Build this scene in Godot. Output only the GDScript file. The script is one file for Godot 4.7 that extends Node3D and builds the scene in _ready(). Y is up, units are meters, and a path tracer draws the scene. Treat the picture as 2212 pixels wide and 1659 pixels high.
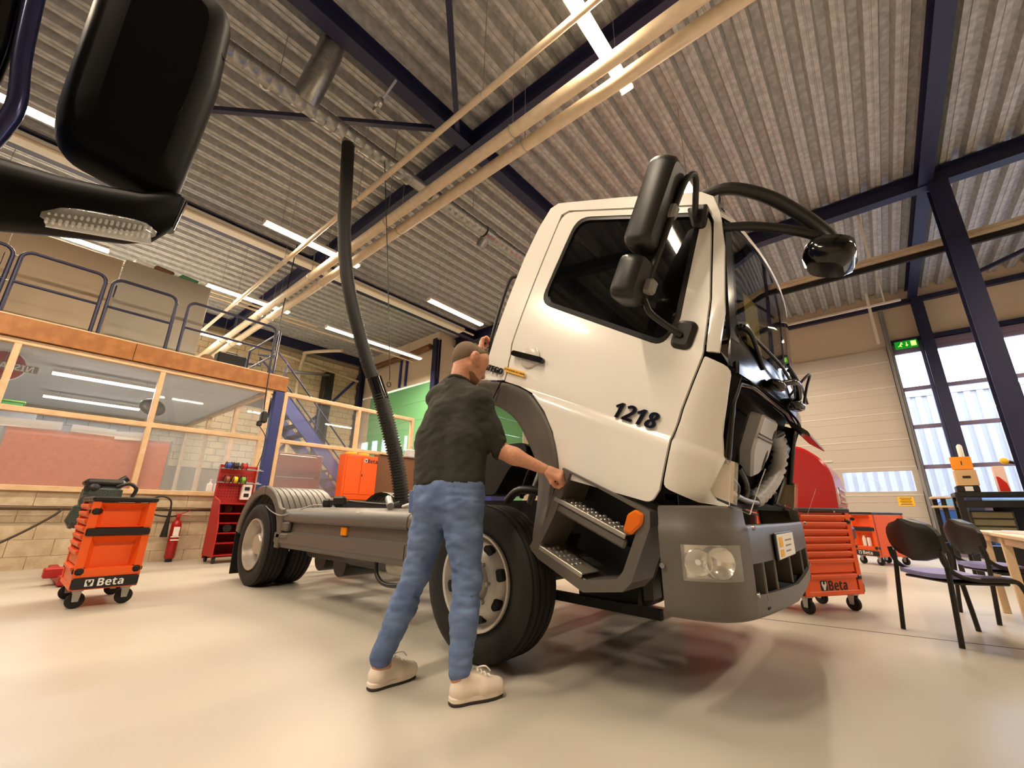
extends Node3D
# A truck workshop: a white truck with its cab tilted forward, a mechanic beside it, tool carts, an office with a mezzanine.

class MB:
	var v := PackedVector3Array()
	var n := PackedVector3Array()
	var x := Transform3D.IDENTITY
	func tri(a: Vector3, b: Vector3, c: Vector3, na: Vector3, nb: Vector3, nc: Vector3):
		a = x * a; b = x * b; c = x * c
		na = (x.basis * na).normalized(); nb = (x.basis * nb).normalized(); nc = (x.basis * nc).normalized()
		if (b - a).cross(c - a).dot(na + nb + nc) > 0.0:
			v.append(a); v.append(c); v.append(b); n.append(na); n.append(nc); n.append(nb)
		else:
			v.append(a); v.append(b); v.append(c); n.append(na); n.append(nb); n.append(nc)
	func face(p: Array, ctr = null):
		var nn := Vector3.ZERO
		var av := Vector3.ZERO
		for i in p.size():
			var a: Vector3 = p[i]
			var b: Vector3 = p[(i + 1) % p.size()]
			nn += Vector3((a.y - b.y) * (a.z + b.z), (a.z - b.z) * (a.x + b.x), (a.x - b.x) * (a.y + b.y))
			av += a
		if nn.length_squared() < 1e-16: return
		nn = nn.normalized()
		av /= p.size()
		if ctr != null and nn.dot(av - ctr) < 0.0: nn = -nn
		for i in range(1, p.size() - 1):
			tri(p[0], p[i], p[i + 1], nn, nn, nn)
	func q(a: Vector3, b: Vector3, c: Vector3, d: Vector3, ctr = null):
		face([a, b, c, d], ctr)
	# a box with chamfered edges
	func box(c: Vector3, s: Vector3, ch := 0.0, bs := Basis.IDENTITY):
		var h := s * 0.5
		if ch <= 0.0:
			var p := []
			for i in 8:
				p.append(c + bs * Vector3(h.x if i & 1 else -h.x, h.y if i & 2 else -h.y, h.z if i & 4 else -h.z))
			for f in [[0, 1, 3, 2], [4, 5, 7, 6], [0, 1, 5, 4], [2, 3, 7, 6], [0, 2, 6, 4], [1, 3, 7, 5]]:
				q(p[f[0]], p[f[1]], p[f[2]], p[f[3]], c)
			return
		ch = minf(ch, minf(h.x, minf(h.y, h.z)) * 0.95)
		var e := {}
		for sx in [-1, 1]:
			for sy in [-1, 1]:
				for sz in [-1, 1]:
					var k := Vector3i(sx, sy, sz)
					e[k] = [c + bs * Vector3(sx * h.x, sy * (h.y - ch), sz * (h.z - ch)), c + bs * Vector3(sx * (h.x - ch), sy * h.y, sz * (h.z - ch)), c + bs * Vector3(sx * (h.x - ch), sy * (h.y - ch), sz * h.z)]
					face(e[k], c)
		for a in 3:
			var b := (a + 1) % 3
			var d := (a + 2) % 3
			for s1 in [-1, 1]:
				var quad := []
				for st in [[-1, -1], [1, -1], [1, 1], [-1, 1]]:
					var k := Vector3i.ZERO
					k[a] = s1; k[b] = st[0]; k[d] = st[1]
					quad.append(e[k][a])
				face(quad, c)
				for s2 in [-1, 1]:
					var k0 := Vector3i.ZERO
					k0[a] = s1; k0[b] = s2; k0[d] = -1
					var k1 := k0
					k1[d] = 1
					face([e[k0][a], e[k0][b], e[k1][b], e[k1][a]], c)
	# a bar of rectangular section from a to b
	func bar(a: Vector3, b: Vector3, w: float, h: float, up := Vector3.UP, ch := 0.0):
		var d := (b - a).normalized()
		var s := d.cross(up)
		if s.length() < 1e-4: s = d.cross(Vector3.RIGHT)
		s = s.normalized()
		var u := s.cross(d).normalized()
		box((a + b) * 0.5, Vector3(w, h, a.distance_to(b)), ch, Basis(s, u, -d))
	func tube(pts: Array, r, seg := 8, closed := false, caps := true):
		var m := pts.size()
		var t0: Vector3 = (pts[1] - pts[0]).normalized()
		var s := t0.cross(Vector3.UP)
		if s.length() < 0.05: s = t0.cross(Vector3.RIGHT)
		s = s.normalized()
		var rings := []
		var nr := []
		for i in m:
			var a: Vector3 = pts[(i - 1 + m) % m] if (i > 0 or closed) else pts[0]
			var b: Vector3 = pts[(i + 1) % m] if (i < m - 1 or closed) else pts[m - 1]
			var t: Vector3 = (b - a).normalized()
			s = (s - t * s.dot(t)).normalized()
			var u := t.cross(s)
			var rr: float = r[i] if r is Array else r
			var ring := []
			var rn := []
			for j in seg:
				var an := TAU * j / seg
				var dr := s * cos(an) + u * sin(an)
				ring.append(pts[i] + dr * rr)
				rn.append(dr)
			rings.append(ring); nr.append(rn)
		for i in (m if closed else m - 1):
			var k := (i + 1) % m
			for j in seg:
				var j2 := (j + 1) % seg
				tri(rings[i][j], rings[k][j], rings[k][j2], nr[i][j], nr[k][j], nr[k][j2])
				tri(rings[i][j], rings[k][j2], rings[i][j2], nr[i][j], nr[k][j2], nr[i][j2])
		if caps and not closed:
			face(rings[0], pts[1]); face(rings[m - 1], pts[m - 2])
	func cyl(a: Vector3, b: Vector3, r: float, seg := 12, r2 := -1.0):
		tube([a, b], [r, r if r2 < 0.0 else r2], seg)
	# profile of Vector2(radius, height along the axis)
	func lathe(prof: Array, o: Vector3, axis: Vector3, seg := 24, a0 := 0.0, a1 := TAU):
		var s := axis.cross(Vector3.UP)
		if s.length() < 0.05: s = axis.cross(Vector3.RIGHT)
		s = s.normalized()
		var u := axis.cross(s).normalized()
		var sn := []
		for i in prof.size() - 1:
			var d: Vector2 = prof[i + 1] - prof[i]
			sn.append(Vector2(d.y, -d.x).normalized())
		for i in prof.size() - 1:
			var n0: Vector2 = sn[i]
			var n1: Vector2 = sn[i]
			if i > 0 and sn[i - 1].dot(sn[i]) > 0.7: n0 = (sn[i - 1] + sn[i]).normalized()
			if i < sn.size() - 1 and sn[i + 1].dot(sn[i]) > 0.7: n1 = (sn[i + 1] + sn[i]).normalized()
			for j in seg:
				var c0 := s * cos(lerpf(a0, a1, float(j) / seg)) + u * sin(lerpf(a0, a1, float(j) / seg))
				var c1 := s * cos(lerpf(a0, a1, float(j + 1) / seg)) + u * sin(lerpf(a0, a1, float(j + 1) / seg))
				var p00: Vector3 = o + c0 * prof[i].x + axis * prof[i].y
				var p01: Vector3 = o + c1 * prof[i].x + axis * prof[i].y
				var p10: Vector3 = o + c0 * prof[i + 1].x + axis * prof[i + 1].y
				var p11: Vector3 = o + c1 * prof[i + 1].x + axis * prof[i + 1].y
				var m00: Vector3 = c0 * n0.x + axis * n0.y
				var m01: Vector3 = c1 * n0.x + axis * n0.y
				var m10: Vector3 = c0 * n1.x + axis * n1.y
				var m11: Vector3 = c1 * n1.x + axis * n1.y
				if prof[i + 1].x > 1e-5: tri(p00, p10, p11, m00, m10, m11)
				if prof[i].x > 1e-5: tri(p00, p11, p01, m00, m11, m01)
	# polygon (a, b) extruded along the third axis from e0 to e1; sides smooth below the crease angle; ch chamfers the two rims
	func prism(poly: Array, e0: float, e1: float, ch := 0.0, map := Basis.IDENTITY, o := Vector3.ZERO):
		var p := PackedVector2Array(poly)
		var area := 0.0
		for i in p.size():
			area += p[i].cross(p[(i + 1) % p.size()])
		if area < 0.0: p.reverse()
		var m := p.size()
		var en := []
		for i in m:
			var d := p[(i + 1) % m] - p[i]
			en.append(Vector2(d.y, -d.x).normalized())
		var ins := p.duplicate()
		if ch > 0.0:
			for i in m:
				var na: Vector2 = en[(i - 1 + m) % m]
				var nb: Vector2 = en[i]
				var bi := na + nb
				ins[i] = p[i] - bi * (ch / maxf(0.3, bi.length_squared() * 0.5))
		var idx := Geometry2D.triangulate_polygon(ins)
		if idx.is_empty():
			ins = p.duplicate()
			idx = Geometry2D.triangulate_polygon(ins)
		var sg := signf(e1 - e0)
		for side in 2:
			var e := e1 if side else e0
			var nn := map * Vector3(0, 0, sg if side else -sg)
			for k in range(0, idx.size(), 3):
				tri(o + map * Vector3(ins[idx[k]].x, ins[idx[k]].y, e), o + map * Vector3(ins[idx[k + 1]].x, ins[idx[k + 1]].y, e), o + map * Vector3(ins[idx[k + 2]].x, ins[idx[k + 2]].y, e), nn, nn, nn)
		var a0 := e0 + ch * sg
		var a1 := e1 - ch * sg
		for i in m:
			var j := (i + 1) % m
			var n0: Vector2 = en[i]
			var n1: Vector2 = en[i]
			if en[(i - 1 + m) % m].dot(en[i]) > 0.75: n0 = (en[(i - 1 + m) % m] + en[i]).normalized()
			if en[j].dot(en[i]) > 0.75: n1 = (en[j] + en[i]).normalized()
			var b0 := map * Vector3(n0.x, n0.y, 0)
			var b1 := map * Vector3(n1.x, n1.y, 0)
			var A := o + map * Vector3(p[i].x, p[i].y, a0)
			var B := o + map * Vector3(p[j].x, p[j].y, a0)
			var C := o + map * Vector3(p[j].x, p[j].y, a1)
			var D := o + map * Vector3(p[i].x, p[i].y, a1)
			tri(A, B, C, b0, b1, b1); tri(A, C, D, b0, b1, b0)
			if ch > 0.0:
				for side in 2:
					var e := e1 if side else e0
					var up := map * Vector3(0, 0, (sg if side else -sg))
					var c0 := (b0 + up).normalized()
					var c1 := (b1 + up).normalized()
					var E := o + map * Vector3(ins[i].x, ins[i].y, e)
					var F := o + map * Vector3(ins[j].x, ins[j].y, e)
					var G := D if side else A
					var H := C if side else B
					tri(G, H, F, c0, c1, c1); tri(G, F, E, c0, c1, c0)
	# a flat ring between two outlines of the same number of points, with thickness
	func ring(outer: Array, inner: Array, e0: float, e1: float, map := Basis.IDENTITY, o := Vector3.ZERO):
		var m := outer.size()
		for i in m:
			var j := (i + 1) % m
			var P := []
			for s in [outer[i], outer[j], inner[j], inner[i]]:
				P.append([o + map * Vector3(s.x, s.y, e0), o + map * Vector3(s.x, s.y, e1)])
			var mid: Vector3 = (P[0][0] + P[1][0] + P[2][0] + P[3][0] + P[0][1] + P[1][1] + P[2][1] + P[3][1]) / 8.0
			q(P[0][0], P[1][0], P[2][0], P[3][0], mid); q(P[0][1], P[1][1], P[2][1], P[3][1], mid)
			q(P[0][0], P[1][0], P[1][1], P[0][1], mid); q(P[3][0], P[2][0], P[2][1], P[3][1], mid)
	# rows of points skinned to one surface; normals averaged over neighbours below the crease angle
	func loft(rows: Array, closed := false, caps := false, crease := 0.6):
		var R := rows.size()
		var K: int = rows[0].size()
		var kk := K if closed else K - 1
		var N := []
		for i in R - 1:
			var ln := []
			for j in kk:
				var j2 := (j + 1) % K
				var nn: Vector3 = (rows[i + 1][j2] - rows[i][j]).cross(rows[i + 1][j] - rows[i][j2])
				ln.append(nn.normalized())
			N.append(ln)
		for i in R - 1:
			for j in kk:
				var j2 := (j + 1) % K
				var base: Vector3 = N[i][j]
				var cn := []
				for c in [[0, 0], [0, 1], [1, 1], [1, 0]]:
					var acc := Vector3.ZERO
					for di in [c[0] - 1, c[0]]:
						for dj in [c[1] - 1, c[1]]:
							var a: int = i + di
							var b: int = j + dj
							if closed: b = (b + K) % K
							if a < 0 or a >= R - 1 or b < 0 or b >= kk: continue
							if N[a][b].dot(base) > crease: acc += N[a][b]
					cn.append(acc.normalized() if acc.length() > 1e-5 else base)
				tri(rows[i][j], rows[i][j2], rows[i + 1][j2], cn[0], cn[1], cn[2])
				tri(rows[i][j], rows[i + 1][j2], rows[i + 1][j], cn[0], cn[2], cn[3])
		if caps and closed:
			face(rows[0], _mid(rows[R - 1])); face(rows[R - 1], _mid(rows[0]))
	func _mid(p: Array) -> Vector3:
		var s := Vector3.ZERO
		for a in p: s += a
		return s / p.size()
	# a sheet skinned like loft, with thickness th to the side of dir
	func slab(rows: Array, off: Vector3, crease := 0.6):
		loft(rows, false, false, crease)
		var back := []
		for r in rows:
			var nr := []
			for p in r: nr.append(p + off)
			back.append(nr)
		loft(back, false, false, crease)
		var R := rows.size()
		var K: int = rows[0].size()
		for j in K - 1:
			q(rows[0][j], rows[0][j + 1], back[0][j + 1], back[0][j]); q(rows[R - 1][j], rows[R - 1][j + 1], back[R - 1][j + 1], back[R - 1][j])
		for i in R - 1:
			q(rows[i][0], rows[i + 1][0], back[i + 1][0], back[i][0]); q(rows[i][K - 1], rows[i + 1][K - 1], back[i + 1][K - 1], back[i][K - 1])
	func sphere(c: Vector3, r: Vector3, seg := 16, rings := 10):
		var rows := []
		for i in rings + 1:
			var a := PI * i / rings
			var row := []
			for j in seg:
				var b := TAU * j / seg
				row.append(c + Vector3(sin(a) * cos(b) * r.x, cos(a) * r.y, sin(a) * sin(b) * r.z))
			rows.append(row)
		loft(rows, true, false, -1.0)

var M := {}
var names := {}

func numbered(s: String) -> String:
	var k: int = names.get(s, 0)
	names[s] = k + 1
	return s if k == 0 else "%s_%03d" % [s, k]

func mb(x := Transform3D.IDENTITY) -> MB:
	var b := MB.new()
	b.x = x
	return b

# commits what was collected in world space as one named mesh under parent
func put(b: MB, called: String, mat, parent: Node3D, label := "") -> MeshInstance3D:
	var o := MeshInstance3D.new()
	o.name = called
	var inv := parent.global_transform.affine_inverse()
	var vv := b.v
	var nn := b.n
	if not inv.is_equal_approx(Transform3D.IDENTITY):
		for i in vv.size():
			vv[i] = inv * vv[i]
			nn[i] = (inv.basis * nn[i]).normalized()
	# where the mesh stands is its own node's place
	var ctr := Vector3.ZERO
	if parent == self and vv.size() > 0:
		var bb := AABB(vv[0], Vector3.ZERO)
		for p in vv: bb = bb.expand(p)
		ctr = Vector3(bb.get_center().x, bb.position.y, bb.get_center().z)
		for i in vv.size(): vv[i] -= ctr
	var ar := []
	ar.resize(Mesh.ARRAY_MAX)
	ar[Mesh.ARRAY_VERTEX] = vv
	ar[Mesh.ARRAY_NORMAL] = nn
	var am := ArrayMesh.new()
	am.add_surface_from_arrays(Mesh.PRIMITIVE_TRIANGLES, ar)
	o.mesh = am
	o.material_override = M[mat] if mat is String else mat
	o.position = ctr
	parent.add_child(o, true)
	if label != "": o.set_meta("label", label)
	return o

func tag(o: Node3D, label: String, category: String, group := "") -> Node3D:
	o.set_meta("label", label); o.set_meta("category", category)
	if group != "": o.set_meta("group", group)
	return o

func thing(called: String, label: String, category: String, at := Vector3.ZERO, turn := 0.0, group := "") -> Node3D:
	var o := Node3D.new()
	o.name = numbered(called)
	add_child(o)
	o.position = at
	o.rotation.y = turn
	return tag(o, label, category, group)

# a thing of one mesh
func one(b: MB, called: String, mat, label: String, category: String, group := "") -> MeshInstance3D:
	var o := put(b, numbered(called), mat, self)
	tag(o, label, category, group)
	return o

func struct(b: MB, called: String, mat, label := "") -> MeshInstance3D:
	var o := put(b, numbered(called), mat, self)
	o.set_meta("kind", "structure")
	if label != "": o.set_meta("label", label)
	return o

func holder(called: String, label: String, at := Vector3.ZERO) -> Node3D:
	var o := Node3D.new()
	o.name = numbered(called)
	add_child(o)
	o.position = at
	o.set_meta("kind", "structure"); o.set_meta("label", label)
	return o

func copy(o: Node3D, at: Vector3, turn := 0.0, label := "") -> Node3D:
	var c: Node3D = o.duplicate()
	c.name = numbered(str(o.name).trim_suffix("_000"))
	add_child(c)
	c.position = at
	c.rotation.y = turn
	if label != "": c.set_meta("label", label)
	return c

# shares one mesh between alike pieces
func piece(mesh: Mesh, mat, called: String, parent: Node3D, xf: Transform3D) -> MeshInstance3D:
	var o := MeshInstance3D.new()
	o.name = called
	o.mesh = mesh
	o.material_override = M[mat] if mat is String else mat
	o.transform = xf
	parent.add_child(o, true)
	return o

func mesh_of(b: MB) -> ArrayMesh:
	var ar := []
	ar.resize(Mesh.ARRAY_MAX)
	ar[Mesh.ARRAY_VERTEX] = b.v
	ar[Mesh.ARRAY_NORMAL] = b.n
	var am := ArrayMesh.new()
	am.add_surface_from_arrays(Mesh.PRIMITIVE_TRIANGLES, ar)
	return am

func text(s: String, size: float, depth: float, mat, parent: Node3D, xf: Transform3D, bold := false, called := "lettering", serif := false) -> MeshInstance3D:
	var t := TextMesh.new()
	var f := SystemFont.new()
	f.font_names = PackedStringArray(["Droid Serif" if serif else "Droid Sans"])
	if bold: f.font_weight = 700
	t.font = f
	t.text = s
	t.font_size = 64
	t.pixel_size = size / 64.0
	t.depth = depth
	t.curve_step = 1.0
	var o := MeshInstance3D.new()
	o.name = called
	o.mesh = t
	o.material_override = M[mat] if mat is String else mat
	o.transform = xf
	parent.add_child(o, true)
	return o

func rrect(w: float, h: float, r: float, k := 4, c := Vector2.ZERO) -> Array:
	var p := []
	for i in 4:
		var cc := c + Vector2((w * 0.5 - r) * (1 if i in [0, 3] else -1), (h * 0.5 - r) * (1 if i < 2 else -1))
		for j in k + 1:
			var a := PI * 0.5 * (i + float(j) / k)
			p.append(cc + Vector2(cos(a), sin(a)) * r)
	return p

# rounds the corners of an outline; r is one radius or one for each corner
func rounded(p: Array, r, k := 4) -> Array:
	var o := []
	var m := p.size()
	for i in m:
		var a: Vector2 = p[(i - 1 + m) % m]
		var b: Vector2 = p[i]
		var c: Vector2 = p[(i + 1) % m]
		var rr: float = r[i] if r is Array else r
		if rr <= 0.0:
			o.append(b); continue
		var d: float = minf(rr, minf(a.distance_to(b), b.distance_to(c)) * 0.48)
		var s := b + (a - b).normalized() * d
		var e := b + (c - b).normalized() * d
		for j in k + 1:
			var t := float(j) / k
			o.append(s.lerp(b, t).lerp(b.lerp(e, t), t))
	return o

func v2(a: Array) -> Array:
	var o := []
	for i in range(0, a.size(), 2): o.append(Vector2(a[i], a[i + 1]))
	return o

func v3(a: Array) -> Array:
	var o := []
	for i in range(0, a.size(), 3): o.append(Vector3(a[i], a[i + 1], a[i + 2]))
	return o

# a smooth line through the points
func curve(p: Array, k := 6) -> Array:
	var o := []
	for i in p.size() - 1:
		var a = p[maxi(i - 1, 0)]
		var b = p[i]
		var c = p[i + 1]
		var d = p[mini(i + 2, p.size() - 1)]
		for j in k:
			o.append(b.cubic_interpolate(c, a, d, float(j) / k))
	o.append(p[p.size() - 1])
	return o

func noise_img(sd: int, freq: float, size: int, oct := 4) -> Image:
	var f := FastNoiseLite.new()
	f.seed = sd; f.frequency = freq; f.fractal_octaves = oct
	f.noise_type = FastNoiseLite.TYPE_SIMPLEX_SMOOTH
	var im := f.get_seamless_image(size, size)
	im.convert(Image.FORMAT_L8)
	return im

# colour patches between a and b
func tex2(sd: int, freq: float, a: Color, b: Color, size := 256, sharp := 1.0, sx := 1) -> ImageTexture:
	var im := noise_img(sd, freq, size)
	var o := Image.create(size, size, true, Image.FORMAT_RGB8)
	for y in size:
		for xx in size:
			var t := im.get_pixel((xx * sx) % size, y).r
			t = clampf((t - 0.5) * sharp + 0.5, 0.0, 1.0)
			o.set_pixel(xx, y, a.lerp(b, t))
	o.generate_mipmaps()
	return ImageTexture.create_from_image(o)

func bump(sd: int, freq: float, size := 256, strength := 2.0, oct := 4) -> ImageTexture:
	var im := noise_img(sd, freq, size, oct)
	im.convert(Image.FORMAT_RGBA8)
	im.bump_map_to_normal_map(strength)
	im.generate_mipmaps()
	return ImageTexture.create_from_image(im)

func mat(k: String, c: Color, rough := 0.5, metal := 0.0) -> StandardMaterial3D:
	var m := StandardMaterial3D.new()
	m.albedo_color = c
	m.roughness = rough
	m.metallic = metal
	M[k] = m
	return m

# a material whose colour varies in patches; rep repeats for each metre
func matn(k: String, a: Color, b: Color, rough := 0.5, metal := 0.0, rep := 1.0, freq := 0.02, sharp := 1.5, sd := 1, nrm := 0.0, nfreq := 0.1) -> StandardMaterial3D:
	var m := mat(k, Color.WHITE, rough, metal)
	m.albedo_texture = tex2(sd, freq, a, b, 256, sharp)
	m.uv1_triplanar = true
	m.uv1_world_triplanar = true
	m.uv1_scale = Vector3.ONE * rep
	if nrm > 0.0:
		m.normal_enabled = true
		m.normal_texture = bump(sd + 50, nfreq, 256, 3.0)
		m.normal_scale = nrm
	return m

func emit(k: String, c: Color, e: float) -> StandardMaterial3D:
	var m := mat(k, c, 0.5)
	m.emission_enabled = true
	m.emission = c
	m.emission_energy_multiplier = e
	return m

func glass(k: String, c: Color, alpha: float, rough := 0.02) -> StandardMaterial3D:
	var m := mat(k, Color(c, alpha), rough)
	m.transparency = BaseMaterial3D.TRANSPARENCY_ALPHA
	return m

func C(r: int, g: int, b: int) -> Color:
	return Color(r / 255.0, g / 255.0, b / 255.0)

func _ready():
	# camera
	var cam := Camera3D.new()
	cam.name = "camera"
	cam.position = Vector3(0, 0.86, 0)
	cam.rotation_degrees = Vector3(16.742, 40.577, 0.857)
	cam.fov = 84.746
	cam.near = 0.02
	add_child(cam)
	cam.current = true
	# a bright overcast sky, seen through the windows
	var env := Environment.new()
	var sky := Sky.new()
	var sm := ProceduralSkyMaterial.new()
	sm.sky_top_color = C(196, 214, 246)
	sm.sky_horizon_color = C(234, 240, 250)
	sm.ground_horizon_color = C(200, 200, 200)
	sm.ground_bottom_color = C(150, 150, 150)
	sm.energy_multiplier = 1.0
	sky.sky_material = sm
	env.sky = sky
	env.background_mode = Environment.BG_SKY
	env.background_energy_multiplier = 16.0
	env.ambient_light_source = Environment.AMBIENT_SOURCE_SKY
	env.tonemap_mode = Environment.TONE_MAPPER_LINEAR
	env.tonemap_exposure = 1.0
	env.sdfgi_enabled = true
	env.ssao_enabled = true
	env.ssil_enabled = true
	var we := WorldEnvironment.new()
	we.name = "environment"
	we.environment = env
	add_child(we)
	materials()
	lamps()
	building()
	office()
	mezzanine()
	roof_services()
	right_wall()
	truck_chassis()
	truck_cab()
	truck_front()
	person()
	carts()
	left_things()
	right_things()
	near_mirror()

func materials():
	# the workshop
	var fl := matn("floor", C(191, 185, 172), C(186, 179, 166), 0.30, 0.0, 0.22, 0.012, 1.3, 3)
	fl.roughness_texture = tex2(77, 0.02, Color(0.86, 0.86, 0.86), Color(1, 1, 1), 256, 1.2)
	fl.roughness = 0.42
	fl.metallic_specular = 0.45
	matn("deck", C(190, 191, 190), C(160, 160, 158), 0.5, 0.1, 0.9, 0.03, 1.8, 5)
	mat("sky_blocker", C(90, 86, 82), 0.9)
	mat("blue_steel", C(25, 28, 62), 0.45)
	mat("blue_light", C(40, 52, 116), 0.45)
	matn("cream_pipe", C(214, 196, 168), C(202, 184, 156), 0.4, 0.0, 1.3, 0.02, 1.5, 7)
	matn("galv", C(172, 172, 170), C(146, 146, 146), 0.3, 0.85, 2.0, 0.03, 1.5, 8)
	mat("wall_cream", C(208, 192, 168), 0.8)
	matn("block_a", C(220, 200, 166), C(206, 186, 152), 0.9, 0.0, 1.5, 0.04, 1.6, 11, 0.25, 0.2)
	matn("block_b", C(212, 192, 158), C(198, 178, 144), 0.9, 0.0, 1.5, 0.04, 1.6, 12, 0.25, 0.2)
	matn("block_grey", C(186, 188, 190), C(172, 174, 177), 0.85, 0.0, 1.5, 0.04, 1.6, 13)
	mat("mortar", C(150, 135, 110), 0.95)
	matn("low_block", C(205, 188, 160), C(186, 167, 138), 0.8, 0.0, 0.8, 0.02, 2.0, 14, 0.15, 0.15)
	mat("mortar_low", C(190, 172, 144), 0.95)
	matn("frame_wood", C(222, 190, 150), C(210, 176, 136), 0.45, 0.0, 1.0, 0.02, 1.5, 15)
	matn("fascia", C(166, 108, 52), C(148, 92, 40), 0.45, 0.0, 0.9, 0.02, 2.0, 16)
	mat("board_beige", C(168, 150, 126), 0.8)
	mat("board_grey", C(158, 150, 136), 0.8)
	glass("pane", Color(0.92, 0.96, 1.0), 0.03)
	glass("frosted", Color(0.80, 0.84, 0.88), 0.10, 0.2)
	mat("ceiling_white", C(206, 208, 212), 0.8)
	emit("lamp_warm", Color(1.0, 0.92, 0.80), 16.0)
	emit("lamp_cool", Color(0.93, 0.97, 1.0), 7.0)
	mat("lamp_body", C(226, 220, 208), 0.5)
	mat("green_door", C(116, 184, 130), 0.5)
	mat("green_dark", C(62, 120, 84), 0.6)
	mat("door_grey", C(178, 168, 156), 0.5)
	mat("door_line", C(202, 194, 184), 0.45)
	mat("joint", C(96, 88, 78), 0.9)
	mat("hose_brown", C(58, 44, 36), 0.6)
	mat("pink", C(226, 170, 170), 0.7)
	mat("khaki", C(120, 112, 84), 0.5)
	mat("cardboard", C(206, 170, 126), 0.8)
	mat("sign_orange", C(244, 150, 24), 0.6)
	mat("carton_pink", C(236, 206, 192), 0.6)
	mat("van_glass_reflection", C(70, 110, 170), 0.05)  # blue reflection put into the windscreen colour
	mat("black_satin", C(7, 7, 7), 0.5).metallic_specular = 0.2
	mat("rail_brown", C(104, 86, 68), 0.3, 0.7)
	mat("lens_white", C(226, 228, 232), 0.15, 0.4)
	mat("reflector", C(226, 222, 214), 0.16, 0.9)
	mat("post_blue", C(52, 56, 96), 0.2, 0.5)
	mat("dish_grey", C(206, 200, 192), 0.25)
	mat("lamp_amberwhite", C(236, 214, 176), 0.3)
	mat("yellow_dull", C(196, 176, 40), 0.7)
	mat("white_plastic", C(196, 196, 200), 0.4)
	glass("pane_film", Color(0.74, 0.76, 0.78), 0.14, 0.15)
	mat("grey_dark", C(66, 66, 66), 0.4, 0.3)
	mat("green_bin", C(46, 132, 50), 0.4)
	mat("red_brown", C(128, 40, 28), 0.35)
	mat("blue_grey", C(74, 78, 110), 0.5)
	mat("purple_grey", C(118, 104, 128), 0.5)
	mat("panel_blue", C(40, 96, 178), 0.45)
	emit("exit_green", Color(0.05, 0.55, 0.12), 0.7)
	emit("exit_white", Color(0.85, 1.0, 0.55), 1.0)
	mat("yard", C(168, 166, 162), 0.9)
	mat("car_glass", C(130, 170, 170), 0.1)
	mat("yellow_paint", C(218, 176, 40), 0.6)
	mat("sign_yellow", C(246, 184, 38), 0.6)
	mat("facade_white", C(140, 139, 138), 0.6)
	# vehicles
	var wp := mat("white_paint", C(236, 233, 226), 0.22)
	wp.clearcoat_enabled = true
	wp.clearcoat = 0.6
	wp.clearcoat_roughness = 0.06
	matn("grey_plastic", C(98, 93, 86), C(91, 86, 80), 0.42, 0.0, 4.0, 0.1, 1.2, 21, 0.06, 0.3)
	mat("black_plastic", C(22, 21, 21), 0.42)
	mat("black_gloss", C(10, 10, 11), 0.12)
	mat("black_matt", C(14, 13, 13), 0.8)
	matn("rubber", C(30, 28, 27), C(22, 21, 20), 0.75, 0.0, 3.0, 0.05, 1.4, 22, 0.1, 0.2)
	mat("rim_silver", C(190, 184, 174), 0.35, 0.55)
	mat("rim_white", C(206, 200, 190), 0.4, 0.2)
	mat("chrome", C(205, 205, 208), 0.12, 1.0)
	mat("dark_chrome", C(70, 72, 80), 0.18, 0.9)
	mat("steel", C(170, 168, 164), 0.35, 0.8)
	mat("step_alu", C(178, 172, 160), 0.4, 0.6)
	glass("cab_glass", Color(0.035, 0.04, 0.04), 0.82, 0.03)
	glass("windscreen", Color(0.05, 0.07, 0.06), 0.25, 0.02)
	var lens := glass("lens", Color(0.95, 0.93, 0.9), 0.22, 0.03)
	lens.metallic_specular = 0.8
	mat("amber", C(226, 112, 14), 0.2)
	mat("orange_lens", C(232, 140, 22), 0.25)
	mat("red_paint", C(164, 20, 17), 0.25)
	mat("red_matt", C(172, 30, 26), 0.5)
	mat("blue_paint", C(34, 70, 150), 0.2)
	mat("orange", C(236, 92, 22), 0.4)
	mat("orange_in", C(232, 88, 20), 0.45)
	mat("white", C(232, 230, 226), 0.5)
	mat("paper", C(238, 234, 224), 0.8)
	mat("black_text", C(16, 15, 16), 0.6)
	mat("yellow", C(240, 204, 36), 0.4)
	mat("brown_board", C(112, 74, 46), 0.6)
	mat("green_lime", C(120, 180, 60), 0.4)
	mat("blue_can", C(50, 80, 170), 0.35)
	mat("red_can", C(196, 40, 32), 0.35)
	mat("copper", C(150, 84, 52), 0.4)
	matn("orange_board", C(206, 116, 72), C(194, 104, 62), 0.8, 0.0, 1.2, 0.04, 1.4, 24)
	matn("engine_green", C(74, 88, 78), C(30, 34, 32), 0.5, 0.0, 5.0, 0.05, 2.2, 25)
	mat("seat_blue_sheen", C(140, 138, 192), 0.7)  # pale lavender: the window reflection is put into the seat colour
	mat("table_wood", C(222, 196, 160), 0.5)
	mat("hose_black", C(26, 24, 22), 0.55)
	mat("grey_mid", C(128, 126, 124), 0.5)
	# the mechanic
	var sk := matn("skin", C(214, 158, 128), C(202, 142, 112), 0.55, 0.0, 6.0, 0.03, 1.4, 31)
	sk.subsurf_scatter_enabled = true
	sk.subsurf_scatter_strength = 0.15
	matn("hair", C(92, 74, 58), C(122, 98, 78), 0.8, 0.0, 14.0, 0.08, 2.0, 32)
	matn("sweater", C(48, 48, 38), C(40, 40, 32), 0.9, 0.0, 10.0, 0.1, 1.5, 33, 0.25, 0.3)
	matn("denim", C(112, 134, 172), C(84, 104, 146), 0.85, 0.0, 2.0, 0.012, 1.6, 34, 0.25, 0.4)
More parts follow.
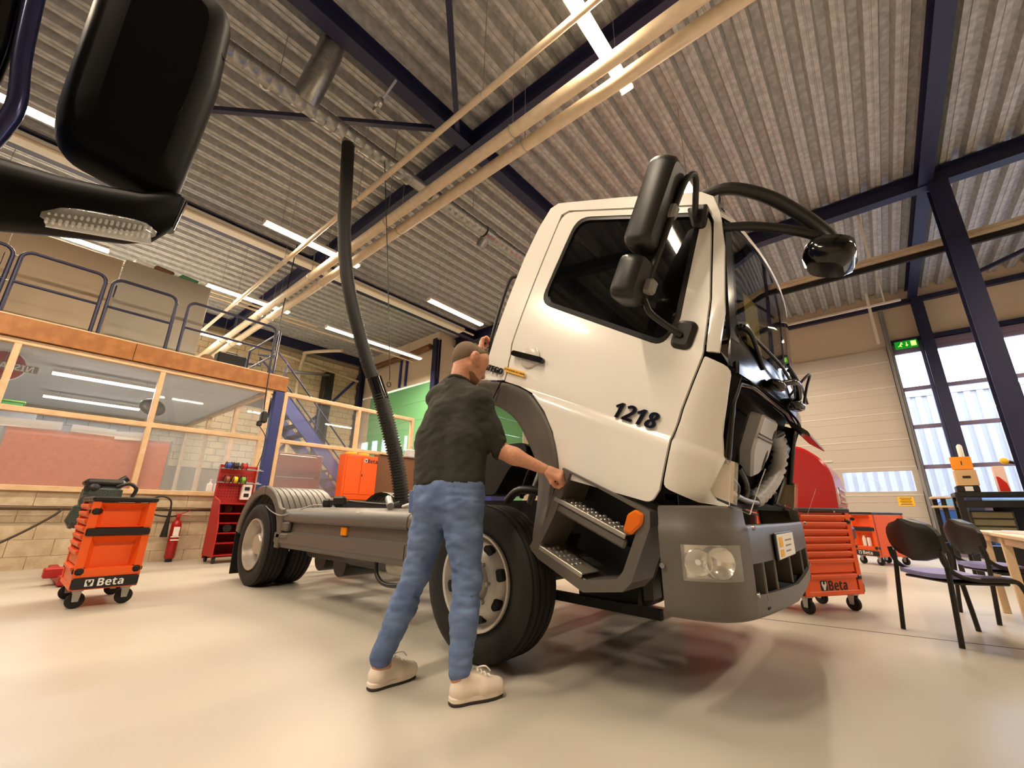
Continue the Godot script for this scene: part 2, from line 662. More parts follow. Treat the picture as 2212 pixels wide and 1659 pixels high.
	matn("beard", C(132, 92, 66), C(150, 106, 78), 0.8, 0.0, 20.0, 0.1, 2.0, 35)
	mat("shoe_white", C(236, 222, 206), 0.6)
	mat("sole_dark", C(52, 48, 44), 0.8)

# a strip light with its lamp: x, y of the diffuser, centre z, length
func lamp(at: Vector3, ln: float, label: String, warm := true, energy := 10.0, grp := "warm strip lights under the workshop roof"):
	var t := thing("strip_light", label, "ceiling light", at, 0.0, grp)
	var b := mb()
	b.x = Transform3D(Basis.IDENTITY, at)
	b.prism(v2([-0.07, 0.02, 0.07, 0.02, 0.055, 0.075, -0.055, 0.075]), -ln / 2, ln / 2, 0.004)
	put(b, "housing", "lamp_body", t)
	b = mb(); b.x = Transform3D(Basis.IDENTITY, at)
	b.prism(v2([-0.062, 0.019, -0.05, -0.012, 0.05, -0.012, 0.062, 0.019]), -ln / 2 + 0.01, ln / 2 - 0.01, 0.004)
	put(b, "diffuser", "lamp_warm" if warm else "lamp_cool", t)
	b = mb(); b.x = Transform3D(Basis.IDENTITY, at)
	for s in [-1, 1]:
		b = mb(); b.x = Transform3D(Basis.IDENTITY, at)
		b.box(Vector3(0, 0.03, s * ln / 2), Vector3(0.14, 0.085, 0.012), 0.003)
		put(b, "end_cap", "lamp_body", t)
		b = mb(); b.x = Transform3D(Basis.IDENTITY, at)
		b.cyl(Vector3(0, 0.07, s * ln * 0.35), Vector3(0, ((6.60 if fposmod(at.x + 15.45, 0.3) > 0.085 and fposmod(at.x + 15.45, 0.3) < 0.23 else 6.60 + 0.12) if warm else 3.13) - at.y, s * ln * 0.35), 0.004, 5)
		put(b, "suspension_wire", "steel", t)
	var l := AreaLight3D.new()
	l.name = "light"
	l.area_size = Vector2(0.1, ln - 0.04)
	l.light_energy = energy
	l.light_color = Color(1.0, 0.915, 0.80) if warm else Color(0.94, 0.97, 1.0)
	l.shadow_enabled = true
	l.set("area_range", 40.0)
	l.position = Vector3(0, -0.02, 0)
	l.rotation_degrees = Vector3(-90, 0, 0)
	t.add_child(l)
	return t

func lamps():
	var E := 13.0
	var Y := 5.2
	for a in [[-1.32, -2.56, "warm strip light straight above the white truck cab"], [-6.74, -2.56, "warm strip light above the rear of the truck, crossed by the black hose"],
		[-6.74, -5.87, "warm strip light beyond the truck cab's rear edge"], [-6.74, 0.76, "warm strip light half hidden behind the big black truck mirror"],
		[-9.80, -2.58, "warm strip light beside the beige boards, crossed by cream pipes"], [-9.80, 0.55, "warm strip light above the blue mezzanine railing by the mirror lamp"], [-12.9, -2.58, "warm strip light beyond the boards towards the block wall"], [-12.9, 0.6, "added warm strip light hidden behind the beige boards, brightening the block wall"],  # the lamp hidden by the boards is added to brighten the block wall
		[-1.32, -5.87, "warm strip light hidden behind the white cab roof"], [-1.32, -8.2, "warm strip light seen through the truck windscreen"],
		[-1.32, 0.76, "warm strip light over the open floor before the truck door"], [-1.32, 4.1, "warm strip light over the open floor by the end wall"],
		[-4.1, 2.4, "warm strip light over the floor behind the dark mirror truck"], [4.1, -4.1, "added warm strip light over the chairs bay, brightening its floor"], [4.1, -7.5, "added warm strip light over the bay beyond the tall column, brightening its floor"], [4.1, -11.2, "added warm strip light before the far window bays, brightening that side"], [-1.32, -11.6, "warm strip light in front of the big sectional door"], [-4.6, -11.0, "warm strip light beyond the cab near the sectional door"]]:  # lamps over the chairs, column and window bays are added to brighten that side
		lamp(Vector3(a[0], Y, a[1]), 1.64, a[2], true, E * (1.8 if a[0] < -12.0 else 1.0))
	lamp(Vector3(-9.9, Y, -5.82), 2.95, "long warm strip light under the roof ribs, crossed by the black hose", true, E * 2.6)
	for a in [[-10.36, -0.83, 1.47, "white tube light inside the office close to the glazing"], [-12.82, -0.88, 1.55, "white tube light deep inside the office, under its ceiling"]]:
		lamp(Vector3(a[0], 2.98, a[1]), a[2], a[3], false, 7.0, "white tube lights inside the office")

func block_mesh(s: Vector3) -> ArrayMesh:
	var b := mb()
	b.box(Vector3.ZERO, s, 0.004)
	return mesh_of(b)

func ibeam(b: MB, a: Vector3, c: Vector3, w: float, h: float, tk := 0.014):
	# a, c run along the underside
	var u := Vector3.UP
	b.bar(a + u * tk * 0.5, c + u * tk * 0.5, w, tk)
	b.bar(a + u * (h - tk * 0.5), c + u * (h - tk * 0.5), w, tk)
	b.bar(a + u * h * 0.5, c + u * h * 0.5, tk, h - tk * 2)

func building():
	var b := mb()
	b.box(Vector3(-3.5, -0.1, -4.0), Vector3(24, 0.2, 22.2))
	var fl := struct(b, "floor", "floor", "pale beige resin workshop floor with a soft gloss")
	b = mb()
	b.bar(Vector3(-1.6, 0.0006, -4.37), Vector3(1.6, 0.0006, -4.98), 0.012, 0.0012)
	put(b, "joint_line", "joint", fl, "thin brown joint line in the floor")
	b = mb()
	b.bar(Vector3(-2.2, 0.0007, -9.12), Vector3(4.0, 0.0007, -9.25), 0.05, 0.0014)
	put(b, "yellow_line", "yellow_paint", fl, "yellow painted floor line")
	# roof: ribbed steel sheets running along z
	var hd := holder("ceiling", "ribbed grey steel roof deck seen from below", Vector3(0, 6.6, 0))
	b = mb()
	var prof := []
	for k in 3:
		var x0 := -0.45 + k * 0.30
		prof.append_array(v2([x0, 0.13, x0 + 0.055, 0.13, x0 + 0.09, 0.0, x0 + 0.145, 0.0, x0 + 0.15, 0.012, x0 + 0.165, 0.012, x0 + 0.17, 0.0, x0 + 0.225, 0.0, x0 + 0.26, 0.13]))
	prof.append(Vector2(0.45, 0.13))
	var rows := []
	for z in [-10.8, 10.8]:
		var r := []
		for p in prof: r.append(Vector3(p.x, p.y, z))
		rows.append(r)
	b.loft(rows, false, false, 0.99)
	var sheet := mesh_of(b)
	for i in 26:
		piece(sheet, "deck", "roof_sheet", hd, Transform3D(Basis.IDENTITY, Vector3(-15.0 + 0.9 * i, 0, -4.0)))
	b = mb()
	b.box(Vector3(-3.5, 6.87, -4.0), Vector3(24.4, 0.2, 22.4))  # unseen slab added above the deck to block the sky
	put(b, "sky_blocker", "sky_blocker", hd)
	# steel frame
	var grp := "dark blue roof beams of the hall"
	for a in [[-15.0, "first", "blue roof beam along the block wall"], [-9.5, "", "blue roof beam above the office front"], [-4.0, "", "blue roof beam passing behind the white cab roof"], [1.5, "", "blue roof beam that meets the tall column by the windows"], [7.0, "", "blue roof beam along the far side wall"]]:
		b = mb()
		ibeam(b, Vector3(a[0], 6.29, 6.9), Vector3(a[0], 6.29, -14.3), 0.19, 0.3)
		one(b, "roof_beam", "blue_steel", a[2], "beam", grp)
	for a in [[-9.12, "dark blue girder across the hall above the cream rail"], [-3.6, "dark blue girder running beside the cream ceiling pipes"], [2.0, "dark blue girder behind the camera"]]:
		b = mb()
		ibeam(b, Vector3(-14.9, 6.27, a[0]), Vector3(7.9, 6.27, a[0]), 0.2, 0.3)
		one(b, "roof_girder", "blue_steel", a[1], "beam", grp)
	for a in [[Vector3(-2.3, 6.36, -1.55), Vector3(-3.95, 6.36, -3.25), "thin blue roof brace beside the big strip light"], [Vector3(-6.5, 6.36, -0.62), Vector3(-4.05, 6.36, -3.1), "thin blue roof brace crossing behind the hose"], [Vector3(2.4, 6.36, -13.85), Vector3(6.8, 6.36, -9.4), "thin blue roof brace above the window wall"]]:
		b = mb()
		b.bar(a[0], a[1], 0.07, 0.07)
		one(b, "roof_brace", "blue_steel", a[2], "brace", "diagonal roof braces")
	# columns
	for a in [[Vector3(1.645, 0, -9.12), 0.24, 0.3, 6.27, "tall dark blue column in front of the windows"], [Vector3(1.57, 0, -14.22), 0.22, 0.2, 6.29, "dark blue wall column between the window bays"],
		[Vector3(-10.36, 0, -8.25), 0.2, 0.2, 6.29, "dark blue column at the corner beside the green door"], [Vector3(-14.85, 0, -8.2), 0.2, 0.2, 6.29, "dark blue column in the corner of the block wall"],
		[Vector3(-14.8, 0, -6.85), 0.34, 0.32, 5.62, "black square column in front of the block wall"], [Vector3(-9.04, 0, -3.22), 0.16, 0.16, 3.12, "blue post between office glazing and the second partition"]]:
		b = mb()
		if a[4].begins_with("black"):
			b.box(a[0] + Vector3(0, a[3] / 2, 0), Vector3(a[1], a[3], a[2]), 0.01)
			one(b, "column", "black_plastic", a[4], "column")
		elif a[4].begins_with("blue post"):
			b.box(a[0] + Vector3(0, a[3] / 2, 0), Vector3(a[1], a[3], a[2]), 0.006)
			one(b, "column", "blue_light", a[4], "column")
		else:
			var w: float = a[1]
			var d: float = a[2]
			for s in [-1, 1]:
				b.box(a[0] + Vector3(0, a[3] / 2, s * (d / 2 - 0.01)), Vector3(w, a[3], 0.02))
			b.box(a[0] + Vector3(0, a[3] / 2, 0), Vector3(0.014, a[3], d - 0.04))
			one(b, "column", "blue_steel", a[4], "column")
	# walls
	b = mb()
	b.box(Vector3(-15.16, 3.38, -0.7), Vector3(0.2, 6.76, 15.4))
	var wl := struct(b, "wall_left", "mortar", "block wall behind the stairs and the office")
	var bm := block_mesh(Vector3(0.06, 0.19, 0.39))
	for r in 21:
		for k in 15:
			var y := 2.02 + r * 0.2
			var z := -8.1 + k * 0.4 + (0.2 if r % 2 else 0.0)
			piece(bm, "block_a" if (r * 7 + k * 3) % 5 < 3 else "block_b", "block", wl, Transform3D(Basis.IDENTITY, Vector3(-15.045, y, z) - wl.position))
	var gm := block_mesh(Vector3(0.05, 0.19, 0.39))
	for r in 5:
		for k in 14:
			piece(gm, "block_grey", "block", wl, Transform3D(Basis.IDENTITY, Vector3(-15.05, 2.02 + r * 0.2, -2.05 + k * 0.4 + (0.2 if r % 2 else 0.0)) - wl.position))
	b = mb()
	b.box(Vector3(-12.7, 5.78, -8.42), Vector3(4.7, 1.64, 0.2))
	struct(b, "wall_back", "wall_cream", "cream cladding above the green door")
	b = mb(); b.box(Vector3(-14.6, 2.45, -8.42), Vector3(0.74, 4.9, 0.2))
	struct(b, "wall_back_corner", "wall_cream")
	b = mb()
	b.box(Vector3(-10.52, 5.7, -11.4), Vector3(0.2, 1.8, 6.1))
	struct(b, "wall_side", "wall_cream", "cream wall above the second green door")
	b = mb(); b.box(Vector3(-10.52, 2.4, -13.65), Vector3(0.2, 4.8, 1.5))
	struct(b, "wall_side_far", "wall_cream")
	b = mb(); b.box(Vector3(-10.52, 2.4, -8.85), Vector3(0.2, 4.8, 0.9))
	struct(b, "wall_side_near", "wall_cream")
	b = mb()
	b.box(Vector3(8.1, 3.38, -4.0), Vector3(0.2, 6.76, 22)); 
	struct(b, "wall_right", "wall_cream")
	b = mb()
	b.box(Vector3(-3.5, 3.38, 7.1), Vector3(23.6, 6.76, 0.2))
	struct(b, "wall_front", "wall_cream")
	# green sectional doors: panels one over the other
	var gd := thing("sectional_door", "green sectional door beyond the stairs and the hose", "door", Vector3(-12.3, 0, -8.36), 0.0, "green sectional doors")
	for i in 8:
		b = mb()
		b.box(Vector3(-12.3, 0.306 + i * 0.612, -8.36), Vector3(3.85, 0.605, 0.05), 0.008)
		put(b, "panel", "green_door", gd)
	gd = thing("sectional_door", "green sectional door with two bright windows behind the wheel arch", "door", Vector3(-10.42, 0, -11.1), 0.0, "green sectional doors")
	for i in 8:
		b = mb()
		var y := 0.31 + i * 0.6
		if i != 3:
			b.box(Vector3(-10.44, y, -11.1), Vector3(0.05, 0.59, 3.55), 0.008)
			put(b, "panel", "green_door", gd)
		else:
			b.box(Vector3(-10.44, y - 0.27, -11.1), Vector3(0.05, 0.06, 3.55), 0.006); b.box(Vector3(-10.44, y + 0.27, -11.1), Vector3(0.05, 0.06, 3.55), 0.006)
			for z in [-12.86, -11.98, -11.1, -10.22, -9.34]:
				b.box(Vector3(-10.44, y, z), Vector3(0.05, 0.5, 0.06), 0.006)
			var pn := put(b, "panel", "green_door", gd)
			for z in [-12.42, -11.54, -10.66, -9.78]:
				b = mb(); b.box(Vector3(-10.44, y, z), Vector3(0.012, 0.48, 0.82))
				put(b, "window_pane", "pane", pn)
	# pipes and cables on the block wall
	b = mb()
	b.cyl(Vector3(-14.9, 5.95, -4.9), Vector3(-14.9, 5.62, -8.15), 0.05, 10)
	b.cyl(Vector3(-14.9, 6.02, -2.0), Vector3(-14.9, 5.95, -4.9), 0.05, 10)
	one(b, "wall_pipe", "cream_pipe", "cream pipe running along the block wall under the beam", "pipe")
	b = mb()
	b.tube(curve(v3([-13.4, 6.1, -6.55, -14.6, 6.12, -5.9, -14.72, 5.95, -5.86, -14.74, 5.0, -5.8, -14.74, 0.0, -5.8]), 4), 0.06, 10)
	one(b, "drain_pipe", "cream_pipe", "cream drain pipe down the block wall behind the stair rails", "pipe")
	b = mb()
	b.bar(Vector3(-14.98, 5.75, -8.1), Vector3(-14.98, 2.6, -5.6), 0.09, 0.04, Vector3.RIGHT)
	one(b, "wall_brace", "blue_light", "blue diagonal brace on the block wall", "brace")
	b = mb()
	b.tube(curve(v3([-14.4, 6.02, -8.15, -13.0, 6.0, -8.12, -11.5, 6.0, -8.12, -10.5, 6.02, -8.1]), 3), 0.1, 12)
	one(b, "lagged_pipe", "brown_board", "thick brown lagged pipe above the green door", "pipe")
	for x in [-12.35, -12.0]:
		b = mb()
		b.bar(Vector3(x, 4.95, -8.28), Vector3(x, 6.2, -8.28), 0.07, 0.07)
		one(b, "door_track", "blue_light", "short blue track above the green door", "track", "blue tracks above the green door")

func office():
	var b := mb()
	# low wall of large painted blocks
	b.box(Vector3(-9.13, 0.5, 0.55), Vector3(0.18, 1.0, 7.3))
	b.box(Vector3(-9.13, 0.5, -4.95), Vector3(0.18, 1.0, 3.3))
	var lw := struct(b, "wall_office", "mortar_low", "low painted block wall under the office glazing")
	var bm := block_mesh(Vector3(0.05, 0.217, 0.437))
	for r in 5:
		for k in 14:
			var y := 0.055 + r * 0.22
			if r == 4: continue
			piece(bm, "low_block", "block", lw, Transform3D(Basis.IDENTITY, Vector3(-9.035, 0.274 + (r - 1) * 0.22 , -2.85 + k * 0.44 + (0.22 if r % 2 else 0.0)) - lw.position))
	var tm := block_mesh(Vector3(0.05, 0.217, 0.437))
	for k in 14:
		piece(tm, "low_block", "block", lw, Transform3D(Basis.IDENTITY, Vector3(-9.035, 0.934, -2.85 + k * 0.44 + 0.1) - lw.position))
	# steel rail along the wall
	b = mb()
	b.cyl(Vector3(-8.93, 0.80, 3.9), Vector3(-8.93, 0.80, -3.0), 0.03, 12)
	for z in [2.4, 0.4, -1.6]:
		b.box(Vector3(-8.98, 0.80, z), Vector3(0.09, 0.04, 0.05))
	one(b, "wall_rail", "rail_brown", "steel rail pipe along the low wall behind the left cart", "rail")
	# glazing: wooden frame of mullions and rails, each pane its own
	var z0 := 3.9
	var z1 := -3.1
	var mul := [3.84, 1.95, 0.32, -1.335, -3.03]
	var wf := holder("window_1", "wooden office glazing with clear upper and frosted lower panes", Vector3(-9.0, 1.03, 0.4))
	for y in [[1.065, 0.075, "sill", 0.16], [2.13, 0.08, "rail", 0.1], [3.08, 0.075, "rail", 0.1]]:
		b = mb()
		b.box(Vector3(-9.04, y[0], (z0 + z1) / 2), Vector3(y[3], y[1], z0 - z1), 0.006)
		put(b, y[2], "frame_wood", wf)
	for z in mul:
		b = mb()
		b.box(Vector3(-9.04, 2.07, z), Vector3(0.098, 1.95, 0.075), 0.006)
		put(b, "mullion", "frame_wood", wf)
	for i in 4:
		for k in 2:
			b = mb()
			var y0: float = 1.1 if k == 0 else 2.17
			var y1: float = 2.09 if k == 0 else 3.045
			b.box(Vector3(-9.05, (y0 + y1) / 2, (mul[i] + mul[i + 1]) / 2), Vector3(0.008, y1 - y0, mul[i] - mul[i + 1] - 0.075))
			put(b, "pane", "frosted" if k == 0 else "pane", wf)
	# side of the office facing the stairs
	var sf := holder("window_2", "wooden glazed side of the office towards the stairs", Vector3(-12, 0, -3.1))
	for y in [1.065, 3.08]:
		b = mb()
		b.box(Vector3(-12.05, y, -3.07), Vector3(5.8, 0.07, 0.09), 0.005)
		put(b, "rail", "frame_wood", sf)
	for x in [-14.9, -12.9, -10.9]:
		b = mb()
		b.box(Vector3(x, 2.07, -3.07), Vector3(0.07, 1.95, 0.09), 0.005)
		put(b, "mullion", "frame_wood", sf)
	for x in [-13.9, -11.9, -10.0]:
		b = mb()
		b.box(Vector3(x, 2.07, -3.07), Vector3(1.9, 1.95, 0.008))
		put(b, "pane", "pane", sf)
	b = mb()
	b.box(Vector3(-12.05, 0.5, -3.07), Vector3(5.9, 1.0, 0.14))
	struct(b, "wall_office_side", "wall_cream")
	b = mb()
	b.box(Vector3(-12.05, 3.27, 0.375), Vector3(6.05, 0.3, 7.05))
	struct(b, "ceiling_office", "ceiling_white", "pale grey ceiling of the office")
	b = mb()
	b.box(Vector3(-12.05, 1.55, 3.9), Vector3(6.0, 3.1, 0.1))
	struct(b, "wall_office_end", "ceiling_white")
	# fascia of wooden boards
	var fa := thing("fascia", "orange wooden fascia boards along the edge of the mezzanine", "fascia", Vector3(-8.95, 3.12, 0.3))
	var ends := [3.9, 2.1, -0.90, -3.33]
	for i in 3:
		b = mb()
		b.box(Vector3(-8.97, 3.27, (ends[i] + ends[i + 1]) / 2), Vector3(0.06, 0.29, ends[i] - ends[i + 1] - 0.006), 0.003)
		put(b, "board", "fascia", fa)
	b = mb()
	b.box(Vector3(-8.98, 3.425, 0.28), Vector3(0.08, 0.02, 7.2), 0.003)
	put(b, "edge_strip", "frame_wood", fa)
	# second partition
	var pf := holder("window_3", "wooden glazed partition in front of the stairs", Vector3(-9.0, 1.0, -5.0))
	for y in [[1.03, 0.07], [2.13, 0.075], [3.1, 0.08]]:
		b = mb()
		b.box(Vector3(-9.04, y[0], -4.96), Vector3(0.1, y[1], 3.27), 0.006)
		put(b, "rail", "frame_wood", pf)
	var m2 := [-3.36, -5.03, -6.56]
	for z in m2:
		b = mb()
		b.box(Vector3(-9.04, 2.06, z), Vector3(0.098, 2.1, 0.075), 0.006)
		put(b, "mullion", "frame_wood", pf)
	for i in 2:
		for k in 2:
			b = mb()
			var y0: float = 1.07 if k == 0 else 2.17
			var y1: float = 2.09 if k == 0 else 3.06
			b.box(Vector3(-9.05, (y0 + y1) / 2, (m2[i] + m2[i + 1]) / 2), Vector3(0.008, y1 - y0, m2[i] - m2[i + 1] - 0.075))
			put(b, "pane", "pane_film" if k == 0 and i == 0 else "pane", pf)
	# what stands inside
	b = mb()
	b.box(Vector3(-9.17, 1.5, -0.77), Vector3(0.03, 0.80, 1.86), 0.004)
	var ob := thing("notice_board", "large orange board standing behind the frosted office panes", "board", Vector3(-9.17, 1.1, -0.77))
	put(b, "panel", "orange_board", ob)
	b = mb()
	b.box(Vector3(-9.17, 1.5, 0.165), Vector3(0.04, 0.84, 0.03), 0.003); b.box(Vector3(-9.17, 1.5, -1.715), Vector3(0.04, 0.84, 0.03), 0.003)
	put(b, "frame", "grey_mid", ob)
	for a in [[-0.06, 1.96, 0.62, 0.12, 0.03, "wide white paper at the yellow box end of the orange board"], [-0.72, 1.955, 0.5, 0.11, -0.03, "white paper stuck at the middle top of the orange board"], [-1.15, 1.93, 0.36, 0.13, 0.05, "small white paper on the orange board beside the mullion"]]:
		b = mb()
		b.box(Vector3(-9.13, a[1], a[0]), Vector3(0.006, a[3], a[2]), 0.0, Basis(Vector3.RIGHT, a[4]))
		one(b, "paper_sheet", "paper", a[5], "paper", "papers above the orange board")
	b = mb()
	b.box(Vector3(-9.22, 2.02, 0.62), Vector3(0.1, 0.16, 0.35), 0.01)
	one(b, "yellow_box", "sign_yellow", "yellow box behind the glazing beside the orange board", "box")
	for z in [-2.36, -2.47]:
		var t := thing("soap_bottle", "white pump bottle on the office window sill", "bottle", Vector3(-9.0, 1.103, z), 0.0, "white pump bottles on the sill")
		b = mb(); b.x.origin = Vector3(-9.0, 1.103, z)
		b.prism(rrect(0.05, 0.085, 0.02), 0.0, 0.14, 0.01, Basis(Vector3.RIGHT, Vector3.BACK, Vector3.UP))
		put(b, "body", "white", t)
		b = mb(); b.x.origin = Vector3(-9.0, 1.103, z)
		b.cyl(Vector3(0, 0.14, 0), Vector3(0, 0.165, 0), 0.018, 10); b.cyl(Vector3(0, 0.165, 0), Vector3(0, 0.2, 0), 0.008, 8); b.box(Vector3(0.01, 0.205, 0), Vector3(0.05, 0.016, 0.02), 0.004)
		put(b, "pump", "paper", t)
	var sh := thing("pendant_lamp", "round dark grey metal shade hanging in the office", "lamp", Vector3(-9.5, 2.35, -1.40))
	b = mb()
	b.lathe([Vector2(0.0, 0.02), Vector2(0.05, 0.018), Vector2(0.13, 0.0), Vector2(0.185, -0.05), Vector2(0.19, -0.06), Vector2(0.175, -0.05), Vector2(0.12, -0.012), Vector2(0.0, 0.0)], Vector3(-9.5, 2.55, -1.40), Vector3(0.8, 0.5, -0.1).normalized(), 28)
	put(b, "reflector", "grey_dark", sh)
	b = mb()
	b.cyl(Vector3(-9.49, 2.56, -1.4), Vector3(-9.5, 3.12, -1.4), 0.01, 8); b.cyl(Vector3(-9.53, 2.53, -1.4), Vector3(-9.46, 2.575, -1.405), 0.05, 14)
	put(b, "stem", "black_plastic", sh)
	# round red sign read from behind
	var sg := thing("round_sign", "round red sign with a grey bar, seen from its back", "sign", Vector3(-10.0, 2.66, 0.33))
	b = mb()
	b.cyl(Vector3(-10.0, 2.90, 0.42), Vector3(-10.03, 2.90, 0.42), 0.23, 32)
	put(b, "disc", "red_paint", sg)
	b = mb()
	b.tube(_circle(Vector3(-10.0, 2.90, 0.42), 0.235, 32), 0.008, 6, true)
	put(b, "rim", "white", sg)
	b = mb()
	b.box(Vector3(-9.985, 2.90, 0.36), Vector3(0.03, 0.11, 0.62), 0.01)
	put(b, "bar", "grey_mid", sg)
	text("NISSAN", 0.13, 0.006, "white", sg, Transform3D(Basis(Vector3(0, 0, 1), Vector3(0, 1, 0), Vector3(-1, 0, 0)), Vector3(-9.966, 2.845, 0.33) - sg.position + Vector3(0, 0.05, 0)), true)
	b = mb()
	b.cyl(Vector3(-10.0, 3.12, 0.42), Vector3(-10.0, 2.9, 0.42), 0.006, 6)
	put(b, "hanger", "steel", sg)
	var cb := thing("cupboard", "grey cupboard standing in the office behind the frosted pane", "cupboard", Vector3(-11.0, 0, 0.4))
	b = mb(); b.box(Vector3(-11.0, 1.17, 0.4), Vector3(0.5, 2.33, 1.0), 0.01)
	put(b, "body", "grey_mid", cb)
	var bn := thing("green_bin", "green plastic bin on top of the office cupboard", "bin", Vector3(-11.0, 2.34, 0.22))
	b = mb(); b.prism(v2([-0.10, 0, 0.10, 0, 0.13, 0.16, -0.13, 0.16]), -0.12, 0.12, 0.006, Basis(Vector3.BACK, Vector3.UP, Vector3.RIGHT), Vector3(-11.0, 2.34, 0.22))
	put(b, "tub", "green_bin", bn)
	b = mb(); b.box(Vector3(-11.0, 2.51, 0.22), Vector3(0.28, 0.025, 0.3), 0.006)
	put(b, "lid", "green_lime", bn)
	b = mb(); b.box(Vector3(-14.96, 2.93, -1.5), Vector3(0.06, 0.1, 1.05), 0.005)
	one(b, "wall_bar", "sign_yellow", "long yellow bar fixed to the grey office block wall", "bar")
	# added behind the second partition in place of a red reflection in its panes
	var rc := thing("reflection_cabinet", "added dark red cabinet behind the partition film, standing in for a red reflection", "cabinet", Vector3(-9.75, 0, -4.05))
	b = mb(); b.box(Vector3(-9.75, 0.98, -4.0), Vector3(0.5, 1.96, 1.1), 0.01)
	put(b, "body", "red_brown", rc)
	for y in [0.45, 0.9, 1.35, 1.8]:
		b = mb(); b.box(Vector3(-9.49, y - 0.03, -4.0), Vector3(0.02, 0.40, 1.04), 0.005)
		var dr := put(b, "drawer", "red_brown", rc)
		b = mb(); b.box(Vector3(-9.475, y + 0.12, -4.0), Vector3(0.015, 0.022, 0.8), 0.003)
		put(b, "handle", "steel", dr)
	# the hanging pendant switch and its cable
	var pc := thing("pendant_control", "black pendant control hanging on a thin cable by the blue post", "control", Vector3(-8.75, 2.35, -2.93))
	b = mb(); b.tube(curve(v3([-8.6, 6.25, -2.9, -8.62, 4.6, -2.86, -8.7, 3.6, -2.86, -8.75, 2.75, -2.9, -8.75, 2.62, -2.92]), 5), 0.011, 6)
	put(b, "cable", "black_plastic", pc)
	b = mb(); b.box(Vector3(-8.75, 2.5, -2.93), Vector3(0.13, 0.22, 0.12), 0.03); b.box(Vector3(-8.75, 2.37, -2.87), Vector3(0.08, 0.1, 0.09), 0.02)
	put(b, "handset", "black_plastic", pc)
	b = mb(); b.box(Vector3(-8.74, 2.63, -2.93), Vector3(0.05, 0.06, 0.05), 0.01)
	put(b, "clamp", "steel", pc)
	b = mb(); b.tube(curve(v3([-8.75, 2.33, -2.88, -8.72, 2.1, -3.02, -8.74, 1.7, -3.0, -8.72, 1.25, -2.86, -8.75, 1.0, -2.8]), 5), 0.008, 6)
	put(b, "lead", "black_plastic", pc)

func _circle(c: Vector3, r: float, k: int) -> Array:
	var p := []
	for i in k: p.append(c + Vector3(0, cos(TAU * i / k) * r, sin(TAU * i / k) * r))
	return p

func rail_frame(b: MB, z0: float, z1: float, y0: float, y1: float, r: float, x: float):
	# an inverted U of bent tube with a middle rail
	var k := 0.12
	var p := [Vector3(x, y0, z0), Vector3(x, y1 - k, z0)]
	var s := signf(z1 - z0)
	for i in 5:
		var a := PI * 0.5 * i / 4
		p.append(Vector3(x, y1 - k + sin(a) * k, z0 + s * k * (1 - cos(a))))
	for i in 5:
		var a := PI * 0.5 * i / 4
		p.append(Vector3(x, y1 - k + cos(a) * k, z1 - s * k * (1 - sin(a))))
	p.append(Vector3(x, y0, z1))
	b.tube(p, r, 8)

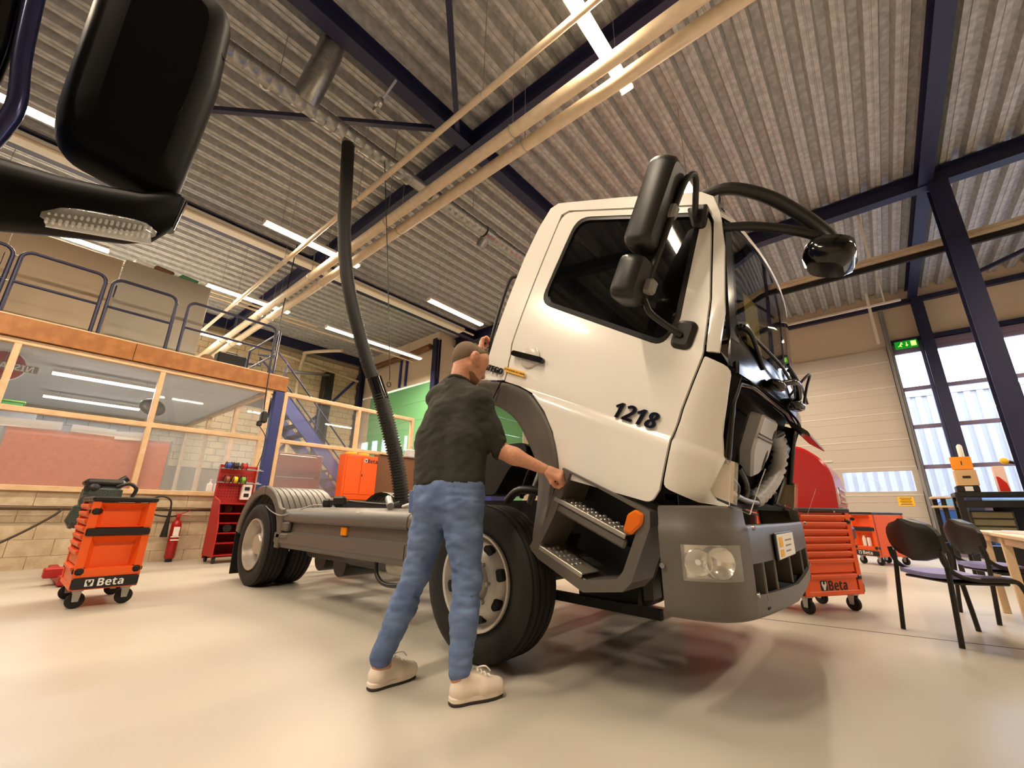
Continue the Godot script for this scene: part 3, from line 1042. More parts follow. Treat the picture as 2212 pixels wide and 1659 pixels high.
func mezzanine():
	var gp := "blue railing frames along the mezzanine edge"
	for a in [[0.68, 2.6, "blue tube railing frame at the outer end of the mezzanine"], [-0.33, 0.60, "blue tube railing frame in front of the beige board"], [-1.28, -0.42, "blue tube railing frame in front of the grey board"], [-2.98, -1.46, "blue tube railing frame beside the stair head"]]:
		var t := thing("railing", a[2], "railing", Vector3(-9.1, 3.42, (a[0] + a[1]) / 2), 0.0, gp)
		var b := mb()
		rail_frame(b, a[0], a[1], 3.42, 4.47, 0.026, -9.1)
		put(b, "frame", "blue_steel", t)
		b = mb()
		b.cyl(Vector3(-9.1, 3.96, a[0]), Vector3(-9.1, 3.96, a[1]), 0.022, 8)
		put(b, "mid_rail", "blue_steel", t)
		for y in [3.95, 4.36]:
			b = mb(); b.cyl(Vector3(-9.1, y, a[0]), Vector3(-9.1, y, a[0] - 0.05), 0.012, 6)
			put(b, "link", "steel", t)
	var b := mb()
	b.box(Vector3(-9.72, 4.25, 0.16), Vector3(0.04, 1.66, 1.29), 0.004)
	one(b, "storage_board", "board_beige", "beige board standing behind the middle mezzanine railing", "board", "boards stored on the mezzanine")
	b = mb(); b.box(Vector3(-9.72, 4.25, 1.46), Vector3(0.04, 1.66, 1.29), 0.004)
	one(b, "storage_board", "board_beige", "beige board at the outer end of the mezzanine", "board", "boards stored on the mezzanine")
	b = mb(); b.box(Vector3(-9.70, 4.27, -1.17), Vector3(0.04, 1.70, 1.33), 0.004)
	one(b, "storage_board", "board_grey", "greyer board beside the stair head on the mezzanine", "board", "boards stored on the mezzanine")
	for a in [[-0.75, 5.15, 0.28, "paper", "crumpled white parcel lying on top of the grey board"], [-1.05, 5.16, 0.3, "brown_board", "brown box lying on top of the grey board"], [-1.45, 5.15, 0.3, "green_dark", "dark green box lying on top of the grey board"]]:
		b = mb(); b.box(Vector3(-9.75, a[1], a[0]), Vector3(0.2, 0.06, a[2]), 0.015, Basis(Vector3.UP, 0.2))
		one(b, "parcel", a[3], a[4], "parcel", "parcels on the boards")
	var mn := thing("black_case", "black flat case standing on the mezzanine beside the boards", "case", Vector3(-9.5, 3.42, -2.35))
	b = mb(); b.box(Vector3(-9.5, 3.60, -2.38), Vector3(0.28, 0.34, 0.5), 0.02)
	put(b, "body", "black_matt", mn)
	b = mb(); b.tube(curve(v3([-9.5, 3.77, -2.5, -9.5, 3.82, -2.47, -9.5, 3.82, -2.29, -9.5, 3.77, -2.26]), 4), 0.012, 6)
	put(b, "handle", "black_plastic", mn)
	var rl := thing("cable_reel", "brown cable reel on the mezzanine next to the black case", "reel", Vector3(-9.5, 3.42, -1.98))
	b = mb(); b.lathe([Vector2(0.0, 0), Vector2(0.12, 0), Vector2(0.12, 0.02), Vector2(0.06, 0.03), Vector2(0.06, 0.14), Vector2(0.12, 0.15), Vector2(0.12, 0.17), Vector2(0.0, 0.17)], Vector3(-9.58, 3.54, -1.98), Vector3.RIGHT, 20)
	put(b, "drum", "brown_board", rl)
	# the stairs: two stringers, treads, hand rails
	var st := thing("stairs", "blue steel staircase from the floor up to the mezzanine", "stairs", Vector3(-11.0, 0, -5.2))
	var top := Vector3(-11.0, 3.42, -4.05)
	var bot := Vector3(-11.0, 0.0, -7.35)
	for x in [-11.0, -12.0]:
		b = mb()
		b.bar(Vector3(x, top.y + 0.1, top.z + 0.1), Vector3(x, bot.y + 0.1, bot.z), 0.06, 0.3)
		put(b, "stringer", "blue_light", st)
		b = mb()
		b.tube(curve(v3([x, 4.42, -3.3, x, 4.46, -3.7, x, 4.42, -3.95, x, 1.05, -7.2, x, 0.9, -7.3]), 3), 0.024, 8)
		put(b, "hand_rail", "blue_steel", st)
		b = mb()
		b.cyl(Vector3(x, 3.95, -3.95), Vector3(x, 0.6, -7.2), 0.02, 8)
		put(b, "mid_rail", "blue_steel", st)
		for k in 4:
			b = mb()
			var z := -3.98 - k * 1.0
			var y := 3.42 - (k * 1.0) * 1.036
			b.cyl(Vector3(x, y - 0.05, z), Vector3(x, y + 1.0, z), 0.022, 8)
			put(b, "baluster", "blue_steel", st)
	for k in 16:
		b = mb()
		var f := (k + 0.5) / 16.0
		var p := top.lerp(bot, f)
		b.box(Vector3(-11.5, p.y, p.z), Vector3(0.94, 0.035, 0.24), 0.004)
		put(b, "tread", "grey_dark", st)
	b = mb(); b.box(Vector3(-11.5, 3.38, -3.6), Vector3(1.06, 0.08, 0.95), 0.006)
	put(b, "landing", "blue_steel", st)
	# rail at the stair head and along the slab
	var sr := thing("stair_head_rail", "blue guard rail around the stair head", "railing", Vector3(-10.0, 3.42, -3.1))
	b = mb()
	b.tube(v3([-9.15, 3.42, -3.08, -9.15, 4.42, -3.08, -10.9, 4.42, -3.08, -10.9, 3.42, -3.08]), 0.024, 8); b.cyl(Vector3(-9.15, 3.94, -3.08), Vector3(-10.9, 3.94, -3.08), 0.02, 8)
	put(b, "frame", "blue_steel", sr)
	b = mb(); b.bar(Vector3(-9.3, 3.46, -3.1), Vector3(-10.8, 3.46, -3.1), 0.02, 0.1)
	put(b, "toe_board", "blue_steel", sr)
	# perforated cable tray behind
	var ct := thing("cable_tray", "perforated grey cable tray bridging to the black column", "cable tray", Vector3(-13, 5, -5.5))
	b = mb(); b.bar(Vector3(-11.6, 4.35, -4.35), Vector3(-14.5, 5.43, -6.65), 0.2, 0.03)
	put(b, "tray", "grey_dark", ct)
	for s in [-0.1, 0.1]:
		b = mb(); b.bar(Vector3(-11.6, 4.38, -4.35 + s), Vector3(-14.5, 5.46, -6.65 + s), 0.012, 0.07)
		put(b, "flange", "steel", ct)

func ringed_duct(b: MB, a: Vector3, c: Vector3, r: float, step: float, seg := 18):
	var d := (c - a).normalized()
	var ln := a.distance_to(c)
	var prof := []
	var k := int(ln / step)
	for i in k:
		var t := i * step
		prof.append_array([Vector2(r, t), Vector2(r, t + step - 0.02), Vector2(r + 0.006, t + step - 0.014), Vector2(r + 0.006, t + step - 0.008), Vector2(r, t + step - 0.002)])
	b.lathe(prof, a, d, seg)

func corrugated(b: MB, pts: Array, r: float, pitch: float, depth: float, seg := 14):
	# a bellows hose along a smooth line
	var cv := Curve3D.new()
	for p in pts: cv.add_point(p)
	var ln := cv.get_baked_length()
	var P := []
	var R := []
	var k := int(ln / pitch)
	for i in k:
		for j in 4:
			P.append(cv.sample_baked((i + j / 4.0) * pitch))
			R.append(r + (depth if j in [0, 1] else 0.0))
	b.tube(P, R, seg)

func roof_services():
	var b := mb()
	for a in [[-3.09, 5.02, 0.072, "cream ceiling pipe, the one furthest from the big girder"], [-2.865, 5.04, 0.072, "cream ceiling pipe hung directly beside the big girder"], [-2.37, 5.12, 0.036, "thin cream ceiling pipe on the other side of the girder"]]:
		var t := thing("ceiling_pipe", a[3], "pipe", Vector3(-6, a[1], a[0]), 0.0, "cream pipes under the roof")
		b = mb()
		b.cyl(Vector3(-14.9, a[1], a[0]), Vector3(7.9, a[1], a[0]), a[2], 16)
		put(b, "tube", "cream_pipe", t)
		for x in [-12.5, -10.0, -7.5, -5.0, -2.5, 0.5, 3.0]:
			b = mb()
			b.cyl(Vector3(x, a[1], a[0]), Vector3(x, 6.6, a[0]), 0.005, 5)
			b.tube(_circle_x(Vector3(x, a[1], a[0]), a[2] + 0.004, 16), 0.006, 5, true)
			put(b, "hanger", "steel", t)
	var t := thing("exhaust_duct", "galvanised spiral exhaust duct under the roof, carrying the black hose", "duct", Vector3(-4.55, 5.6, -3))
	b = mb()
	ringed_duct(b, Vector3(-4.55, 5.6, 1.4), Vector3(-4.55, 5.6, -2.95), 0.105, 0.13)
	ringed_duct(b, Vector3(-4.55, 5.6, -3.3), Vector3(-4.55, 5.6, -4.55), 0.1, 0.13)
	ringed_duct(b, Vector3(-4.55, 5.6, -4.65), Vector3(-4.55, 5.6, -7.4), 0.095, 0.13)
	put(b, "spiral_tube", "galv", t)
	b = mb(); b.cyl(Vector3(-4.55, 5.6, -2.9), Vector3(-4.55, 5.6, -3.32), 0.085, 18)
	put(b, "damper", "steel", t)
	b = mb(); b.cyl(Vector3(-4.62, 5.56, -4.6), Vector3(-4.75, 5.42, -4.6), 0.09, 16); b.cyl(Vector3(-4.55, 5.6, -4.5), Vector3(-4.55, 5.6, -4.7), 0.11, 18)
	put(b, "branch_stub", "galv", t)
	b = mb(); b.tube(curve(v3([-4.22, 6.62, -1.42, -4.24, 6.35, -1.40, -4.33, 6.05, -1.37, -4.48, 5.75, -1.33, -4.56, 5.62, -1.32]), 5), 0.15, 18)
	put(b, "riser", "galv", t)
	b = mb(); b.box(Vector3(-4.58, 5.58, -1.95), Vector3(0.2, 0.16, 0.3), 0.03)
	put(b, "hose_adapter", "steel", t)
	for z in [0.6, -1.0, -2.6, -4.2, -5.8]:
		b = mb(); b.cyl(Vector3(-4.55, 5.7, z), Vector3(-4.55, 6.6, z), 0.005, 5)
		put(b, "hanger", "steel", t)
	var bk := thing("pipe_clamp", "open round clamp on a perforated strut below the blue beam", "bracket", Vector3(-4.08, 5.85, -2.06))
	b = mb(); b.bar(Vector3(-4.09, 6.02, -2.07), Vector3(-3.92, 6.3, -2.14), 0.035, 0.008)
	put(b, "strut", "steel", bk)
	b = mb(); b.lathe([Vector2(0.09, -0.02), Vector2(0.1, -0.02), Vector2(0.1, 0.02), Vector2(0.09, 0.02), Vector2(0.09, -0.02)], Vector3(-4.13, 5.93, -2.04), Vector3(0, 0.1, 1).normalized(), 24, 0.0, TAU)
	put(b, "clamp_ring", "galv", bk)
	# the black exhaust hose
	var h := thing("exhaust_hose", "long black ribbed exhaust hose hanging from the duct to the truck frame", "hose", Vector3(-4.4, 0.9, -3.1))
	b = mb()
	corrugated(b, curve(v3([-4.6, 5.62, -1.93, -4.62, 4.95, -2.0, -4.64, 4.3, -2.07, -4.62, 3.6, -2.2, -4.58, 2.95, -2.42, -4.54, 2.5, -2.6, -4.5, 2.36, -2.68]), 6), 0.07, 0.024, 0.012)
	put(b, "upper_hose", "hose_black", h)
	b = mb()
	b.cyl(Vector3(-4.51, 2.40, -2.655), Vector3(-4.47, 2.13, -2.77), 0.088, 18)
	put(b, "sleeve", "black_gloss", h)
	b = mb()
	corrugated(b, curve(v3([-4.48, 2.2, -2.74, -4.43, 1.8, -2.88, -4.38, 1.4, -3.0, -4.34, 1.1, -3.06, -4.32, 0.9, -3.08]), 6), 0.078, 0.034, 0.018)
	put(b, "lower_hose", "hose_black", h)
	b = mb(); b.tube(curve(v3([-4.45, 5.5, -2.4, -4.42, 4.0, -2.6, -4.40, 2.6, -2.78, -4.4, 2.38, -2.8]), 4), 0.006, 5); b.tube(_circle(Vector3(-4.4, 2.33, -2.8), 0.03, 10), 0.006, 5, true)
	put(b, "lifting_cord", "black_plastic", h)
	# thin cables and small devices under the roof
	var sd := thing("smoke_detector", "round white smoke detector under the ribbed roof", "detector", Vector3(-5.48, 6.4, -1.08))
	b = mb(); b.lathe([Vector2(0, 0), Vector2(0.07, 0), Vector2(0.085, 0.03), Vector2(0.085, 0.2), Vector2(0, 0.2)], Vector3(-5.48, 6.4, -1.08), Vector3.UP, 20)
	put(b, "body", "white", sd)
	b = mb(); b.cyl(Vector3(-5.48, 6.39, -1.08), Vector3(-5.48, 6.4, -1.08), 0.035, 16)
	put(b, "sensor", "grey_mid", sd)
	for a in [[Vector3(-11.0, 5.62, 3.5), Vector3(-11.0, 5.62, -4.6), 0.03, "white conduit pair above the mezzanine, upper"], [Vector3(-11.25, 5.62, 3.5), Vector3(-11.25, 5.62, -8.0), 0.03, "white conduit pair above the mezzanine, lower"], [Vector3(-8.6, 5.95, 2.0), Vector3(-8.6, 5.95, -8.2), 0.03, "white conduit along the dark blue beam"]]:
		b = mb(); b.cyl(a[0], a[1], a[2], 8)
		one(b, "conduit", "cream_pipe", a[3], "conduit", "white conduits under the roof")
	b = mb(); b.box(Vector3(-8.9, 6.1, -2.0), Vector3(0.28, 0.1, 12), 0.01)
	one(b, "cable_duct", "lamp_body", "pale flat cable duct fixed beside the dark blue beam", "cable duct")
	b = mb(); b.cyl(Vector3(-4.1, 6.55, -0.1), Vector3(-6.4, 6.55, -0.1), 0.02, 6)
	one(b, "roof_conduit", "cream_pipe", "thin conduit under the roof beside the black mirror", "conduit")

func _circle_x(c: Vector3, r: float, k: int) -> Array:
	return _circle(c, r, k)

func right_wall():
	var D := -14.4
	var b := mb()
	b.box(Vector3(-7.4, 3.38, D - 0.12), Vector3(6.4, 6.76, 0.2)); b.box(Vector3(-1.7, 5.94, D - 0.12), Vector3(5.1, 1.64, 0.2)); b.box(Vector3(4.45, 5.9, D - 0.12), Vector3(7.2, 1.72, 0.2))
	struct(b, "wall_window_side", "wall_cream", "cream cladding above the sectional door and the windows")
	b = mb(); b.box(Vector3(-1.7, 6.3, D + 0.04), Vector3(19, 0.12, 0.16)); b.box(Vector3(4.4, 5.24, D + 0.02), Vector3(7.2, 0.12, 0.14))
	struct(b, "trim_1", "blue_steel", "dark blue rails along the top of the window wall")
	# the grey sectional door
	var dr := thing("sectional_door", "large grey sectional door with a window row, by the windows", "door", Vector3(-1.7, 0, D))
	var p := 0.681
	for i in 8:
		var y := p * (i + 0.5)
		var hh: float = p - 0.012
		if i == 7: 
			hh = 5.15 - p * 7 - 0.01
			y = p * 7 + hh / 2 + 0.005
		if i == 2:
			b = mb()
			b.box(Vector3(-1.7, y - 0.29, D), Vector3(4.96, 0.09, 0.06), 0.006); b.box(Vector3(-1.7, y + 0.29, D), Vector3(4.96, 0.09, 0.06), 0.006)
			for x in [-4.13, -2.42, -0.76, 0.73]: b.box(Vector3(x, y, D), Vector3(0.12, 0.52, 0.06), 0.006)
			var pn := put(b, "panel", "door_grey", dr)
			for a in [[-4.07, -2.48], [-2.36, -0.82], [-0.70, 0.67]]:
				b = mb(); b.box(Vector3((a[0] + a[1]) / 2, y, D - 0.01), Vector3(a[1] - a[0], 0.5, 0.012))
				put(b, "window_pane", "pane", pn)
		else:
			b = mb()
			b.box(Vector3(-1.7, y, D), Vector3(4.96, hh, 0.05), 0.008)
			for f in [-0.17, 0.17]:
				if i != 7: b.box(Vector3(-1.7, y + f, D + 0.024), Vector3(4.9, 0.014, 0.016), 0.005)
			put(b, "panel", "door_grey", dr)
	for i in range(1, 8):
		b = mb(); b.box(Vector3(-1.7, p * i, D + 0.028), Vector3(4.96, 0.03, 0.02), 0.006)
		put(b, "section_joint", "door_line", dr)
	b = mb(); b.box(Vector3(0.60, 0.40, D + 0.03), Vector3(0.16, 0.09, 0.02), 0.004)
	put(b, "lift_handle", "grey_mid", dr)
	b = mb(); b.box(Vector3(-0.98, 2.26, D + 0.035), Vector3(0.26, 0.05, 0.03), 0.006)
	put(b, "latch", "door_line", dr)
	b = mb(); b.box(Vector3(0.43, 1.215, D + 0.031), Vector3(0.3, 0.22, 0.006))
	var ys := put(b, "notice", "sign_yellow", dr, "yellow notice with lines of black text")
	for k in 5:
		b = mb(); b.box(Vector3(0.43, 1.29 - k * 0.037, D + 0.0355), Vector3(0.22 - 0.03 * (k % 2), 0.012, 0.003))
		put(b, "text_line", "black_text", ys)
	# door tracks
	for x in [0.84, -4.24]:
		b = mb(); b.box(Vector3(x, 3.1, D + 0.06), Vector3(0.1, 6.2, 0.14), 0.006); b.box(Vector3(x - 0.02, 3.0, D + 0.17), Vector3(0.03, 6.0, 0.08), 0.004)
		one(b, "door_track", "grey_mid", "grey upright guide track at the %s of the big sectional door" % ("window side" if x > 0 else "far side"), "track")
	# window bays: frame, transoms, panes
	var ys2 := [1.06, 2.02, 3.0, 3.97, 4.96]
	var bays := [[0.90, 1.42], [1.70, 2.46], [2.78, 3.62], [3.9, 4.74], [5.02, 5.86], [6.1, 7.9]]
	for i in bays.size():
		var x0: float = bays[i][0]
		var x1: float = bays[i][1]
		var w := holder("window_%d" % (4 + i), "tall blue framed window bay", Vector3((x0 + x1) / 2, 0, D))
		b = mb()
		b.box(Vector3(x0 - 0.05, 2.6, D), Vector3(0.12, 5.2, 0.12), 0.006); b.box(Vector3(x1 + 0.05, 2.6, D), Vector3(0.12, 5.2, 0.12), 0.006)
		put(b, "window_frame", "blue_grey", w)
		for y in ys2 + [0.03, 5.09]:
			b = mb(); b.box(Vector3((x0 + x1) / 2, y, D), Vector3(x1 - x0, 0.09 if y < 5 else 0.16, 0.1), 0.005)
			put(b, "transom", "purple_grey", w)
		b = mb(); b.box(Vector3((x0 + x1) / 2, 0.55, D), Vector3(x1 - x0, 0.95, 0.05), 0.004)
		put(b, "lower_panel", "panel_blue", w)
		for k in 4:
			b = mb(); b.box(Vector3((x0 + x1) / 2, (ys2[k] + ys2[k + 1]) / 2, D - 0.01), Vector3(x1 - x0, ys2[k + 1] - ys2[k] - 0.09, 0.01))
			put(b, "pane", "pane", w)
	b = mb()
	for a in [[0.78, 0.90], [1.42, 1.70], [2.46, 2.78], [3.62, 3.9], [4.74, 5.02], [5.86, 6.1]]:
		b.box(Vector3((a[0] + a[1]) / 2, 2.6, D - 0.05), Vector3(a[1] - a[0], 5.2, 0.06))
	struct(b, "trim_2", "blue_steel", "dark blue mullion posts between the window bays")
	# the green exit sign
	var ex := thing("exit_sign", "lit green exit sign above the narrow window", "sign", Vector3(1.17, 5.04, D + 0.1))
	b = mb(); b.box(Vector3(1.17, 5.13, D + 0.09), Vector3(0.44, 0.2, 0.06), 0.012)
	put(b, "case", "exit_green", ex)
	b = mb()
	b.box(Vector3(1.31, 5.13, D + 0.124), Vector3(0.1, 0.13, 0.004))
	put(b, "door_symbol", "exit_white", ex)
	b = mb()
	b.box(Vector3(1.18, 5.14, D + 0.124), Vector3(0.014, 0.09, 0.004)); b.face([Vector3(1.15, 5.11, D + 0.126), Vector3(1.21, 5.11, D + 0.126), Vector3(1.18, 5.07, D + 0.126)])
	put(b, "arrow", "exit_white", ex)
	b = mb()
	b.sphere(Vector3(1.085, 5.18, D + 0.124), Vector3(0.016, 0.016, 0.004), 10, 6)
	b.bar(Vector3(1.075, 5.16, D + 0.124), Vector3(1.05, 5.11, D + 0.124), 0.004, 0.024, Vector3.UP); b.bar(Vector3(1.05, 5.11, D + 0.124), Vector3(1.08, 5.075, D + 0.124), 0.004, 0.016); b.bar(Vector3(1.05, 5.11, D + 0.124), Vector3(1.01, 5.085, D + 0.124), 0.004, 0.016); b.bar(Vector3(1.07, 5.155, D + 0.124), Vector3(1.11, 5.14, D + 0.124), 0.004, 0.012)
	put(b, "running_figure", "exit_white", ex)
	# cream overhead rail
	var rl := thing("overhead_rail", "cream overhead rail with a black underside passing behind the tall column", "rail", Vector3(1.5, 5.2, -9.45))
	b = mb(); b.prism(v2([-0.06, 0, 0.06, 0, 0.06, 0.05, 0.03, 0.07, 0.03, 0.13, -0.06, 0.13]), -8.0, 7.9, 0.003, Basis(Vector3.BACK, Vector3.UP, Vector3.RIGHT), Vector3(0, 5.3, -9.45))
	put(b, "beam", "cream_pipe", rl)
	b = mb(); b.box(Vector3(0, 5.24, -9.47), Vector3(15.8, 0.1, 0.06))
	put(b, "underside", "black_matt", rl)
	for x in [-6.5, -3.0, 0.6, 3.4, 6.5]:
		b = mb(); b.bar(Vector3(x, 5.4, -9.45), Vector3(x, 6.6, -9.45), 0.04, 0.04)
		put(b, "hanger", "lamp_body", rl)
	b = mb(); b.cyl(Vector3(0.63, 5.15, -13.9), Vector3(0.63, 6.6, -13.9), 0.035, 10)
	one(b, "standpipe", "lamp_body", "pale upright pipe beside the door track under the roof", "pipe")
	b = mb(); b.bar(Vector3(-4.2, 5.95, -13.2), Vector3(1.2, 5.95, -13.2), 0.05, 0.05)
	b.bar(Vector3(-3.8, 5.95, -13.2), Vector3(-3.8, 6.62, -13.2), 0.03, 0.03); b.bar(Vector3(0.9, 5.95, -13.2), Vector3(0.9, 6.62, -13.2), 0.03, 0.03)
	one(b, "door_shaft", "lamp_body", "pale horizontal bar under the roof above the sectional door", "bar")
	# outside: the white ribbed facade across the yard and a blue car
	b = mb(); b.box(Vector3(-1.0, -0.1, -22), Vector3(44, 0.2, 15))
	struct(b, "ground_outside", "yard", "grey paved yard outside the windows")
	var fc := thing("white_facade", "white ribbed metal facade across the yard outside", "building", Vector3(2, 0, -21.2))
	b = mb()
	var pr := []
	for k in 90:
		var x0 := -14.0 + k * 0.31
		pr.append_array(v2([x0, 0.0, x0 + 0.05, 0.0, x0 + 0.08, 0.05, x0 + 0.23, 0.05, x0 + 0.26, 0.0]))
	var rows := []
	for y in [0.0, 5.1]:
		var r := []
		for q in pr: r.append(Vector3(q.x, y, -21.05 + q.y))
		rows.append(r)
	b.loft(rows, false, false, 0.99)
	put(b, "ribbed_cladding", "facade_white", fc)
	b = mb(); b.box(Vector3(0, 5.22, -21.1), Vector3(28, 0.26, 0.24)); 
	put(b, "parapet", "facade_white", fc)
	b = mb(); b.box(Vector3(0, 2.5, -21.3), Vector3(28, 5.0, 0.2))
	put(b, "wall", "facade_white", fc)
	var car := thing("blue_car", "blue car parked outside behind the windows", "car", Vector3(2.2, 0, -16.6))
	b = mb()
	var side := rounded(v2([-2.0, 0.3, 2.0, 0.3, 2.05, 0.75, 1.2, 0.92, 0.75, 1.36, -1.0, 1.4, -1.6, 0.95, -2.05, 0.85]), 0.12, 3)
	b.prism(side, -0.85, 0.85, 0.08, Basis.IDENTITY, Vector3(2.2, 0, -16.6))
	put(b, "body", "blue_paint", car)
	b = mb()
	b.prism(rounded(v2([-1.4, 0.95, 1.05, 0.95, 0.7, 1.3, -0.95, 1.33]), 0.05, 3), -0.86, 0.86, 0.01, Basis.IDENTITY, Vector3(2.2, 0, -16.6))
	put(b, "side_windows", "car_glass", car)
	for x in [-1.25, 1.3]:
		for z in [-0.8, 0.8]:
			b = mb(); b.cyl(Vector3(2.2 + x, 0.32, -16.6 + z - 0.1), Vector3(2.2 + x, 0.32, -16.6 + z + 0.1), 0.32, 20)
			put(b, "wheel", "rubber", car)

var truck: Node3D
var CAB := Transform3D(Basis(Vector3.BACK, deg_to_rad(-24.0)), Vector3(-0.75, 0.85, 0.0))

func tyre_part(c: Vector3, r: float, w: float, s: float, rim_r: float) -> MB:
	# s: +1 when the outer face looks to +z; c is the centre of the outer face
	var b := mb()
	var ax := Vector3(0, 0, s)
	var p := [Vector2(rim_r, -w * 0.95), Vector2(r * 0.8, -w * 1.0), Vector2(r * 0.95, -w * 0.97), Vector2(r - 0.004, -w * 0.9)]
	var k := 4
	for i in k:
		var h0 := -w * 0.9 + (w * 0.8) * i / k
		var h1 := -w * 0.9 + (w * 0.8) * (i + 1) / k
		p.append_array([Vector2(r, h0 + 0.004), Vector2(r, h1 - 0.016), Vector2(r - 0.012, h1 - 0.013), Vector2(r - 0.012, h1 - 0.003)])
	p.append_array([Vector2(r - 0.006, -w * 0.06), Vector2(r * 0.95, -w * 0.015), Vector2(r * 0.88, 0.006), Vector2(r * 0.8, 0.008), Vector2(r * 0.72, 0.0), Vector2(rim_r + 0.02, -0.014), Vector2(rim_r, -0.02)])
	b.lathe(p, c, ax, 56)
	return b

func wheel_front(called: String, c: Vector3, s: float):
	var g := Node3D.new()
	g.name = called
	truck.add_child(g, true)
	g.global_position = c
	put(tyre_part(c, 0.447, 0.265, s, 0.275), "tyre", "rubber", g)
	var ax := Vector3(0, 0, s)
	var b := mb()
	b.lathe([Vector2(0.276, -0.03), Vector2(0.284, -0.004), Vector2(0.28, 0.004), Vector2(0.266, 0.0), Vector2(0.258, -0.03), Vector2(0.25, -0.07), Vector2(0.235, -0.075)], c, ax, 48)
	put(b, "rim", "rim_white", g)
	b = mb()
	b.lathe([Vector2(0.24, -0.075), Vector2(0.235, -0.06), Vector2(0.21, -0.015), Vector2(0.175, 0.012), Vector2(0.15, 0.016), Vector2(0.135, 0.012), Vector2(0.125, -0.02)], c, ax, 48)
	put(b, "disc", "rim_white", g)
	for i in 8:
		var a := TAU * (i + 0.3) / 8
		var d := Vector3(cos(a), sin(a), 0)
		b = mb()
		b.x = Transform3D(Basis(d, ax.cross(d), ax), c + d * 0.21 + ax * -0.02)
		var pr := []
		for q in rrect(0.045, 0.07, 0.022, 4): pr.append(q)
		b.prism(pr, -0.02, 0.02, 0.0)
		put(b, "hand_hole", "black_matt", g)
	for i in 8:
		var a := TAU * i / 8
		var d := Vector3(cos(a), sin(a), 0)
		b = mb(); b.cyl(c + d * 0.142 + ax * 0.01, c + d * 0.142 + ax * 0.04, 0.014, 6)
		put(b, "wheel_nut", "steel", g)
	b = mb()
	b.lathe([Vector2(0.125, -0.02), Vector2(0.105, 0.0), Vector2(0.1, 0.06), Vector2(0.085, 0.075), Vector2(0.04, 0.08), Vector2(0.0, 0.08)], c, ax, 28)
	put(b, "hub", "rim_silver", g)

func wheel_rear(called: String, c: Vector3, s: float):
	var g := Node3D.new()
	g.name = called
	truck.add_child(g, true)
	g.global_position = c
	put(tyre_part(c, 0.447, 0.25, s, 0.275), "tyre", "rubber", g)
	put(tyre_part(c - Vector3(0, 0, s * 0.3), 0.447, 0.25, s, 0.275), "inner_tyre", "rubber", g)
	var ax := Vector3(0, 0, s)
	var b := mb()
	b.lathe([Vector2(0.276, -0.03), Vector2(0.284, -0.004), Vector2(0.28, 0.004), Vector2(0.266, 0.0), Vector2(0.256, -0.03), Vector2(0.25, -0.09), Vector2(0.244, -0.1), Vector2(0.24, -0.15), Vector2(0.2, -0.18), Vector2(0.13, -0.185), Vector2(0.12, -0.15)], c, ax, 48)
	put(b, "rim", "rim_silver", g)
	b = mb()
	b.lathe([Vector2(0.12, -0.18), Vector2(0.115, -0.06), Vector2(0.1, -0.04), Vector2(0.05, -0.035), Vector2(0.0, -0.035)], c, ax, 24)
	put(b, "hub", "rim_silver", g)
	for i in 8:
		var a := TAU * i / 8
		var d := Vector3(cos(a), sin(a), 0)
		b = mb(); b.cyl(c + d * 0.16 - ax * 0.18, c + d * 0.16 - ax * 0.15, 0.014, 6)
		put(b, "wheel_nut", "steel", g)

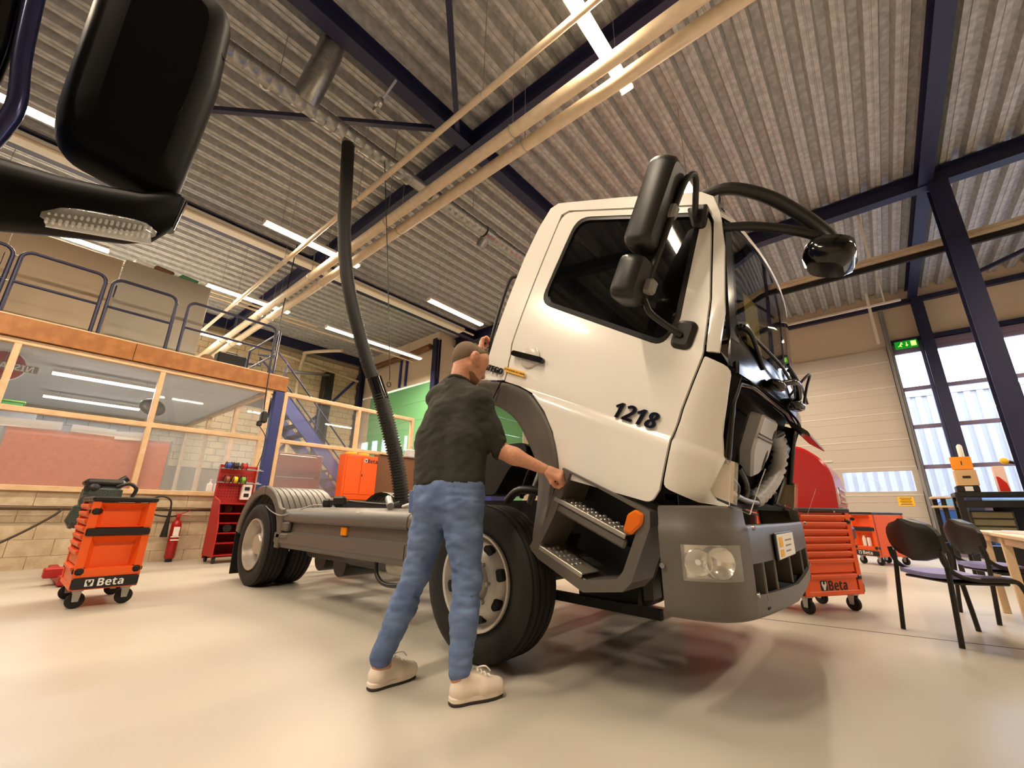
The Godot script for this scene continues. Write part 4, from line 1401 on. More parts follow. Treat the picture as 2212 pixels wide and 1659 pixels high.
func truck_chassis():
	truck = thing("truck", "white truck with bare chassis, its cab tilted forward over a grey bumper", "truck", Vector3(-3.3, 0, -3.18))
	var zc := -3.18
	wheel_front("front_wheel", Vector3(-1.985, 0.447, -1.985), 1.0)
	wheel_front("front_wheel", Vector3(-1.985, 0.447, 2 * zc + 1.985), -1.0)
	wheel_rear("rear_wheel", Vector3(-5.66, 0.447, -2.02), 1.0)
	wheel_rear("rear_wheel", Vector3(-5.66, 0.447, 2 * zc + 2.02), -1.0)
	var b := mb()
	# ladder frame
	for z in [-2.76, -3.60]:
		b = mb()
		var s := 1.0 if z > zc else -1.0
		b.box(Vector3(-3.95, 0.825, z), Vector3(5.9, 0.23, 0.01))
		b.box(Vector3(-3.95, 0.935, z - s * 0.035), Vector3(5.9, 0.01, 0.07)); b.box(Vector3(-3.95, 0.715, z - s * 0.035), Vector3(5.9, 0.01, 0.07))
		put(b, "frame_rail", "black_plastic", truck)
	for x in [-6.8, -6.0, -5.2, -4.2, -3.2]:
		b = mb(); b.box(Vector3(x, 0.83, zc), Vector3(0.1, 0.16, 0.84), 0.01)
		put(b, "cross_member", "black_plastic", truck)
	for x in [-5.66, -1.985]:
		b = mb(); b.cyl(Vector3(x, 0.44, -2.4), Vector3(x, 0.44, -3.96), 0.075, 14)
		if x < -4: b.sphere(Vector3(x, 0.45, zc), Vector3(0.24, 0.22, 0.22), 18, 12)
		put(b, "axle", "black_plastic", truck)
	for z in [-2.68, -3.68]:
		for x in [-5.66, -1.985]:
			b = mb(); b.tube(curve(v3([x - 0.75, 0.66, z, x - 0.35, 0.55, z, x, 0.51, z, x + 0.35, 0.55, z, x + 0.75, 0.66, z]), 4), 0.035, 6)
			put(b, "leaf_spring", "black_matt", truck)
	b = mb(); b.cyl(Vector3(-2.6, 0.62, zc), Vector3(-5.5, 0.48, zc), 0.05, 12)
	put(b, "drive_shaft", "black_matt", truck)
	# engine and gearbox under the tilted cab
	b = mb()
	b.box(Vector3(-1.55, 0.78, zc), Vector3(1.0, 0.62, 0.62), 0.05); b.box(Vector3(-2.45, 0.66, zc), Vector3(0.8, 0.42, 0.46), 0.08)
	for i in 4: b.box(Vector3(-1.2 - i * 0.22, 1.12, zc), Vector3(0.16, 0.1, 0.34), 0.02)
	put(b, "engine", "black_matt", truck)
	b = mb(); b.box(Vector3(-0.92, 0.72, zc), Vector3(0.09, 0.66, 0.95), 0.01)
	put(b, "radiator", "black_plastic", truck)
	b = mb(); b.box(Vector3(-1.35, 0.46, -2.62), Vector3(0.5, 0.24, 0.2), 0.04)
	put(b, "battery_box", "black_plastic", truck)
	b = mb(); b.cyl(Vector3(-1.5, 0.4, -2.45), Vector3(-1.15, 0.38, -2.5), 0.06, 12); b.bar(Vector3(-1.7, 0.36, -2.4), Vector3(-1.0, 0.34, -2.42), 0.04, 0.05)
	put(b, "steering_gear", "black_matt", truck)
	# air intake scoop behind the cab
	b = mb()
	b.prism(rounded(v2([-2.72, 0.98, -2.35, 0.98, -2.2, 1.18, -2.02, 1.3, -2.05, 1.37, -2.72, 1.37]), 0.04, 3), -2.55, -2.95, 0.02)
	put(b, "air_intake", "black_plastic", truck)
	# hoses beside the engine
	for a in [[v3([-1.95, 0.92, -2.5, -1.85, 1.05, -2.45, -1.72, 1.25, -2.42, -1.6, 1.38, -2.45]), 0.028, "steel"], [v3([-1.9, 0.9, -2.55, -1.78, 1.0, -2.5, -1.66, 1.18, -2.48, -1.58, 1.22, -2.5]), 0.02, "black_plastic"], [v3([-2.0, 0.95, -2.46, -1.92, 1.12, -2.44, -1.78, 1.3, -2.44, -1.62, 1.45, -2.48]), 0.016, "black_gloss"], [v3([-2.1, 0.93, -2.42, -1.95, 1.0, -2.38, -1.75, 0.98, -2.4, -1.55, 0.9, -2.45]), 0.03, "black_plastic"]]:
		b = mb(); b.tube(curve(a[0], 5), a[1], 8)
		put(b, "engine_hose", a[2], truck)
	for x in [-2.55, -2.4, -2.3]:
		b = mb(); b.cyl(Vector3(x, 0.84, -2.752), Vector3(x, 0.84, -2.735), 0.016, 8)
		put(b, "frame_bolt", "steel", truck)
	# near and far side fairings of grey plastic
	for sd in [1, -1]:
		var zz := func(z: float) -> float: return z if sd == 1 else 2 * zc - z
		var prof := [[-2.62, 0.865], [-2.30, 0.855], [-2.14, 0.84], [-2.085, 0.825], [-2.062, 0.80], [-2.055, 0.735], [-2.06, 0.722], [-2.105, 0.708], [-2.105, 0.612], [-2.052, 0.596], [-2.05, 0.50], [-2.062, 0.487], [-2.07, 0.46], [-2.12, 0.448], [-2.3, 0.44]]
		var rows := []
		for x in [-5.16, -2.80]:
			var r := []
			for p in prof: r.append(Vector3(x, p[1], zz.call(p[0])))
			rows.append(r)
		b = mb(); b.slab(rows, Vector3(0, -0.012, -0.01 * sd), 0.8)
		var fr := put(b, "side_fairing", "grey_plastic", truck)
		b = mb(); b.box(Vector3(-4.99, 0.66, zz.call(-2.075)), Vector3(0.26, 0.1, 0.05), 0.015); b.box(Vector3(-4.98, 0.565, zz.call(-2.055)), Vector3(0.3, 0.055, 0.03), 0.012)
		put(b, "grip_pocket", "grey_plastic", fr)
		b = mb(); b.box(Vector3(-3.77, 0.658, zz.call(-2.098)), Vector3(0.10, 0.075, 0.025), 0.006)
		put(b, "marker_lamp", "orange_lens", fr, "small orange side marker lamp")
		rows = []
		for x in [-2.788, -2.42]:
			var r := []
			for p in prof: r.append(Vector3(x, p[1], zz.call(p[0])))
			rows.append(r)
		b = mb(); b.slab(rows, Vector3(0, -0.012, -0.01 * sd), 0.8)
		put(b, "side_fairing", "grey_plastic", truck)
		# rear fender: side skin around the arch, ribbed top
		b = mb()
		var ax := Vector2(-5.66, 0.47)
		var arc := func(r: float, a0: float, a1: float, k: int) -> Array:
			var o := []
			for i in k + 1:
				var a := deg_to_rad(lerpf(a0, a1, float(i) / k))
				o.append(ax + Vector2(cos(a) * r * 1.08, sin(a) * r))
			return o
		var outl: Array = [Vector2(-5.02, 0.44)]
		outl.append_array(v2([-5.0, 0.62, -5.02, 0.84]))
		outl.append_array(arc.call(0.64, 38, 172, 12))
		outl.append_array(arc.call(0.535, 172, 14, 14))
		outl.append(Vector2(-5.12, 0.44))
		b.prism(outl, zz.call(-2.04), zz.call(-2.08), 0.012)
		var fd := put(b, "rear_fender", "grey_plastic", truck)
		rows = []
		for i in 15:
			var a := deg_to_rad(lerpf(4, 175, i / 14.0))
			var r := []
			var zs := [-2.05]
			for k in 9: zs.append_array([-2.085 - k * 0.066, -2.088 - k * 0.066, -2.096 - k * 0.066, -2.099 - k * 0.066])
			zs.append(-2.70)
			var j := 0
			for z in zs:
				var rr := 0.625
				if j > 0 and j < zs.size() - 1 and (j - 1) % 4 in [1, 2]: rr = 0.612
				if j == 0: rr = 0.59
				r.append(Vector3(ax.x + cos(a) * rr * 1.08, ax.y + sin(a) * rr, zz.call(z)))
				j += 1
			rows.append(r)
		b = mb(); b.loft(rows, false, false, 0.7)
		put(b, "ribbed_top", "grey_plastic", fd)
		b = mb(); b.box(Vector3(-6.36, 0.36, zz.call(-2.36)), Vector3(0.02, 0.6, 0.6), 0.004, Basis(Vector3.BACK, 0.08))
		put(b, "mud_flap", "black_matt", fd)
		b = mb(); b.bar(Vector3(-5.60, 1.105, zz.call(-2.04)), Vector3(-5.585, 1.01, zz.call(-2.04)), 0.006, 0.004)
		put(b, "seam", "black_matt", fd)
	# tank, air bottles and the loop step under the fairing
	b = mb(); b.prism(rrect(0.5, 0.4, 0.12, 5), -3.9, -3.1, 0.02, Basis(Vector3.BACK, Vector3.UP, Vector3.RIGHT), Vector3(0, 0.55, -2.42))
	put(b, "fuel_tank", "black_plastic", truck)
	for a in [[-4.55, 0.36], [-4.15, 0.34]]:
		b = mb(); b.cyl(Vector3(a[0], a[1], -2.3), Vector3(a[0], a[1], -2.7), 0.12, 18)
		put(b, "air_tank", "black_plastic", truck)
	b = mb(); b.box(Vector3(-4.3, 0.42, -2.5), Vector3(1.0, 0.12, 0.5), 0.03)
	put(b, "tank_bracket", "black_plastic", truck)
	b = mb(); b.cyl(Vector3(-3.18, 0.42, -2.25), Vector3(-2.86, 0.42, -2.25), 0.085, 18)
	put(b, "silencer", "rim_silver", truck)
	b = mb(); b.tube(curve(v3([-3.22, 0.47, -2.1, -3.2, 0.36, -2.1, -3.1, 0.3, -2.1, -2.95, 0.3, -2.1, -2.85, 0.33, -2.1, -2.82, 0.46, -2.1]), 4), 0.017, 8)
	put(b, "loop_step", "black_plastic", truck)
	# loose parts lying on the frame
	b = mb(); b.box(Vector3(-4.55, 0.91, -2.3), Vector3(0.1, 0.09, 0.08), 0.02, Basis(Vector3.UP, 0.4))
	put(b, "cable_connector", "black_plastic", truck)
	b = mb(); b.box(Vector3(-4.38, 0.93, -2.34), Vector3(0.14, 0.1, 0.07), 0.02, Basis(Vector3.UP, 0.5))
	put(b, "cable_connector", "black_plastic", truck)
	b = mb(); b.tube(curve(v3([-5.5, 0.87, -2.04, -5.2, 0.8, -2.02, -4.95, 0.78, -2.04, -4.7, 0.88, -2.2, -4.55, 0.88, -2.28]), 5), 0.006, 6)
	put(b, "cable", "steel", truck)
	b = mb(); b.tube(curve(v3([-4.3, 0.93, -2.4, -4.0, 0.91, -2.45, -3.7, 0.9, -2.5, -3.45, 0.92, -2.45]), 5), 0.014, 6)
	put(b, "hose_line", "black_plastic", truck)
	b = mb(); b.cyl(Vector3(-3.52, 0.95, -2.36), Vector3(-3.3, 0.88, -2.24), 0.032, 12)
	put(b, "pipe_stub", "steel", truck)
	b = mb(); b.tube(curve(v3([-3.2, 0.88, -2.3, -2.95, 0.9, -2.22, -2.72, 0.89, -2.25, -2.7, 0.88, -2.42, -2.95, 0.88, -2.48, -3.2, 0.88, -2.3]), 5), 0.014, 6)
	put(b, "coiled_line", "white", truck)
	b = mb(); b.box(Vector3(-3.55, 0.822, -2.088), Vector3(0.06, 0.06, 0.012), 0.0, Basis(Vector3.BACK, 0.2))
	put(b, "tape", "paper", truck)

func zside(u: float, w: float) -> float:
	var z := 0.0
	if w > 0.62: z += 0.10 * pow((w - 0.62) / 1.08, 1.5)
	# the step below the belt
	var t := clampf((w - 0.315) / 0.035, 0.0, 1.0) * clampf((0.475 - w) / 0.03, 0.0, 1.0)
	z += 0.013 * t * t * (3 - 2 * t)
	if w < 0.315: z += 0.02 * pow(clampf((0.315 - w) / 0.4, 0, 1), 2)
	# round the front corner
	if u > -0.13:
		var k := clampf((u + 0.13) / 0.17, 0, 1.2)
		z += 0.115 * k * k
	return -2.05 - z

# a panel of the cab side: outline minus holes, bent to zside, with a returned edge
func skin(b: MB, outl: Array, holes: Array, far := false, push := 0.0, edge := 0.02):
	var ol := PackedVector2Array(outl)
	var bb := Rect2(ol[0], Vector2.ZERO)
	for p in ol: bb = bb.expand(p)
	var us := []
	var x := bb.position.x
	while x < bb.end.x:
		us.append(x)
		x += 0.12 if x < -0.2 else 0.03
	us.append(bb.end.x)
	var ws := []
	x = bb.position.y
	while x < bb.end.y:
		ws.append(x)
		x += 0.008 if (x > 0.30 and x < 0.36) or (x > 0.43 and x < 0.48) else 0.06
	ws.append(bb.end.y)
	var zc := -3.18
	var pt := func(p: Vector2) -> Vector3:
		var z := zside(p.x, p.y) + push
		return Vector3(p.x, p.y, 2 * zc - z if far else z)
	var nr := func(p: Vector2) -> Vector3:
		var e := 0.004
		var gx := (zside(p.x + e, p.y) - zside(p.x - e, p.y)) / (2 * e)
		var gy := (zside(p.x, p.y + e) - zside(p.x, p.y - e)) / (2 * e)
		return Vector3(-gx, -gy, 1.0 if not far else -1.0).normalized()
	for i in us.size() - 1:
		for j in ws.size() - 1:
			var cell := PackedVector2Array([Vector2(us[i], ws[j]), Vector2(us[i + 1], ws[j]), Vector2(us[i + 1], ws[j + 1]), Vector2(us[i], ws[j + 1])])
			var parts := Geometry2D.intersect_polygons(cell, ol)
			for h in holes:
				var nx := []
				for q in parts: nx.append_array(Geometry2D.clip_polygons(q, PackedVector2Array(h)))
				parts.assign(nx)
			for q in parts:
				var id := Geometry2D.triangulate_polygon(q)
				for k in range(0, id.size(), 3):
					b.tri(pt.call(q[id[k]]), pt.call(q[id[k + 1]]), pt.call(q[id[k + 2]]), nr.call(q[id[k]]), nr.call(q[id[k + 1]]), nr.call(q[id[k + 2]]))
	var off := Vector3(0, 0, edge if far else -edge)
	for loop in [outl] + holes:
		for i in loop.size():
			var a: Vector2 = loop[i]
			var c: Vector2 = loop[(i + 1) % loop.size()]
			var m := maxi(1, int(a.distance_to(c) / 0.05))
			for k in m:
				var p0: Vector3 = pt.call(a.lerp(c, float(k) / m))
				var p1: Vector3 = pt.call(a.lerp(c, float(k + 1) / m))
				b.q(p0, p1, p1 + off, p0 + off)

# how far forward the cab front reaches at height w, and its bulge across the cab
func ufront(w: float, t: float) -> float:
	# t: -1 at the near corner, 0 in the middle, 1 at the far corner
	var tab := [[0.0, 0.15], [0.15, 0.13], [0.45, 0.055], [0.75, 0.0], [0.9, -0.05], [1.43, -0.25], [1.62, -0.325], [1.68, -0.37]]
	var u := 0.0
	for i in tab.size() - 1:
		if w >= tab[i][0]: u = lerpf(tab[i][1], tab[i + 1][1], clampf((w - tab[i][0]) / (tab[i + 1][0] - tab[i][0]), 0, 1))
	return u + 0.10 * (1.0 - pow(absf(t), 2.2))

func front_sheet(b: MB, w0: float, w1: float, t0: float, t1: float, kw: int, kt: int, push := 0.0, th := 0.012):
	var rows := []
	for i in kw + 1:
		var w := lerpf(w0, w1, float(i) / kw)
		var hw := 1.04 - 0.10 * pow(maxf(0.0, w - 0.62) / 1.08, 1.5)
		var r := []
		for j in kt + 1:
			var t := lerpf(t0, t1, float(j) / kt)
			r.append(Vector3(ufront(w, t) + push, w, -3.18 - t * hw))
		rows.append(r)
	b.slab(rows, Vector3(-th, 0, 0), 0.5)

func truck_cab():
	var g := Node3D.new()
	g.name = "cab"
	truck.add_child(g, true)
	g.global_transform = CAB
	var zc := -3.18
	var b := mb(CAB)
	# inner shell, dark: floor, rear wall and everything seen through the gaps
	b = mb(CAB)
	b.prism(v2([-1.52, 0.34, -1.53, 1.55, -1.5, 1.66, -0.45, 1.66, -0.25, 1.30, -0.05, 0.86, -0.05, 0.78]), -2.17, -2.175); b.box(Vector3(-1.49, 0.95, zc), Vector3(0.03, 1.25, 2.05)); b.box(Vector3(-0.72, 0.30, zc), Vector3(1.45, 0.04, 1.95))
	var holes0 := []
	b = mb(CAB)
	b.box(Vector3(-1.49, 0.95, zc), Vector3(0.03, 1.25, 2.05)); b.box(Vector3(-0.75, 0.36, zc), Vector3(1.45, 0.04, 2.1)); b.box(Vector3(-0.9, 1.63, zc), Vector3(1.1, 0.03, 1.9))
	put(b, "cab_lining", "black_matt", g)
	b = mb(CAB)
	for z in [-2.62, -3.72]:
		b.box(Vector3(-1.0, 0.72, z), Vector3(0.5, 0.14, 0.48), 0.05); b.box(Vector3(-1.24, 1.08, z), Vector3(0.13, 0.66, 0.46), 0.05); b.box(Vector3(-1.24, 1.46, z), Vector3(0.1, 0.2, 0.26), 0.04)
	put(b, "seats", "black_plastic", g)
	b = mb(CAB); b.box(Vector3(-0.28, 0.76, zc), Vector3(0.42, 0.2, 1.9), 0.06)
	put(b, "dashboard", "black_plastic", g)
	for far in [false, true]:
		var zs := func(z: float) -> float: return 2 * zc - z if far else z
		var win := rounded(v2([-1.225, 1.545, -1.235, 0.945, -0.335, 0.805, -0.315, 0.93, -0.415, 1.535]), [0.1, 0.09, 0.06, 0.02, 0.05], 5)
		var win_out := rounded(v2([-1.255, 1.575, -1.265, 0.918, -0.325, 0.772, -0.285, 0.93, -0.39, 1.562]), [0.11, 0.1, 0.07, 0.02, 0.06], 5)
		var door := rounded(v2([-1.40, 1.62, -1.37, 0.60, -1.345, 0.52, -1.335, 0.345, -1.19, 0.345, -1.064, 0.328, -0.921, 0.246, -0.81, 0.146, -0.715, 0.0, -0.70, -0.085, -0.128, 0.005, -0.108, 0.08, -0.135, 0.324, -0.125, 0.60, -0.118, 0.77, -0.18, 1.06, -0.325, 1.50, -0.42, 1.60]), [0.09, 0.03, 0.02, 0, 0, 0, 0, 0, 0, 0.01, 0.03, 0, 0, 0, 0.02, 0, 0.04, 0.06], 4)
		b = mb(CAB); skin(b, door, [win_out], far)
		var dr := put(b, "door", "white_paint", g)
		b = mb(CAB)
		var k := win.size()
		for i in k:
			var j := (i + 1) % k
			var P := func(p: Vector2, off: float) -> Vector3: return Vector3(p.x, p.y, zs.call(zside(p.x, p.y) + off))
			b.q(P.call(win_out[i], -0.004), P.call(win_out[j], -0.004), P.call(win[j], 0.002), P.call(win[i], 0.002)); b.q(P.call(win[i], 0.002), P.call(win[j], 0.002), P.call(win[j], -0.02), P.call(win[i], -0.02))
		put(b, "window_seal", "black_plastic", dr)
		b = mb(CAB); skin(b, win, [], far, -0.012, 0.004)
		put(b, "window_glass", "cab_glass", dr, "dark tinted side window")
		# handle in its dished recess
		b = mb(CAB)
		b.x = CAB * Transform3D(Basis.IDENTITY, Vector3(-1.175, 0.545, zs.call(-2.045)))
		b.sphere(Vector3(0.0, 0.0, 0), Vector3(0.085, 0.075, 0.012), 20, 10)
		put(b, "handle_dish", "dish_grey", dr)
		b = mb(CAB); b.prism(rrect(0.275, 0.036, 0.017, 4, Vector2(-1.18, 0.542)), zs.call(-2.01), zs.call(-2.045), 0.012)
		put(b, "handle", "black_gloss", dr, "black door handle")
		# rear corner panel behind the door
		var rp := rounded(v2([-1.412, 1.63, -1.382, 0.60, -1.357, 0.52, -1.347, 0.352, -1.55, 0.30, -1.565, 0.6, -1.585, 1.25, -1.575, 1.50, -1.53, 1.70, -0.44, 1.665, -0.30, 1.52, -0.165, 1.06, -0.10, 0.78, -0.045, 0.80, -0.10, 1.0, -0.235, 1.40, -0.33, 1.60, -0.405, 1.69, -0.9, 1.705, -1.45, 1.715]), 0.0)
		rp = v2([-1.412, 1.60, -1.382, 0.60, -1.357, 0.52, -1.347, 0.352, -1.55, 0.30, -1.565, 0.6, -1.585, 1.25, -1.575, 1.50, -1.545, 1.66, -1.49, 1.70, -1.0, 1.705, -0.45, 1.695, -0.37, 1.66, -0.30, 1.56, -0.21, 1.36, -0.09, 1.0, -0.055, 0.80, -0.106, 0.79, -0.168, 1.06, -0.312, 1.505, -0.37, 1.58, -0.42, 1.612, -1.36, 1.632])
		b = mb(CAB); skin(b, rp, [], far)
		put(b, "side_panel", "white_paint", g)
		# lower front corner
		var cp := rounded(v2([-0.105, 0.765, 0.005, 0.745, 0.03, 0.56, 0.045, 0.43, 0.07, 0.335, 0.115, 0.30, 0.15, 0.15, 0.165, 0.115, 0.045, 0.086, -0.096, 0.10, -0.122, 0.324, -0.112, 0.60]), [0.01, 0.03, 0, 0, 0.01, 0, 0, 0.02, 0.0, 0.03, 0, 0], 3)
		var lampcut := rounded(v2([0.085, 0.33, 0.065, 0.16, 0.10, 0.125, 0.25, 0.12, 0.25, 0.34]), 0.0)
		b = mb(CAB); skin(b, cp, [lampcut], far)
		var cn := put(b, "front_corner", "white_paint", g)
		# indicator lamp at the corner
		b = mb(CAB)
		var rows := []
		for i in 7:
			var w := lerpf(0.135, 0.325, i / 6.0)
			var r := []
			for j in 7:
				var t := j / 6.0
				var u := lerpf(0.068, 0.185 - 0.05 * i / 6.0, t)
				r.append(Vector3(u, w, zs.call(zside(u, w) - 0.004 - 0.03 * t * t)))
			rows.append(r)
		b.slab(rows, Vector3(-0.01, 0, 0.0))
		var lm := put(b, "corner_lamp", "lens", g, "clear ribbed corner lamp")
		var bkr := []
		for r in rows:
			var o := []
			for q in r: o.append(q + Vector3(-0.022, 0, 0.02 if far else -0.02))
			bkr.append(o)
		b = mb(CAB); b.loft(bkr)
		put(b, "lamp_back", "lamp_amberwhite", lm)
		b = mb(CAB)
		for i in 14:
			var w := lerpf(0.145, 0.315, i / 13.0)
			var u := 0.13 - 0.04 * i / 13.0
			b.bar(Vector3(0.075, w, zs.call(zside(0.075, w) - 0.022)), Vector3(u + 0.03, w - 0.004, zs.call(zside(u, w) - 0.04)), 0.006, 0.006)
		put(b, "lamp_ribs", "lamp_amberwhite", lm)
		# grey wheel arch of the cab
		var ao := [[-1.56, 0.285], [-1.345, 0.335], [-1.19, 0.335], [-1.06, 0.315], [-0.915, 0.235], [-0.80, 0.135], [-0.705, -0.01], [-0.672, -0.12], [-0.655, -0.25], [-0.64, -0.42], [-0.615, -0.5]]
		var ai := [[-1.56, 0.15], [-1.38, 0.165], [-1.21, 0.145], [-1.10, 0.10], [-0.985, 0.02], [-0.90, -0.05], [-0.83, -0.14], [-0.79, -0.24], [-0.76, -0.34], [-0.73, -0.46], [-0.70, -0.53]]
		var po := []
		var pi_ := []
		for i in ao.size():
			po.append(Vector2(ao[i][0], ao[i][1])); pi_.append(Vector2(ai[i][0], ai[i][1]))
		po = curve(po, 3); pi_ = curve(pi_, 3)
		rows = []
		for i in po.size():
			var r := []
			for s in [[0.0, -0.02], [0.03, 0.012], [0.12, 0.018], [0.3, 0.008], [0.6, -0.004], [0.9, -0.012], [1.0, -0.03]]:
				var p: Vector2 = po[i].lerp(pi_[i], s[0])
				r.append(Vector3(p.x, p.y, zs.call(-2.055 + s[1])))
			var q: Vector2 = pi_[i]
			r.append(Vector3(q.x, q.y, zs.call(-2.32)))
			rows.append(r)
		b = mb(CAB); b.loft(rows, false, false, 0.6)
		var ar := put(b, "wheel_arch", "grey_plastic", g)
		b = mb(CAB); b.bar(Vector3(-1.345, 0.335, zs.call(-2.036)), Vector3(-1.385, 0.16, zs.call(-2.05)), 0.006, 0.006)
		put(b, "arch_joint", "black_matt", ar)
		# step well: frame, two aluminium treads, black back
		b = mb(CAB)
		var fo := v2([-0.655, -0.02, -0.66, -0.20, -0.65, -0.30, -0.70, -0.52, -0.62, -0.545, -0.30, -0.555, -0.11, -0.44, -0.085, -0.38, -0.085, -0.10, -0.11, -0.03])
		var fi := v2([-0.60, -0.03, -0.605, -0.20, -0.61, -0.30, -0.635, -0.478, -0.60, -0.495, -0.32, -0.50, -0.155, -0.40, -0.14, -0.35, -0.14, -0.10, -0.15, -0.05])
		b.ring(rounded(fo, 0.0), fi, zs.call(-2.04), zs.call(-2.30))
		var sw := put(b, "step_frame", "grey_plastic", g)
		b = mb(CAB); b.prism(v2([-0.62, -0.05, -0.62, -0.50, -0.3, -0.51, -0.12, -0.42, -0.12, -0.05]), zs.call(-2.42), zs.call(-2.43)); b.box(Vector3(-0.38, -0.3, zs.call(-2.34)), Vector3(0.5, 0.02, 0.16)); b.box(Vector3(-0.40, -0.11, zs.call(-2.39)), Vector3(0.5, 0.16, 0.02))
		put(b, "step_back", "black_plastic", sw)
		b = mb(CAB); b.box(Vector3(-0.41, -0.235, zs.call(-2.065)), Vector3(0.47, 0.05, 0.035), 0.01); b.box(Vector3(-0.465, -0.515, zs.call(-2.06)), Vector3(0.36, 0.04, 0.035), 0.01)
		put(b, "step_edge", "grey_plastic", sw)
		for st in [[-0.645, -0.185, -0.19, 0.13], [-0.635, -0.335, -0.478, 0.17]]:
			b = mb(CAB)
			b.box(Vector3((st[0] + st[1]) / 2, st[2], zs.call(-2.045 - st[3] / 2)), Vector3(st[1] - st[0], 0.006, st[3]))
			b.box(Vector3((st[0] + st[1]) / 2, st[2] - 0.008, zs.call(-2.043)), Vector3(st[1] - st[0], 0.026, 0.012), 0.004)
			var tr := put(b, "tread", "step_alu", sw, "perforated aluminium step")
			var nx := int((st[1] - st[0] - 0.05) / 0.042)
			b = mb(CAB)
			for i in nx:
				for j in 3:
					var c := Vector3(st[0] + 0.045 + i * 0.042, st[2] + 0.003, zs.call(-2.078 - j * 0.042 - (0.02 if i % 2 else 0.0)))
					b.lathe([Vector2(0.014, 0.0), Vector2(0.011, 0.006), Vector2(0.008, 0.006), Vector2(0.007, 0.0)], c, Vector3.UP, 8)
			put(b, "tread_studs", "steel", tr)
			b = mb(CAB)
			for i in nx:
				for j in 3:
					var c := Vector3(st[0] + 0.045 + i * 0.042, st[2] + 0.0035, zs.call(-2.078 - j * 0.042 - (0.02 if i % 2 else 0.0)))
					b.cyl(c, c + Vector3(0, 0.001, 0), 0.0075, 8)
			put(b, "tread_holes", "black_matt", tr)
		b = mb(CAB); b.box(Vector3(-0.385, -0.315, zs.call(-2.424)), Vector3(0.07, 0.02, 0.01), 0.003); b.box(Vector3(-0.375, -0.345, zs.call(-2.424)), Vector3(0.10, 0.025, 0.01), 0.003)
		put(b, "type_plate", "grey_mid", sw)
		b = mb(CAB); b.prism(rounded(v2([-0.20, -0.175, -0.155, -0.175, -0.12, -0.10, -0.13, -0.055, -0.175, -0.05, -0.205, -0.09]), 0.012, 3), zs.call(-2.02), zs.call(-2.08), 0.01)
		put(b, "repeater_lamp", "amber", g, "orange side repeater lamp")
		# grab handle behind the cab
		b = mb(CAB); b.tube(curve(v3([-1.57, 1.12, zs.call(-2.16), -1.66, 1.12, zs.call(-2.14), -1.70, 1.06, zs.call(-2.13), -1.69, 0.75, zs.call(-2.13), -1.66, 0.52, zs.call(-2.14), -1.57, 0.48, zs.call(-2.16)]), 5), 0.014, 8)
		put(b, "grab_handle", "black_plastic", g)
	# roof
	var rows := []
	for i in 13:
		var t := lerpf(-1, 1, i / 12.0)
		var h := 0.035 * (1 - t * t) - (0.03 if absf(t) > 0.99 else 0.0)
		var r := []
		for p in [[-1.56, 1.58], [-1.535, 1.66], [-1.49, 1.70], [-1.42, 1.715], [-1.0, 1.72], [-0.6, 1.71], [-0.45, 1.695], [-0.37, 1.66], [-0.31, 1.60]]:
			r.append(Vector3(p[0] + (0.08 * (1 - t * t) if p[0] > -0.5 else 0.0), p[1] + h, zc - t * 1.03))
		rows.append(r)
	b = mb(CAB); b.slab(rows, Vector3(0, -0.02, 0))
	put(b, "roof", "white_paint", g)
	b = mb(CAB)
	b.box(Vector3(-1.575, 0.95, zc), Vector3(0.02, 1.28, 2.06), 0.005)
	put(b, "rear_wall", "white_paint", g)
	# the roof antenna
	b = mb(CAB); b.tube(v3([-0.62, 1.7, -2.4, -0.95, 2.1, -2.42]), [0.006, 0.002], 6)
	put(b, "antenna", "copper", g)
	# windscreen with black surround, cowl below
	b = mb(CAB); front_sheet(b, 0.93, 1.56, -0.93, 0.93, 8, 20, 0.0, 0.006)
	var ws := put(b, "windscreen", "windscreen", g, "curved dark windscreen")
	b = mb(CAB)
	front_sheet(b, 0.76, 0.93, -1.0, 1.0, 3, 20, -0.002, 0.012); front_sheet(b, 1.56, 1.64, -1.0, 1.0, 2, 20, -0.002, 0.012); front_sheet(b, 0.90, 1.62, -1.0, -0.91, 8, 2, -0.001, 0.02); front_sheet(b, 0.90, 1.62, 0.91, 1.0, 8, 2, -0.001, 0.02)
	put(b, "windscreen_surround", "black_gloss", g)
	b = mb(CAB); b.prism(v2([-0.14, 0.78, -0.055, 0.80, -0.09, 1.0, -0.21, 1.36, -0.30, 1.56, -0.315, 1.5, -0.17, 1.06]), -2.17, -2.19)
	# sticker behind the glass
	b = mb(CAB)
	rows = []
	for i in 5:
		var w := lerpf(0.94, 1.22, i / 4.0)
		var r := []
		for j in 5:
			var t := lerpf(-0.80, -0.60, j / 4.0)
			r.append(Vector3(ufront(w, t) - 0.009, w, zc - t * 1.0))
		rows.append(r)
	b.slab(rows, Vector3(-0.002, 0, 0))
	put(b, "yellow_sheet", "yellow_dull", ws, "yellow sheet behind the windscreen")
	# wipers
	for a in [[v3([0.03, 0.86, -2.55, -0.02, 0.98, -2.35, -0.05, 1.0, -2.28]), v3([-0.06, 1.0, -2.26, 0.06, 0.94, -2.7, 0.09, 0.90, -2.95])], [v3([0.08, 0.86, -3.35, 0.05, 0.98, -3.2, 0.03, 1.0, -3.1]), v3([0.05, 1.0, -2.95, 0.09, 0.95, -3.3, 0.08, 0.92, -3.75])]]:
		b = mb(CAB)
		b.tube(curve(a[0], 4), 0.012, 6); b.tube(curve(a[1], 5), 0.009, 6)
		put(b, "wiper", "black_plastic", g)
